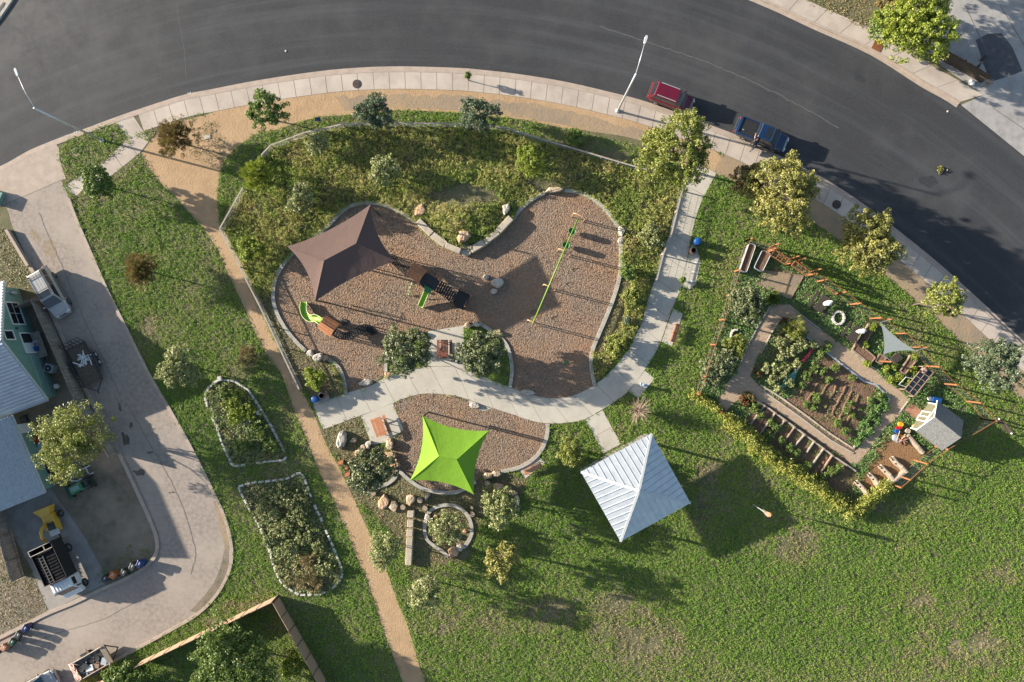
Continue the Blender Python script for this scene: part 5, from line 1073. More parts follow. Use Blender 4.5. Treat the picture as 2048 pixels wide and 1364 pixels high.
# ---------------------------------------------------------------- stones
def boulder(px,py,rx,ry,h,label,m,seed,rot=0,z=0,group=None,name="boulder"):
    r=rng(seed); c=P(px,py,0); z0=float(np.clip(hillm(np.array([px]),np.array([py])),0,9)[0]) if z==0 else z
    n=9; rings=[]; ph=r.random(n)*.55+.68
    for k,(f,zz2) in enumerate(((.95,-.08),(1.0,.3),(.95,.72),(.74,.97),(.25,1.0))):
        rings.append([Vector((rx*S*f*ph[i]*(1+r.normal()*.07)*math.cos(2*math.pi*i/n),ry*S*f*ph[i]*(1+r.normal()*.07)*math.sin(2*math.pi*i/n),h*(zz2+r.normal()*.03*(k>1)))) for i in range(n)])
    o=MB().loft(rings).build(name,m,None,(c.x,c.y,z0),rz=math.radians(-rot)); return tag(o,label,"boulder",group)
BL=[(995,565,12,11,.55,"grey-white flat-topped boulder on the bark, biggest of the loose three",m_rockw,0),(973,556,6.5,6,.4,"grey-white boulder on the bark nearest the play tower, middle-sized",m_rockw,10),(987,583,8,5.5,.35,"pale low boulder on the bark under the biggest loose one",m_rockw,-20),
(1012,420,9,11,.6,"pale upright boulder behind the stone-slab wall",m_rockw,20),(1108,382,19,6.5,.5,"long flat boulder set into the top of the right-lobe kerb",m_rock,-5),(928,475,14,12,.75,"round orange boulder at the point of the notch",m_rocko,0),(844,424,11,13,.4,"orange boulder half buried on the slope near the slab wall",m_rocko,30),
(1242,463,8,9,.4,"whitish boulder in the swing-side kerb gap",m_rockw,0),(1241,480,6,7,.3,"smaller whitish boulder below the kerb gap boulder",m_rockw,40),
(622,707,9,7,.5,"pinkish-white boulder where the outer kerb ends near the yellow shrub",m_rockw,10),(637,715,12,8,.6,"white jagged boulder in the kerb gap near the yellow shrub",m_rockw,-20),(652,716,7,6,.4,"orange-tinted boulder ending the kerb near the yellow shrub",m_rocko,0),
(731,765,14,8,.35,"flat white rock slab at the walk's edge below the oak",m_rockw,-15),(1056,785,17,6,.3,"flat white rock slab at the walk's edge below the spring rider",m_rockw,10),(948,811,12,6,.3,"flat grey rock set on the walk's lower edge",m_rockw,10),
(838,668,11,6,.45,"pale boulder at the picnic pad corner by the bushy oak",m_rock,-10),(936,651,9,6,.45,"tan boulder at the picnic pad's upper corner",m_rock,0),(952,649,8,5.5,.5,"white boulder where the island kerb begins",m_rockw,0),(994,665,8,5.5,.4,"orange-tinted boulder set in the island kerb",m_rocko,15),(952,676,5,9,.35,"slim pale rock standing in the island grass",m_rockw,10),(776,748,8,5,.35,"reddish boulder at the island corner under the oak",m_rocko,0),
(685,880,9,19,.75,"tall white standing boulder on the dry turf near the walk's end",m_rockw,5),(708,880,7.5,6,.45,"small white boulder next to the tall white one",m_rock,-35),(727,896,7,7,.4,"pale knobbly boulder beside the small white one",m_rock,0),(738,888,6,9,.45,"white twisted boulder touching the picnic pad corner",m_rockw,30),(719,906,13,8,.4,"flat orange-edged slab under the bushy oak",m_rocko,-10),
(781,889,9,11,.55,"pitted grey boulder at the picnic pad corner",m_rock,0),(783,909,12,7,.45,"orange boulder in the middle of the row by the bark",m_rocko,10),(790,926,10,10,.45,"rust-orange boulder ending the row at the kerb tip",m_rocko,20),
(770,1003,12,14,.4,"rust and white slab beside the cut log on the dry turf",m_rocko,25),(788,1014,8,13,.35,"long white slab next to the rust and white one",m_rock,-25),(823,998,10,12,.4,"wedge-shaped tan slab between two cut logs",m_rock,20),
(976,950,11,7,.5,"tan boulder filling the kerb gap under the lime canopy's corner",m_rock,0),(993,947,8,6,.45,"pale boulder beside the kerb gap boulder",m_rock,0),(996,971,13,8,.5,"orange boulder on top of the heap under the pale oak",m_rocko,10),(1017,979,8,6,.5,"reddish boulder in the heap under the pale oak",m_rocko,0),(1026,986,9,6,.4,"small orange boulder low in the heap",m_rocko,-10),(1033,1002,9,13,.5,"white boulder on the outer side of the heap",m_rockw,0),(1022,1022,10,8,.4,"white boulder at the foot of the heap",m_rockw,0),
(855,1034,7,7,.35,"white boulder closing a gap in the round stone ring",m_rockw,0),(907,1103,10,11,.6,"rust-orange boulder closing the bottom of the ring",m_rocko,0),(920,1093,10,7,.5,"pale boulder next to the rust-orange one in the ring",m_rockw,0),(872,1032,5,4,.25,"small orange stone inside the ring's upper part",m_rocko,0),(930,1062,5,4,.25,"small orange stone inside the ring's far part",m_rocko,0),(917,1074,3.5,6,.3,"slim grey stone standing inside the ring",m_rockw,10),
(113,603,4,4,.2,"small pale stone at the fence foot by the champagne car",m_rockw,0),(118,618,5,4,.2,"small reddish stone at the fence foot by the champagne car",m_rocko,0)]
for i,(x,y,a,b_,h,lb,m,ro) in enumerate(BL): boulder(x,y,a,b_,h,lb,m,300+i,ro)
def slab_wall(label,pts,w,h,m,seed,out):
    t=thing("slab_wall",label,"stone wall",P(*pts[0])); r=rng(seed)
    for i in range(len(pts)-1):
        a,b=P(*pts[i]),P(*pts[i+1]); d=(b-a).normalized(); n=Vector((-d.y,d.x,0))*out; q=w*(.9+.2*r.random()); hh=h*(.95+.1*r.random())
        c=(a+b)/2+n*q*.35+Vector((0,0,hh/2)); MB().box(c,((b-a).length-.03,q,hh),math.atan2(d.y,d.x)+r.normal()*.02,top=.97).build("slab",m,t,w=True,bev=.04)
    return t
slab_wall("row of pale stone slabs forming the notch wall nearest the brown canopy",[(834,446),(862,474),(890,495),(921,508)],.62,.75,m_stone,50,1)
slab_wall("row of stepped stone slabs forming the notch wall facing the swings",[(944,506),(972,490),(1000,468),(1026,440)],.62,.75,m_stone,51,1)
o=tag(MB().lathe([(.62,0),(.66,.3),(.62,.48),(.4,.5)],n=18).build("stone_step",m_stone,None,P(932,500)),"half-round pale stone step at the tip of the notch","stone step")
t=thing("metal_crate","dark metal cage box standing on the notch tip stone","crate",P(932,494,.5)); b=MB()
for x in(-.4,.4):
    for y in(-.22,.22): b.box((x,y,.15),(.05,.05,.3))
for z in(.02,.3): b.beam((-.4,-.22,z),(.4,-.22,z),.05,.05).beam((-.4,.22,z),(.4,.22,z),.05,.05).beam((-.4,-.22,z),(-.4,.22,z),.05,.05).beam((.4,-.22,z),(.4,.22,z),.05,.05).beam((0,-.22,z),(0,.22,z),.05,.05)
b.build("cage",m_dark,t)
# cut stone seats in a row beside the ring
for x,y,w,l,lb in((823,1026,13,13,"square cut stone block at the top of the seat row"),(822,1045,13,14,"square cut stone block second in the seat row"),(821,1063,13,14,"square cut stone block right above the long bench block"),(819.5,1100,13,56,"long shadow-striped stone bench block ending the seat row")):
    tag(MB().box((0,0,.28),(w*S,l*S,.6),0,top=.96).build("stone_block",m_stone,None,P(x,y),bev=.05,rz=math.radians(-3)),lb,"stone seat")
for i,(x,y,q,lb) in enumerate([(748,985,5.5,"round cut log on the dry turf by the bushy oak's kerb"),(807,1013,5.5,"round cut log above the square stone blocks"),(851,1015,5.5,"round cut log just outside the ring's upper edge"),(975,965,6,"round cut log under the lime canopy's lower corner"),(945,1027,5.5,"round cut log outside the ring beside the pale oak"),(944,1014,3.5,"small cut log just above another one beside the pale oak"),(841,999,6,"grey cut log lying next to the tan wedge slab")]):
    t=thing("cut_log",lb,"log",P(x,y)); rr=q*S; MB().lathe([(rr,-.02),(rr*1.02,.2),(rr*.97,.36),(rr*.94,.38)],n=14).build("bark",m_bark,t); MB().lathe([(rr*.93,.375),(rr*.9,.392)],n=14).build("cut_face",m_stump,t)
t=thing("log_bench","short grey split log lying on the dry turf under the lime canopy","log",P(855,993)); MB().beam((-.22,-.3,.15),(.22,.3,.15),.26,.26).build("log",m_wood2,t,bev=.05)
for (x,y,a,lb) in((683,924,-25,"leaning rust-coloured steel plate nearest the walk's end"),(694,936,-25,"small rust-coloured steel plate between two bigger ones"),(696,948,-28,"leaning rust-coloured steel plate under the bushy oak")):
    k=.6 if x==694 else 1; t=thing("steel_plate",lb,"sculpture",P(x,y),math.radians(25)); MB().box((0,0,.3*k),(.55*k,.04,.62*k),0,.5).build("plate",m_rust,t); MB().box((0,.12,.02),(.4*k,.3,.05)).build("foot",m_rust,t)
# ---------------------------------------------------------------- edging stones of the two planting beds
def edging(pts,label,group,seed,step=13.5,closed=True,skip=.06):
    r=rng(seed); q=resamp(pts+[pts[0]],step); base=[]
    for v in range(4):
        base.append(MB().box((0,0,.09),(.56,.24,.22),0,top=.9).build("edging_stone",m_edge,None,(0,0,0),bev=.035)); 
    used=[0]*4
    for i in range(len(q)-1):
        if r.random()<skip: continue
        x=(q[i][0]+q[i+1][0])/2; y=(q[i][1]+q[i+1][1])/2; a=math.atan2(-(q[i+1][1]-q[i][1]),q[i+1][0]-q[i][0]); k=i%4
        o=base[k] if not used[k] else base[k].copy()
        if used[k]: COL.objects.link(o)
        used[k]=1; o.location=P(x,y); o.rotation_euler=(0,0,a+r.normal()*.06); o.scale=(.85+.2*r.random(),.8+.35*r.random(),.8+.4*r.random()); tag(o,label,"edging stone",group)
edging(bed1,"whitish edging stone around the upper planting bed","edging stones of the upper bed",60,11,skip=.12)
edging(bed2,"whitish edging stone around the lower planting bed","edging stones of the lower bed",61,13.5)
tag(MB().lathe([(.2,0),(.24,.3),(.2,.34)],n=12).build("tin",m_white,None,P(519,825)),"small white tin sitting on the upper bed's stone edge","tin")
tag(MB().box((0,0,.2),(.4,.45,.4),.2).build("stone_block",m_edge,None,P(442,757),bev=.04),"pale square block at the tip of the upper bed","stone block")
# ---------------------------------------------------------------- benches, tables, bins, fountain, bollards
def bench(px,py,ang,L,label,m=m_bench):
    t=thing("bench",label,"bench",P(px,py),math.radians(-ang))
    for k in range(4): MB().box((0,-.08+.11*k-.1,.45),(L,.095,.035)).build("seat_slat",m,t)
    for k in range(3): MB().box((0,.30+.03*k,.56+.12*k),(L,.03,.10),0,.25).build("back_slat",m,t)
    for x in(-L*.42,0,L*.42): MB().tube([(x,-.22,0),(x,-.18,.42),(x,.22,.42),(x,.36,.9)],.028,6).tube([(x,.22,.42),(x,.3,0)],.028,6).build("leg",m_dark,t)
    return t
bench(1349,666,-72,1.9,"wooden slatted bench on its pad beside the long walk"); bench(1066,936,-28,1.9,"wooden slatted bench outside the curved kerb of the lime-canopy area")
def picnic(px,py,ang,label,m,L=1.85,wt=.75,bw=.26,gap=.62,slat=5,name="picnic_table"):
    t=thing(name,label,"picnic table",P(px,py),math.radians(-ang)); b=MB(); wd=wt/slat
    for k in range(slat): b.box((0,-wt/2+wd*(k+.5),.75),(L,wd-.018,.045))
    b.build("tabletop",m,t)
    for s in(-1,1):
        MB().box((0,s*gap-.07,.45),(L,bw/2-.01,.045)).box((0,s*gap+.07,.45),(L,bw/2-.01,.045)).build("seat",m,t)
    for x in(-L*.36,L*.36): MB().beam((x,-gap-.05,.41),(x,gap+.05,.41),.07,.07).beam((x,-wt*.35,.72),(x,-gap*.8,0),.06,.06).beam((x,wt*.35,.72),(x,gap*.8,0),.06,.06).build("leg_frame",m_dark,t)
    return t
picnic(890,698,90,"red-brown plank picnic table on the pad between two bushy oaks",m_table)
picnic(763,851,70,"terracotta plank picnic table on the pad beside the lime canopy",m_bench)
picnic(1637,608,-57,"dark stained picnic table nearest the garden's arbour frames",m_dkwood,1.7,.85,.28,.85)
picnic(1702,668,-57,"dark stained picnic table between stone fire ring and raised beds",m_dkwood,1.7,.85,.28,.85)
for x,y,rz,lb in((1649,607,.3,"crumpled white cloth on the dark picnic table near the arbours"),(1715,662,.1,"crumpled white cloth on the dark picnic table by the raised beds")):
    r=rng(int(x)); tag(MB().loft([[Vector((a*.5*(1+r.normal()*.15)*math.cos(q),a*.24*(1+r.normal()*.2)*math.sin(q),z)) for q in [2*math.pi*k/12 for k in range(12)]] for a,z in((1,.0),(.9,.06),(.5,.10))]).build("cloth",m_cloth,None,(*xy(x,y),.775),rz=rz),lb,"cloth")
def bin_(px,py,label,body,lid,dome=True,group=None):
    t=thing("litter_bin",label,"litter bin",P(px,py),0,group); MB().lathe([(.29,0),(.33,.1),(.34,.85),(.32,.9)],n=18).build("body",body,t,smooth=False)
    if dome: MB().lathe([(.36,.88),(.36,.97),(.30,1.02),(.1,1.05)],n=18).build("lid",lid,t,smooth=True)
    else: MB().lathe([(.35,.88),(.35,.96),(.24,.98),(.22,.90)],n=18).build("lid",lid,t)
    return t
bin_(635,797,"blue-lidded litter bin next to the dirt trail",m_bluep,m_bluep); bin_(648,790,"brown litter bin with a dark open top next to the dirt trail",m_brick,m_binb,False)
bin_(1391,485,"blue-lidded litter bin on the long walk near the garden",m_bluep,m_bluep); bin_(1383,503,"brown litter bin with a dark open top on the long walk",m_brick,m_binb,False)
t=thing("drinking_fountain","steel drinking fountain with two round basins on a small pad","drinking fountain",P(1284,769)); MB().box((0,0,.45),(.2,.2,.9)).build("pedestal",m_steel,t,bev=.02)
for x,y,z in((-.15,.08,.95),(.22,-.08,.75)): MB().lathe([(.05,z-.12),(.2,z-.02),(.22,z),(.17,z-.01),(.06,z-.06)],(x,y,0),14).build("basin",m_steel,t,smooth=True)
MB().beam((0,0,.7),(.22,-.08,.66),.08,.08).build("bracket",m_steel,t)
for x,y,lb in((1392,527,"steel hoop stand nearest the bins"),(1387,546,"steel hoop stand in the middle of the three by the walk"),(1383,564,"steel hoop stand farthest from the bins")):
    t=thing("bike_stand",lb,"bike stand",P(x,y),math.radians(-8)); MB().tube([(-.3,0,-.03),(-.3,0,.7),(-.2,0,.84),(.2,0,.84),(.3,0,.7),(.3,0,-.03)],.028,8).build("hoop",m_steel,t,smooth=True)
# ---------------------------------------------------------------- small street things
for x,y,z,lb in((714,168,.03,"rusty round manhole cover in the sidewalk"),(153,303,.03,"rusty manhole cover ringed in concrete on the kerb island"),(1673,409,.03,"dark round manhole cover in the shaded sidewalk")):
    t=thing("manhole_cover",lb,"manhole cover",(*xy(x,y),z)); MB().lathe([(.44,-.02),(.44,.012),(.34,.014)],n=22).build("ring",m_kerb if x==153 else m_dark,t); b=MB().lathe([(.335,.0),(.335,.022),(.1,.024)],n=22)
    for k in range(3): b.beam((-.22+.22*k,-.2,.03),(-.22+.22*k,.2,.03),.03,.012)
    b.build("lid",m_manh,t)
tag(MB().box((0,0,.03),(.62,.42,.06),.2).box((0,0,.064),(.5,.3,.008),.2).build("utility_cover",m_rockw,None,P(415,274)),"pale rectangular utility cover in the weedy dirt","utility cover")
t=thing("small_sign","small dark blue sign plate on a post beyond the meadow fence","sign",P(643,247)); MB().box((0,0,.6),(.06,.06,1.2)).build("post",m_dark,t); MB().box((0,0,1.3),(.55,.35,.04),0,.5).build("plate",m_navy,t)
t=thing("notice_board","brown board between two white posts beyond the garden corner","sign",P(1997,838)); 
for a in((1998,838),(2023,867)): MB().tube([P(*a,-.05),P(*a,2.35)],.075,8).build("post",m_white,t,w=True)
MB().beam(P(1998,838,1.75),P(2023,867,1.75),.05,1.0).build("board",m_dkwood,t,w=True)
t=thing("flag_pole","thin leaning flag pole with a limp orange and green flag in the pavilion's shadow","flag",P(1506,1009)); MB().tube([(0,0,-.03),(.04,0,2.2),(.1,-.05,4.4)],[.05,.045,.03],6).build("pole",m_steel,t)
def flagp(z0,z1,w0,w1,m): 
    return MB().loft([[Vector((.08+.04*z/4.4+(a-w*.5)*math.cos(.97),-.03+(a-w*.5)*math.sin(.97)+.05*math.sin(z*3+a*5)+o,z)) for a,o in((0,-.012),(w,-.012),(w,.012),(0,.012))] for z,w in((z0,w0),((z0+z1)/2,(w0+w1)/2+.05),(z1,w1))]).build("banner",m,t)
flagp(2.0,3.0,.10,.3,m_olive); flagp(3.02,3.95,.3,.34,m_brick); flagp(3.97,4.4,.34,.15,m_bino)
t=thing("leaf_clump","dry twiggy leaf clump lying on the road","debris",(*xy(1882,338),-.12)); r=rng(77); C=r.normal(size=(70,3))*np.array([.16,.22,.1]); C[:,2]=np.abs(C[:,2])+.05; np_mesh("leaves",leafq(r,C,r.normal(size=(70,3)),.2),4,l_tan,r.random(70),parent=t); b=MB()
for k in range(6): b.tube([(0,0,.05),(r.normal()*.2,-.15+r.normal()*.3,.1)],.015,4)
b.build("twigs",m_bark,t)
for x,y,lb in((1897,222,"pale round lid lying on the road by the far kerb"),(571,101,"scrap of white litter on the road")):
    tag(MB().lathe([(.11,0),(.11,.03),(.05,.05)],n=10).build("litter",m_rockw,None,(*xy(x,y),-.118)),lb,"litter")
tag(MB().box((0,0,.0),(.95,1.15,.03),-.45).build("drain_plate",m_rust,None,(*xy(1756,90),.045)),"rusty steel drain plate bridging the far sidewalk","drain plate")
tag(MB().lathe([(.28,.0),(.3,.2),(.2,.35),(.05,.4)],n=9).build("refuse_bag",m_cloth,None,P(1942,166)),"white refuse bag at the end of the dark board fence","bag")
t=thing("bicycle","black bicycle leaning behind the dark board fence","bicycle",P(1956,128),math.radians(60))
for x in(-.5,.5): MB().loft([[Vector((x+q*math.cos(a),y,.34+q*math.sin(a))) for a in [2*math.pi*k/16 for k in range(16)]] for q,y in((.30,-.02),(.34,-.02),(.34,.02),(.30,.02))]).build("wheel",m_black,t)
MB().tube([(-.5,0,.34),(-.1,0,.34),(.38,0,.75),(-.2,0,.78),(-.5,0,.34)],.02,6).tube([(-.1,0,.34),(-.25,0,.9)],.02,6).tube([(.5,0,.34),(.36,0,.95)],.02,6).build("frame",m_black,t); MB().box((-.25,0,.92),(.25,.12,.05)).build("saddle",m_black,t); MB().tube([(.36,-.26,.97),(.36,.26,.97)],.015,6).build("handlebar",m_dark,t)
# ---------------------------------------------------------------- mint house
b0=(115,790); b1=(37,577)                       # foot of the gable wall
def bp(t,h,o=0): 
    x=b0[0]+(b1[0]-b0[0])*t; y=b0[1]+(b1[1]-b0[1])*t; return P(x,y)+Vector((0,0,h))
U=(P(*b1)-P(*b0)); GW=U.length; U.normalize(); N_=Vector((U.y,-U.x,0)); IN_=-N_ if N_.x>0 else N_       # IN_ points into the house
hs_=thing("house","mint green house with a grey corrugated gable roof","house",P(*b0)); E_=2.5; RG=5.4; D=14
wall=[(0,0),(GW,0),(GW,E_),(GW/2,RG-.1),(0,E_)]
def w2(s,z,d=0): return P(*b0)+U*s+IN_*d+Vector((0,0,z))
MB().loft([[w2(s,z,0) for s,z in wall],[w2(s,z,D) for s,z in wall]]).build("wall",m_mint,hs_,w=True)
rf=MB()
for s0,s1 in((-.45,GW/2),(GW+.45,GW/2)):
    ez=E_-.45*(RG-E_)/(GW/2)
    a,b_,c,d_=w2(s0,ez,-.4),w2(s1,RG,-.4),w2(s1,RG,D),w2(s0,ez,D); up=Vector((0,0,.1)); rf.loft([[a,b_,c,d_],[a+up,b_+up,c+up,d_+up]])
ro=rf.build("roof",m_corr,hs_,w=True); rb=MB()
for s0,s1 in((-.45,GW/2),(GW+.45,GW/2)):
    ez=E_-.45*(RG-E_)/(GW/2)
    for k in range(1,20):
        q=k/20; A_=w2(s0,ez+.12,-.38).lerp(w2(s1,RG+.12,-.38),q); rb.beam(A_,A_+IN_*(D+.3),.13,.05)
rb.build("roof_ribs",m_corr,hs_,w=True)
for s0,s1 in((-.45,GW/2),(GW+.45,GW/2)):
    ez=E_-.45*(RG-E_)/(GW/2); MB().beam(w2(s0,ez-.06,-.44),w2(s1,RG-.06,-.44),.05,.22).build("barge_board",m_trim,hs_,w=True)
MB().beam(w2(-.5,2.12,-.35),w2(-.5,2.12,D),.12,.12).build("gutter",m_trim,hs_,w=True)
def window(t0,t1,z0,z1,kind=0):
    s0,s1=t0*GW,t1*GW; fr=MB()
    for a,b_ in((w2(s0,z0,-.03),w2(s1,z0,-.03)),(w2(s0,z1,-.03),w2(s1,z1,-.03)),(w2(s0,z0,-.03),w2(s0,z1,-.03)),(w2(s1,z0,-.03),w2(s1,z1,-.03))): fr.beam(a,b_,.09,.11)
    f=fr.build("window",m_white,hs_,w=True)
    pn=MB().loft([[w2(s,z,-.012) for s,z in((s0,z0),(s1,z0),(s1,z1),(s0,z1))],[w2(s,z,.01) for s,z in((s0,z0),(s1,z0),(s1,z1),(s0,z1))]]).build("pane",m_glass,hs_,w=True)
    if kind==1:
        mt=MB(); 
        for u in(.5,): mt.beam(w2(s0+(s1-s0)*u,z0,-.03),w2(s0+(s1-s0)*u,z1,-.03),.03,.04)
        mt.beam(w2(s0,(z0+z1)/2,-.03),w2(s1,(z0+z1)/2,-.03),.03,.04); mt.build("glazing_bars",m_trim,hs_,w=True)
    if kind==2: MB().loft([[w2(s,z,-.03) for s,z in((s0+.05,z0+.05),((s0+s1)/2,z0+.05),((s0+s1)/2,z1-.05),(s0+.05,z1-.05))],[w2(s,z,-.018) for s,z in((s0+.05,z0+.05),((s0+s1)/2,z0+.05),((s0+s1)/2,z1-.05),(s0+.05,z1-.05))]]).build("blind",m_trim,hs_,w=True)
window(.66,.86,.9,2.6,1); window(.40,.58,.45,2.2,2); window(.52,.60,3.0,4.2,0)
for z in(.9,1.8): MB().beam(w2(.1,z,-.006),w2(GW*.38,z,-.006),.012,.02).build("siding_joint",m_trim,hs_,w=True)
MB().box(w2(GW*.62,2.4,-.1),(.2,.15,.2)).build("wall_lamp",m_dark,hs_,w=True)
MB().box(w2(GW*.95,1.2,-.12),(.35,.25,.6)).tube([w2(GW*.95,0,-.12),w2(GW*.95,2.2,-.12)],.03,6).build("meter_box",m_steel,hs_,w=True)
# lower wing
w0=(112,970); w1=(58,845); hw=thing("house_wing","lower mint house wing with a pale shingled roof and eave over the yard","house",P(*w0)); UU=P(*w1)-P(*w0); WL=UU.length; UU.normalize(); II=Vector((UU.y,-UU.x,0)); II=-II if II.x>0 else II
def w3(s,z,d=0): return P(*w0)+UU*s+II*d+Vector((0,0,z))
MB().loft([[w3(s,z,0) for s,z in((0,0),(WL,0),(WL,2.45),(0,2.45))],[w3(s,z,9) for s,z in((0,0),(WL,0),(WL,2.45),(0,2.45))]]).build("wall",m_mint,hw,w=True)
a,b_,c,d_=w3(-.4,2.35,-.35),w3(WL+.9,2.35,-.35),w3(WL+.9,5.5,5.6),w3(-.4,5.5,5.6); up=Vector((0,0,.12))
MB().loft([[a,b_,c,d_],[a+up,b_+up,c+up,d_+up]]).build("roof",m_shing,hw,w=True)
tb=MB()
for k in range(1,26):
    q=k/26; tb.beam(a.lerp(d_,q)+up+Vector((0,0,.012)),b_.lerp(c,q)+up+Vector((0,0,.008)),.045,.02)
for k in range(1,22):
    q=k/22; tb.beam(a.lerp(b_,q)+up+Vector((0,0,.004)),d_.lerp(c,q)+up+Vector((0,0,.005)),.03,.014)
MB().loft([[w3(0,2.4,.1),w3(0,5.4,5.6),w3(0,2.4,9)],[w3(WL,2.4,.1),w3(WL,5.4,5.6),w3(WL,2.4,9)]]).build("gable_wall",m_mint,hw,w=True)
MB().loft([[w3(-.4,5.5,5.6),w3(WL+.9,5.5,5.6),w3(WL+.9,2.4,11.5),w3(-.4,2.4,11.5)],[w3(-.4,5.62,5.6),w3(WL+.9,5.62,5.6),w3(WL+.9,2.52,11.5),w3(-.4,2.52,11.5)]]).build("roof",m_shing,hw,w=True)
tb.build("shingle_courses",m_corr,hw,w=True)
MB().beam(w3(-.42,2.3,-.4),w3(WL+.9,2.3,-.4),.1,.16).build("gutter",m_trim,hw,w=True); MB().beam(w3(-.44,2.3,-.35),w3(-.44,5.5,5.6),.06,.2).build("barge_board",m_trim,hw,w=True)
MB().loft([[w3(s,z,-.02) for s,z in((WL*.86,.0),(WL*1.0,.0),(WL*1.0,2.05),(WL*.86,2.05))],[w3(s,z,.02) for s,z in((WL*.86,.0),(WL*1.0,.0),(WL*1.0,2.05),(WL*.86,2.05))]]).build("door",m_white,hw,w=True)
# things in the side yard
t=thing("patio_table","weathered plank table with clutter against the mint house","table",P(85,690),math.radians(-70)); b=MB()
for k in range(5): b.box((0,-.5+.25*k,.74),(2.6,.235,.04))
b.build("tabletop",m_wood,t)
for x in(-1.1,1.1):
    for y in(-.4,.4): MB().box((x,y,.36),(.08,.08,.72)).build("leg",m_wood,t)
tag(MB().box((0,0,.14),(.5,.42,.26),.3).box((.1,.1,.3),(.3,.25,.1),.5).build("blue_crate",m_bluep,None,(*xy(84,697),.765),bev=.03),"blue plastic crate on the patio table","crate")
tag(MB().box((0,0,.06),(.3,.2,.1),.5).box((.25,.1,.05),(.2,.2,.08)).build("tool_pile",m_steel,None,(*xy(80,684),.765)),"small heap of tools on the patio table","tools")
t=thing("air_conditioner","grey air conditioning unit beside the mint house","air conditioner",P(107,736),math.radians(-20)); MB().box((0,0,.4),(.85,.8,.8)).build("casing",m_corr,t,bev=.05); MB().lathe([(.33,.80),(.33,.83),(.1,.84)],n=18).build("fan_grille",m_dark,t); MB().lathe([(.1,.835),(.08,.87)],n=10).build("fan_hub",m_steel,t)
tag(MB().lathe([(.22,0),(.25,.35),(.2,.38)],n=12).build("bucket",m_white,None,P(116,772)),"white bucket at the corner of the mint house","bucket")
r=rng(501); names=[("storage_box",m_binb,"dark storage box"),("storage_box",m_redp,"red storage box"),("plastic_tub",m_corr,"grey plastic tub"),("plastic_tub",m_white,"white plastic tub"),("plant_pot",m_brick,"terracotta plant pot"),("tyre_stack",m_black,"black tyre stack")]
spots=[(52,838),(74,878),(82,900),(90,915),(97,927),(104,938),(112,945),(118,955),(88,888),(100,952)]
for i,(x,y) in enumerate(spots):
    nm,m,lb=names[i%6]; a=.25+.12*r.random(); b=MB()
    if nm=="storage_box": b.box((0,0,.2),(a*2,a*1.6,.4)).box((0,0,.42),(a*2.06,a*1.66,.05))
    elif nm=="tyre_stack":
        for z in(.1,.32): b.loft([[Vector((q*math.cos(k*.4488),q*math.sin(k*.4488),z+dz)) for k in range(14)] for q,dz in((.18,-.08),(.34,-.1),(.36,0),(.34,.1),(.18,.08))])
    else: b.lathe([(a*.7,0),(a,.4),(a*1.05,.43),(a*.85,.41)],n=12)
    tag(b.build(nm,m,None,P(x,y),rz=r.random()*3),["%s against the house wing by its door","%s in the clutter row along the house wing","%s amid clutter near the spreading tree","%s at the yard end of the clutter row"][i%4]%lb,"yard clutter","clutter along the house wing")
# utility trailer with scrap
def wheel2(t,x,y,r=.33): return wheel(t,x,y,r,.22,m_white)
t=thing("utility_trailer","black open utility trailer with tandem axle in the lane beside the fence","trailer",P(176,728),math.radians(-64)); tL,tW=4.0,2.0
MB().box((0,0,.55),(tL,tW,.08)).build("deck",m_bark,t); fr=MB()
for s in(-1,1):
    fr.beam((-tL/2,s*tW/2,.95),(tL/2,s*tW/2,.95),.06,.06).beam((-tL/2,s*tW/2,.6),(tL/2,s*tW/2,.6),.08,.12)
    for k in range(6): fr.box((-tL/2+tL*k/5,s*tW/2,.78),(.06,.06,.4))
fr.build("side_rails",m_dark,t); g=MB()
for y in np.linspace(-tW/2,tW/2,6): g.beam((-tL/2,y,.6),(-tL/2-.45,y,1.45),.05,.05)
for q in(0,.5,1): g.beam((-tL/2-.45*q,-tW/2,.6+.85*q),(-tL/2-.45*q,tW/2,.6+.85*q),.05,.05)
g.build("ramp_gate",m_dark,t); MB().beam((tL/2,-tW/2,.6),(tL/2+.95,0,.5),.08,.1).beam((tL/2,tW/2,.6),(tL/2+.95,0,.5),.08,.1).box((tL/2+1.05,0,.5),(.3,.12,.12)).build("drawbar",m_dark,t)
MB().beam((tL/2-.1,-tW/2,.95),(tL/2-.1,tW/2,.95),.06,.06).beam((tL/2-.7,-tW/2,.9),(tL/2-.7,tW/2,.9),.05,.05).build("front_rail",m_dark,t)
for s in(-1,1):
    for x in(-.45,.4): wheel2(t,x,s*(tW/2+.2))
    MB().box((0,s*(tW/2+.2),.72),(1.7,.3,.04)).build("mudguard",m_dark,t)
r=rng(31)
for k in range(13):
    a=r.random()*3.14; l=.5+.9*r.random(); x=-.3+r.normal()*.45; y=.15+r.normal()*.4; z=.63+.045*(k%5); o=MB().beam((-l/2,0,0),(l/2,0,.05*r.normal()),.09,.06).build("scrap_board",m_white,None,t.location+Vector((0,0,z))+Matrix.Rotation(math.radians(-64),3,'Z')@Vector((x,y,0)),rz=a); tag(o,"white scrap trim board lying in the black utility trailer","board","scrap boards in the utility trailer")
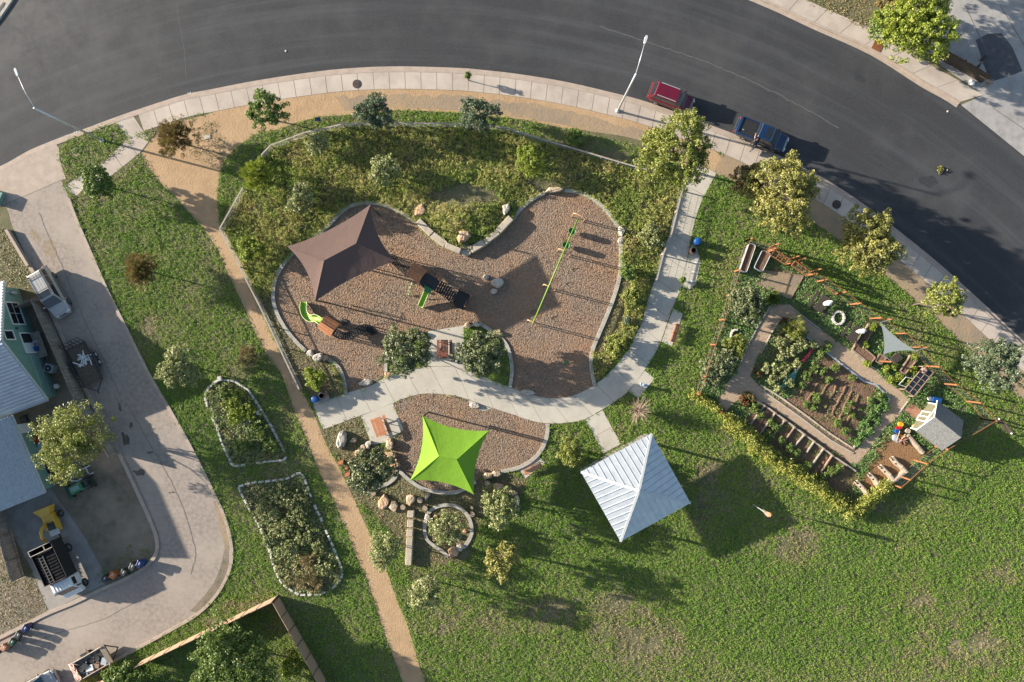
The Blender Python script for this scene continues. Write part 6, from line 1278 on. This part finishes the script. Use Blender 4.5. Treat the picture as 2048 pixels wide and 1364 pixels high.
# wood chipper
t=thing("wood_chipper","yellow wood chipper with curved chute on the driveway","wood chipper",P(112,1037),math.radians(-68)); 
MB().box((.1,0,.75),(1.5,1.15,.75)).box((.75,.1,.62),(.9,.9,.5)).build("housing",m_yellow,t,bev=.05)
MB().loft([[Vector((x,y*w,z)) for y,z in((-1,.62),(1,.62),(1,.62+h_),(-1,.62+h_))] for x,w,h_ in((-.6,.45,.6),(-1.35,.85,.85),(-1.4,.85,.85))]).build("feed_hopper",m_yellow,t); MB().box((-1.42,0,1.0),(.06,1.78,.5)).build("hopper_lip",m_brick,t)
MB().tube([(.2,-.25,1.1),(.35,-.32,1.75),(.75,-.4,2.05),(1.25,-.45,2.1),(1.6,-.42,1.95)],[.2,.17,.15,.14,.14],10).build("discharge_chute",m_yellow,t,smooth=True); MB().box((1.72,-.42,1.9),(.35,.26,.08),0,0,.4).build("chute_flap",m_yellow,t)
MB().box((.55,.15,1.15),(.75,.6,.4)).tube([(.4,.3,1.3),(.4,.3,1.7)],.05,8).build("engine",m_dark,t,bev=.05); MB().box((1.15,.05,.98),(.7,.95,.06)).build("engine_cover",m_trim,t)
for s in(-1,1): wheel(t,-.3,s*.85,.36,.22)
MB().beam((.9,0,.5),(2.1,.15,.5),.1,.1).build("drawbar",m_dark,t)
# dump truck with black box
t=thing("dump_truck","white-cabbed truck with a black high-sided dump bed on the driveway","truck",P(137,1128),math.radians(-65)); 
MB().box((-.2,0,.75),(5.0,1.0,.2)).build("chassis",m_dark,t); bx=MB(); x0,x1,w_,z0,z1=-2.75,.95,1.15,1.0,2.55
MB().box(((x0+x1)/2,0,z0),(x1-x0,2*w_,.1)).build("bed_floor",m_black,t)
for s in(-1,1): MB().box(((x0+x1)/2,s*w_,(z0+z1)/2),(x1-x0,.06,z1-z0)).build("bed_side",m_black,t)
MB().box((x1,0,(z0+z1)/2),(.06,2*w_,z1-z0)).build("bed_front",m_black,t); MB().box((x0,0,(z0+z1)/2),(.06,2*w_,z1-z0)).build("tailgate",m_black,t)
for x,z in((x0+.02,z1+.05),(x0+.55,z1+.05)): MB().beam((x,-w_,z),(x,w_,z),.07,.07).build("top_bar",m_wood2,t)
MB().beam((x0,-w_,z1+.05),(x0+.55,-w_,z1+.05),.07,.07).build("corner_bar",m_wood2,t); MB().beam((x0,w_*.35,z1+.05),(x0+.55,w_*.35,z1+.05),.07,.07).build("corner_bar",m_wood2,t)
tp=MB(); rr=rng(9); G_=[[Vector((x0+.55+(x1-x0-.55)*i/10,-w_+.05+2*w_*.96*j/8,z1-.12-.04*rr.random())) for j in range(9)] for i in range(11)]
for i in range(10): tp.strip(G_[i],G_[i+1])
q=tp.build("tarp",m_blacktarp,t,smooth=True); q.modifiers.new("thickness",'SOLIDIFY').thickness=.02
cb=MB().loft([[Vector((x,y*w,z)) for y,z in((-1,.55),(1,.55),(1,zt),(-1,zt))] for x,w,zt in((1.05,1.0,1.95),(1.1,1.02,2.1),(1.95,1.02,2.1),(2.05,1.0,2.02),(2.5,1.0,1.25),(2.85,.95,1.1),(2.95,.85,.95))]).build("cab",m_white,t,bev=.05)
MB().loft([[Vector(p) for p in((2.085,-.86,1.98),(2.085,.86,1.98),(2.47,.9,1.32),(2.47,-.9,1.32))],[Vector(p) for p in((2.11,-.86,1.995),(2.11,.86,1.995),(2.495,.9,1.335),(2.495,-.9,1.335))]]).build("windscreen",m_glass,t)
for s in(-1,1):
    MB().box((1.6,s*1.025,1.65),(.7,.03,.5)).build("side_window",m_glass,t); MB().box((2.2,s*1.2,1.5),(.12,.22,.3)).build("mirror",m_dark,t)
    for x in(2.3,-1.5): wheel(t,x,s*.95,.42,.28)
    MB().box((2.93,s*.7,.85),(.08,.25,.15)).build("headlight",m_trim,t)
b=MB()
for y in np.linspace(-.75,.75,6): b.box((1.55,y,2.125),(.7,.05,.04))
b.build("roof_ribs",m_white,t); MB().box((1.05,0,2.06),(.06,1.9,.1)).build("roof_edge",m_redp,t)
td=t; L0=t.location; Rz=Matrix.Rotation(math.radians(-65),3,'Z')
t=thing("ladder","black aluminium ladder lying on the dump truck's tarp","ladder",L0+Rz@Vector((-.6,-.35,2.47)),math.radians(-65)); MB().beam((-1.2,-.2,0),(1.6,-.2,0),.06,.05).beam((-1.2,.2,0),(1.6,.2,0),.06,.05).build("side_rails",m_ladder,t); b=MB()
for k in range(9): b.beam((-1.05+.3*k,-.2,0),(-1.05+.3*k,.2,0),.04,.035)
b.build("rungs",m_ladder,t)
# green mower / tractor
t=thing("compact_tractor","dark green compact tractor parked under the spreading tree","tractor",P(172,968),math.radians(27)); MB().box((-.5,0,.75),(1.3,.75,.4)).build("bonnet",m_green,t,bev=.06); MB().box((-.55,0,.965),(.95,.45,.03)).build("bonnet_panel",m_mint,t); MB().box((.65,0,.6),(.9,.6,.3)).build("rear_body",m_bing,t,bev=.04); MB().box((.75,0,.9),(.4,.45,.1)).box((.95,0,1.1),(.1,.45,.4)).build("seat",m_black,t,bev=.03); MB().tube([(.15+.17*math.cos(k*.52),.17*math.sin(k*.52),1.1) for k in range(13)],.02,5).build("steering_wheel",m_black,t)
for s in(-1,1): wheel(t,.7,s*.55,.45,.25,m_yellow); wheel(t,-.85,s*.45,.28,.18,m_yellow); MB().beam((-1.3,s*.4,.5),(.3,s*.4,.9),.08,.1).build("loader_arm",m_green,t)
MB().box((-1.55,0,.35),(.4,1.3,.4)).build("loader_bucket",m_bing,t)
t=thing("trailer_chassis","pale steel trailer frame beside the compact tractor","frame",P(172,945),math.radians(27)); b=MB()
for y in(-.4,.4): b.beam((-.9,y,.5),(1.0,y,.5),.1,.12)
b.beam((-.9,-.4,.5),(-1.4,0,.5),.1,.12).beam((-.9,.4,.5),(-1.4,0,.5),.1,.12).beam((.5,-.4,.5),(.5,.4,.5),.08,.1).build("rails",m_corr,t)
for s in(-1,1): wheel(t,.4,s*.6,.28,.18)
# refuse carts
def cart(px,py,ang,label,body,lid,nbag=False):
    t=thing("wheeled_bin",label,"wheeled bin",P(px,py),math.radians(-ang)); MB().loft([[Vector((x*w,y*w,z)) for x,y in((-.3,-.27),(.3,-.27),(.3,.27),(-.3,.27))] for w,z in((.72,.05),(.95,.75),(1,.95))]).build("body",body,t,bev=.03)
    MB().loft([[Vector((x*w+.01,y*w,z)) for x,y in((-.34,-.3),(.33,-.3),(.33,.3),(-.34,.3))] for w,z in((1,.96),(1,1.0),(.72,1.07))]).build("lid",lid,t,bev=.02); MB().beam((-.4,-.22,.98),(-.4,.22,.98),.04,.04).build("handle",m_dark,t); MB().box((.1,0,1.065),(.25,.06,.03)).build("lid_mark",m_white,t)
    for s in(-1,1): MB().lathe([(.11,-.03),(.11,.03)],n=12).build("wheel",m_black,t).location=(-.28,s*.25,.11)
    for c in [q for q in t.children if q.name.startswith("wheel")]: c.rotation_euler=(math.pi/2,0,0)
    return t
cart(289,1122,-65,"dark blue wheeled bin at the driveway kerb, farthest along the bin row",m_bluep,m_navy); cart(275,1127,-65,"grey wheeled bin with a marked lid touching the dark blue one",m_binb,m_dark); cart(258,1139,-65,"dark green wheeled bin alone in the middle of the bin row",m_bing,m_binb)
cart(236,1144,-65,"orange wheeled bin close to the white truck",m_bino,m_bino); cart(221,1151,-65,"charcoal wheeled bin touching the orange one",m_binb,m_binb)
cart(64,1249,-60,"navy wheeled bin leading the row at the lane's lower edge",m_navy,m_navy); cart(50,1262,-60,"grey wheeled bin between the navy bin and the green one",m_binb,m_dark); cart(38,1276,-60,"dark green wheeled bin with a pale stick on its lid",m_bing,m_bing); cart(22,1287,-60,"brown wheeled bin beside the dark green lane bin",m_bino,m_brick); cart(10,1294,-60,"small grey wheeled bin ending the row at the frame edge",m_binb,m_dark)
t=thing("shade_cabinet","pale green utility cabinet added at the frame edge for its shadow on the apron","cabinet",P(-2,396),-.45); MB().box((0,0,.3),(1.1,1.3,.6)).build("casing",m_mint,t,bev=.04); MB().box((0,0,.62),(1.16,1.36,.05)).build("lid",m_mint,t)  # low box added and sized for the shadow it throws on the apron
# junk trailer
t=thing("junk_trailer","flat trailer heaped with junk, pink tarp at its tail, by the lane kerb","trailer",P(193,1318),math.radians(30)); MB().box((0,0,.55),(3.6,1.8,.1)).build("deck",m_wood,t)
for s in(-1,1):
    MB().box((0,s*.9,.85),(3.6,.06,.5)).build("side_board",m_wood2,t)
    wheel(t,-.2,s*1.08,.32,.2); MB().box((-.2,s*1.08,.72),(1.0,.28,.04)).build("mudguard",m_dark,t)
MB().beam((1.8,-.8,.55),(2.8,0,.5),.08,.1).beam((1.8,.8,.55),(2.8,0,.5),.08,.1).build("drawbar",m_dark,t); MB().box((1.75,0,.95),(.5,1.9,.1),0,0,.15).build("front_panel",m_stump,t)
tp=MB(); G_=[[Vector((-1.4-1.2*i/6,-.95+1.9*j/8,1.05-.85*(i/6)**1.3+.08*rr.normal())) for j in range(9)] for i in range(7)]
for i in range(6): tp.strip(G_[i],G_[i+1])
tp.build("tarp",m_tarp,t,smooth=True).modifiers.new("thickness",'SOLIDIFY').thickness=.02
L0=t.location; Rz=Matrix.Rotation(math.radians(30),3,'Z'); r=rng(71); jm=[m_dark,m_steel,m_white,m_timber,m_wood2,m_bino,m_binb]
jn=[("scrap_box","battered box"),("scrap_pipe","bent pipe"),("scrap_board","broken board"),("old_tyre_scrap","old tyre")]
for k in range(30):
    x=-1.2+2.6*r.random(); y=-.72+1.44*r.random(); z=.62+.3*(1-abs(y))*r.random(); nm,lb=jn[k%4]; b=MB(); a=.18+.22*r.random()
    if k%4==0: b.box((0,0,a*.4),(a*2,a*1.5,a*.9))
    elif k%4==1: b.tube([(-a*2,0,0),(0,.1,.05),(a*2,-.1,.1)],.035,6)
    elif k%4==2: b.beam((-a*2.4,0,0),(a*2.4,0,.12),.13,.04)
    else: b.loft([[Vector((q*math.cos(j*.4488),q*math.sin(j*.4488),dz+.1)) for j in range(14)] for q,dz in((.16,-.07),(.29,-.09),(.31,0),(.29,.09),(.16,.07))])
    tag(b.build(nm,m_black if k%4==3 else jm[k%7],None,L0+Rz@Vector((x,y,z)),rz=r.random()*3.1),lb+" in the heap on the junk trailer","junk",lb+"s on the junk trailer")
# ---------------------------------------------------------------- garden objects
def trough(label,quad,h,m,inn,t_=.05,ph=.5):
    t=thing("raised_bed",label,"raised bed",P(*quad[0])); Q=[P(*q) for q in quad]; n=len(Q)
    for i in range(n): MB().beam(Q[i]+Vector((0,0,h/2)),Q[(i+1)%n]+Vector((0,0,h/2)),t_*2,h).build("side_board",m,t,w=True)
    MB().poly([q+Vector((0,0,h*.8)) for q in Q]).build("soil",inn,t,w=True); return t
def rr_bed(label,c,L,Wd,ang,h):
    t=thing("metal_trough",label,"raised bed",P(*c),math.radians(-ang)); q=[]; k=.22
    for cx,cy,a0 in((L/2-k,Wd/2-k,0),(-L/2+k,Wd/2-k,90),(-L/2+k,-Wd/2+k,180),(L/2-k,-Wd/2+k,270)):
        for j in range(5): a=math.radians(a0+90*j/4); q.append((cx+k*math.cos(a),cy+k*math.sin(a)))
    MB().loft([[Vector((x*f,y*f,z)) for x,y in q] for f,z in((1,0),(1,h),(.97,h),(.96,h*.7))],cap=False).build("trough_wall",m_corr,t); MB().poly([Vector((x*.95,y*.95,h*.75)) for x,y in q]).build("soil",m_soil,t); return t
rr_bed("white rounded metal trough bed tight against the garden fence corner",(1492,517),2.9,.72,-71,.6); rr_bed("short white rounded metal trough bed beside the long one",(1521,523),2.0,.95,-64,.6)
trough("timber frame around the weedy plot near the metal troughs",[(1526,541),(1510,567),(1580,598),(1606,552)],.14,m_timber,m_dirt2)
trough("L-shaped timber raised bed beside the dark picnic table",[(1735,648),(1702,699),(1737,727),(1748,715),(1724,695),(1745,655)],.35,m_timber,m_soil)
trough("narrow timber raised bed under the grey sail's long corner",[(1817,711),(1796,742),(1806,748),(1830,720)],.4,m_timber,m_soil)
trough("timber raised bed with a post beside the grey sail",[(1760,728),(1748,722),(1757,708),(1770,716)],.3,m_timber,m_soil)
t=thing("planter_box","small dark plank planter under the grey sail","planter",P(1789,716),math.radians(-55)); b=MB()
for k in range(4): b.box((0,-.36+.24*k,.42),(.75,.22,.05))
b.build("planks",m_dkwood,t); MB().box((0,0,.2),(.65,.85,.4)).build("box",m_dkwood,t)
t=thing("fire_ring","round stone fire ring between two dark picnic tables","fire ring",P(1675,636))
for k in range(11): a=2*math.pi*k/11; MB().box((.56*math.cos(a),.62*math.sin(a),.17),(.22,.32,.36),a).build("stone",m_edge,t,bev=.04)
MB().lathe([(.45,.02),(.1,.03)],n=14).build("ash_bed",m_soil,t)
t=thing("half_round_planter","half-round stone planter inside the garden fence","planter",P(1471,672))
for k in range(7): a=math.pi*(.5+k/6*1.1); MB().box((.5*math.cos(a),.6*math.sin(a),.15),(.2,.32,.32),a).build("stone",m_edge,t,bev=.04)
# glazed cold frame
q=[(1847,733),(1867,745),(1828,793),(1809,779)]; t=thing("cold_frame","glazed cold frame table with a grid of panes near the playhouse","cold frame",P(*q[0])); Q=[P(*c,.95) for c in q]; b=MB()
for i in range(4): b.beam(Q[i],Q[(i+1)%4],.07,.08)
for u in(.2,.4,.6,.8): b.beam(Q[0].lerp(Q[3],u),Q[1].lerp(Q[2],u),.05,.06)
b.beam(Q[0].lerp(Q[1],.5),Q[3].lerp(Q[2],.5),.05,.06); b.build("frame",m_timber,t,w=True); MB().loft([[c-Vector((0,0,.02)) for c in Q],[c-Vector((0,0,.008)) for c in Q]]).build("panes",m_glass,t,w=True)
for c in Q: MB().box(Vector((c.x,c.y,.46)),(.08,.08,.92)).build("leg",m_timber,t,w=True)
q=[(1799,763),(1815,747),(1846,735),(1806,783)]; t=thing("pipe_frame","open pipe frame standing beside the cold frame","frame",P(1802,765)); b=MB(); Z=.8; V4=[(1812,754),(1798,769),(1813,774),(1827,758)]
for i in range(4): b.tube([P(*V4[i],Z),P(*V4[(i+1)%4],Z)],.035,6).tube([P(*V4[i],0),P(*V4[i],Z)],.035,6)
b.build("pipes",m_trim,t,w=True)
tag(MB().lathe([(.2,0),(.3,.06),(.2,.16)],n=10).build("towel",m_tarp,None,(*xy(1836,740),.99),rz=.3),"rumpled pinkish towel on the cold frame corner","towel")
# playhouse
fq=[(1822,860),(1864,803),(1914,842),(1872,899)]; t=thing("playhouse","small playhouse with grey shingled roof and white-framed front","playhouse",P(1868,850)); B4=[P(*c) for c in [(1820,856),(1856,806),(1897,838),(1861,888)]]; hE=1.75; hR=2.9
a,b1_,c,d_=B4; m1=(a+b1_)/2; m2=(c+d_)/2; up=lambda v,z:v+Vector((0,0,z))
MB().loft([[a,d_,up(d_,hE),up(m1*0+(d_),hE),up(a,hE)][0:1]+[d_,up(d_,hE),up(a,hE)],[b1_,c,up(c,hE),up(b1_,hE)]]).build("wall",m_olive,t,w=True)
rid0=up((b1_+a)/2+(a-d_).normalized()*.3,hR); rid1=up((c+d_)/2+(d_-a).normalized()*.3,hR); ov=(a-b1_).normalized()*.25; eo=(a-d_).normalized()*.3
for s,(p,r_2) in enumerate((((a,d_)),((b1_,c)))): pass
rfb=MB()
for p0,p1,sg in((a,d_,1),(b1_,c,-1)):
    e0=up(p0,hE-.12)+ov*sg+eo; e1=up(p1,hE-.12)+ov*sg-eo; rfb.loft([[e0,e1,rid1,rid0],[up(e0,.06),up(e1,.06),up(rid1,.06),up(rid0,.06)]])
rfb.build("roof",m_gshing,t,w=True)
for gp,(p0,p1) in enumerate(((a,b1_),(d_,c))): MB().loft([[up(p0,hE-.02),up(p1,hE-.02),up((p0+p1)/2,hR-.06)],[up(p0,hE-.02)+(d_-a).normalized()*.05*(1 if gp==0 else -1),up(p1,hE-.02)+(d_-a).normalized()*.05*(1 if gp==0 else -1),up((p0+p1)/2,hR-.06)+(d_-a).normalized()*.05*(1 if gp==0 else -1)]]).build("gable_wall",m_olive,t,w=True)
fo=(a-d_).normalized()*.04; F=lambda u,z:up(a.lerp(b1_,u),z)+fo
for u0,u1,z0,z1 in((.0,.0,0,hE),(1,1,0,hE),(.33,.33,0,1.6),(.67,.67,0,1.6),(.5,.5,0,1.6),(.33,.67,1.6,1.6),(0,1,1.72,1.72),(.33,.67,.12,.12)): MB().beam(F(u0,z0),F(u1,z1),.07,.09).build("trim",m_white,t,w=True)
for p0,sg in((a,1),(b1_,-1)): MB().beam(up(p0,hE-.1)+ov*sg+eo*1.05,rid0+eo*.1,.05,.12).build("barge_board",m_white,t,w=True)
t=thing("playhouse_porch","flat white-trimmed porch roof in front of the playhouse","porch",P(1842,830)) if False else None
tag(MB().box((0,0,.22),(.95,.5,.42),-.2).box((.05,0,.46),(.9,.46,.08),-.2).build("toy_box",m_bluep,None,P(1868,799,0),bev=.06),"bright blue toy box beside the playhouse front","toy box")
tag(MB().lathe([(.2,0),(.22,.3),(.1,.36)],n=10).build("garden_pot",m_white,None,P(1858,797)),"white pot next to the blue toy box","pot")
for x,y,m,lb in((1798,848,m_orp,"orange toy drum by the garden path"),(1795,855,m_redp,"red toy wagon next to the orange drum"),(1791,862,m_bluep,"blue toy barrel beside the red wagon"),(1812,861,m_cob,"small pale pot near the toys"),(1826,853,m_tan,"small clutter basket at the playhouse corner"),(1790,875,m_corr,"grey upturned basin by the cob wall")):
    b=MB(); 
    if m is m_redp: b.box((0,0,.2),(.55,.3,.25)).box((.1,0,.36),(.3,.26,.1))
    elif m is m_corr: b.lathe([(.38,0),(.3,.16),(.1,.2)],n=14)
    else: b.lathe([(.2,0),(.24,.25),(.22,.42),(.16,.4)],n=12)
    tag(b.build("toy" if m in(m_orp,m_redp,m_bluep) else "pot",m,None,P(x,y),rz=.4),lb,"toy" if m in(m_orp,m_redp,m_bluep) else "pot")
t=thing("log_pile","heap of reddish branches by the cob wall","branches",P(1803,880)); b=MB(); r=rng(12)
for k in range(9): a_=r.random()*3.1; b.tube([(-.45*math.cos(a_),-.45*math.sin(a_),.08+.03*k),(.45*math.cos(a_),.45*math.sin(a_),.12+.03*k)],.045,6)
b.build("branches",m_brick,t)
for A_,B_,lb in(((1800,862),(1793,882),"orange-handled shovel leaning by the toys"),((1811,868),(1801,882),"orange-handled rake lying by the branch heap")):
    t=thing("garden_tool",lb,"garden tool",P(*A_)); MB().tube([P(*A_,.5),P(*B_,.25)],.03,6).build("handle",m_tan,t,w=True); MB().box(P(*B_,.25),(.25,.3,.04),.5).build("blade",m_steel,t,w=True)
# cob compost bays
def cob(label,pts,h,holes=3):
    t=thing("cob_wall",label,"cob wall",P(*pts[0])); Q=cr(pts,3); A_=[];rings=[]
    for i,p in enumerate(Q):
        d=np.array(Q[min(i+1,len(Q)-1)])-np.array(Q[max(i-1,0)]); d/=np.linalg.norm(d); n=(-d[1],d[0]); hh=h*(.55+.45*min(1,i/(len(Q)*.5)))
        c=P(*p); nn=Vector((n[0],-n[1],0))*.2; rings.append([c+nn,c+nn*.9+Vector((0,0,hh*.9)),c+nn*.3+Vector((0,0,hh)),c-nn*.3+Vector((0,0,hh)),c-nn*.9+Vector((0,0,hh*.9)),c-nn])
    MB().loft(rings).build("wall",m_cob,t,w=True)
    for k in range(holes): p=Q[int(k*1.6)+0]; q=Q[int(k*1.6)+1]; m_=((p[0]+q[0])/2,(p[1]+q[1])/2); MB().lathe([(.085,0),(.085,.03)],P(*m_,h*(.62+.06*k)),10).build("block_hole",m_black,t,w=True)
    return t
cob("pale cob wall with the tall corner, last compost bay divider",[(1781,914),(1790,926),(1800,934),(1807,942)],.75); cob("pale cob wall joining the bays along the fence",[(1808,942),(1795,951),(1780,960),(1767,968)],.75,0)
cob("pale cob divider second from the corner wall",[(1758,931),(1768,942),(1776,950),(1781,957)],.7); cob("pale cob divider between two straw-filled bays",[(1735,947),(1745,957),(1751,967),(1757,974)],.7); cob("pale cob divider at the shaded end of the compost bays",[(1710,962),(1719,972),(1727,982),(1731,986)],.7)
cob("long fallen pale cob slab behind the toys",[(1813,868),(1825,884),(1836,897),(1843,905)],.45,0)
# plot edging, tarps and beds
def edge_beam(label,pts,m=m_edge,h=.14,w=.16,name="plot_edging"):
    t=thing(name,label,"edging",P(*pts[0]))
    for i in range(len(pts)-1): MB().beam(P(*pts[i],h/2),P(*pts[i+1],h/2),w,h).build("edging_board",m,t,w=True)
edge_beam("long pale edging board on the plot side facing the playhouse path",[(1614,675),(1661,711),(1727,762),(1752,770),(1780,797),(1765,822)],m_corr)
edge_beam("long pale edging board on the plot side facing the timber beds",[(1521,770),(1560,794),(1605,826),(1661,868),(1706,897),(1718,880)],m_stone)
edge_beam("low edging strip along the garden path beside the timber beds",[(1521,778),(1558,804),(1603,836),(1661,880),(1707,906)],m_kerbw,.1,.1)
edge_beam("white edging strip along the shaded garden path's outer side",[(1541,611),(1516,652),(1500,684),(1474,742)],m_kerbw,.1,.1); edge_beam("white edging strip between garden path and dark picnic tables",[(1579,611),(1614,639),(1640,658)],m_kerbw,.1,.1)
edge_beam("white edging strip below the L-shaped bed",[(1702,701),(1739,731),(1757,741)],m_kerbw,.1,.1); edge_beam("thin white edging strip beside the brick path",[(1820,797),(1800,824)],m_kerbw,.08,.1)
edge_beam("short white edging on the upper side of the garden plot",[(1563,634),(1540,672),(1522,707)],m_kerbw,.1,.1)
t=thing("row_cover","narrow pink net strip laid across the garden plot","row cover",P(1600,732)); MB().beam(P(1584,751,.22),P(1628,694,.22),.28,.06).build("net",m_pink,t,w=True)
for k in range(5): MB().tube([P(1584+11*k,751-14*k,0),P(1584+11*k,751-14*k,.22)],.02,5).build("peg",m_timber,t,w=True)
t=thing("net_cover","teal mesh sheet over plants in the garden plot","row cover",P(1572,768)); rr=rng(4); G_=[[P(1558+10*i+4*j,782-7*i-9*j+ (0),.35+.08*rr.normal()) for j in range(4)] for i in range(4)]; b=MB()
for i in range(3): b.strip(G_[i],G_[i+1])
b.build("mesh_sheet",m_teal,t,w=True).modifiers.new("thickness",'SOLIDIFY').thickness=.01
BR=[((1503,798),(1530,810)),((1530,810),(1571,842)),((1571,842),(1612,872)),((1612,872),(1648,898)),((1648,898),(1664,912)),((1664,912),(1708,940))]
edge_beam("long weathered timber edging the row of beds along the garden path",[(1503,797),(1532,813),(1571,841),(1612,871),(1648,898),(1665,911),(1711,942)],m_wood2,.3,.14)
for i,(p,q,lb) in enumerate([((1528,812),(1501,848),"first"),((1550,826),(1520,868),"second"),((1568,842),(1545,872),"third"),((1588,855),(1561,893),"fourth"),((1608,870),(1588,893),"fifth"),((1628,883),(1613,905),"sixth"),((1647,897),(1620,935),"seventh"),((1664,911),(1641,945),"eighth")]):
    nm=["beside the red flowers","next to the stepping slabs","by the leafy fig-like plant","crossing the open dark soil","beside the broken bed frame","with a pale end post","along the round stepping stones","closing the bed row at the bark soil"][i]
    t=thing("bed_divider","weathered timber bed divider "+nm,"timber",P(*p)); MB().beam(P(*p,.16),P(*q,.16),.09,.28).build("timber",m_timber if i in(3,7) else m_wood,t,w=True); MB().box(P(*p,.2),(.16,.16,.42)).build("end_post",m_timber,t,w=True)
for x,y,lb in((1652,915,""),(1645,924,""),(1638,933,""),(1632,942,"")): tag(MB().lathe([(.17,0),(.17,.05),(.1,.06)],n=12).build("stepping_stone",m_brick,None,(*xy(x,y),.012)),"round reddish stepping stone between two timber dividers","stepping stone","round stepping stones between dividers")
for x,y in((1533,823),(1527,832),(1521,840)): tag(MB().box((0,0,.03),(.5,.35,.06),.9).build("stepping_slab",m_brick,None,(*xy(x,y),.012)),"square reddish slab stepping between the first beds","stepping stone","square slabs between the first beds")
r=rng(88)
for i in range(7):
    u=i/6; a_=(1636+u*82,738+u*52); b_2=(1600+u*92,790+u*62); t=thing("soil_ridge","brown soil ridge in the furrowed part of the garden plot","soil ridge",P(*a_),0,"furrow ridges of the plot"); Q=resamp([a_,b_2],10); MB().tube([P(x+r.normal()*1.2,y+r.normal()*1.2,.03) for x,y in Q],[.085+.04*r.random() for _ in Q],6).build("ridge",m_soil,t,w=True)
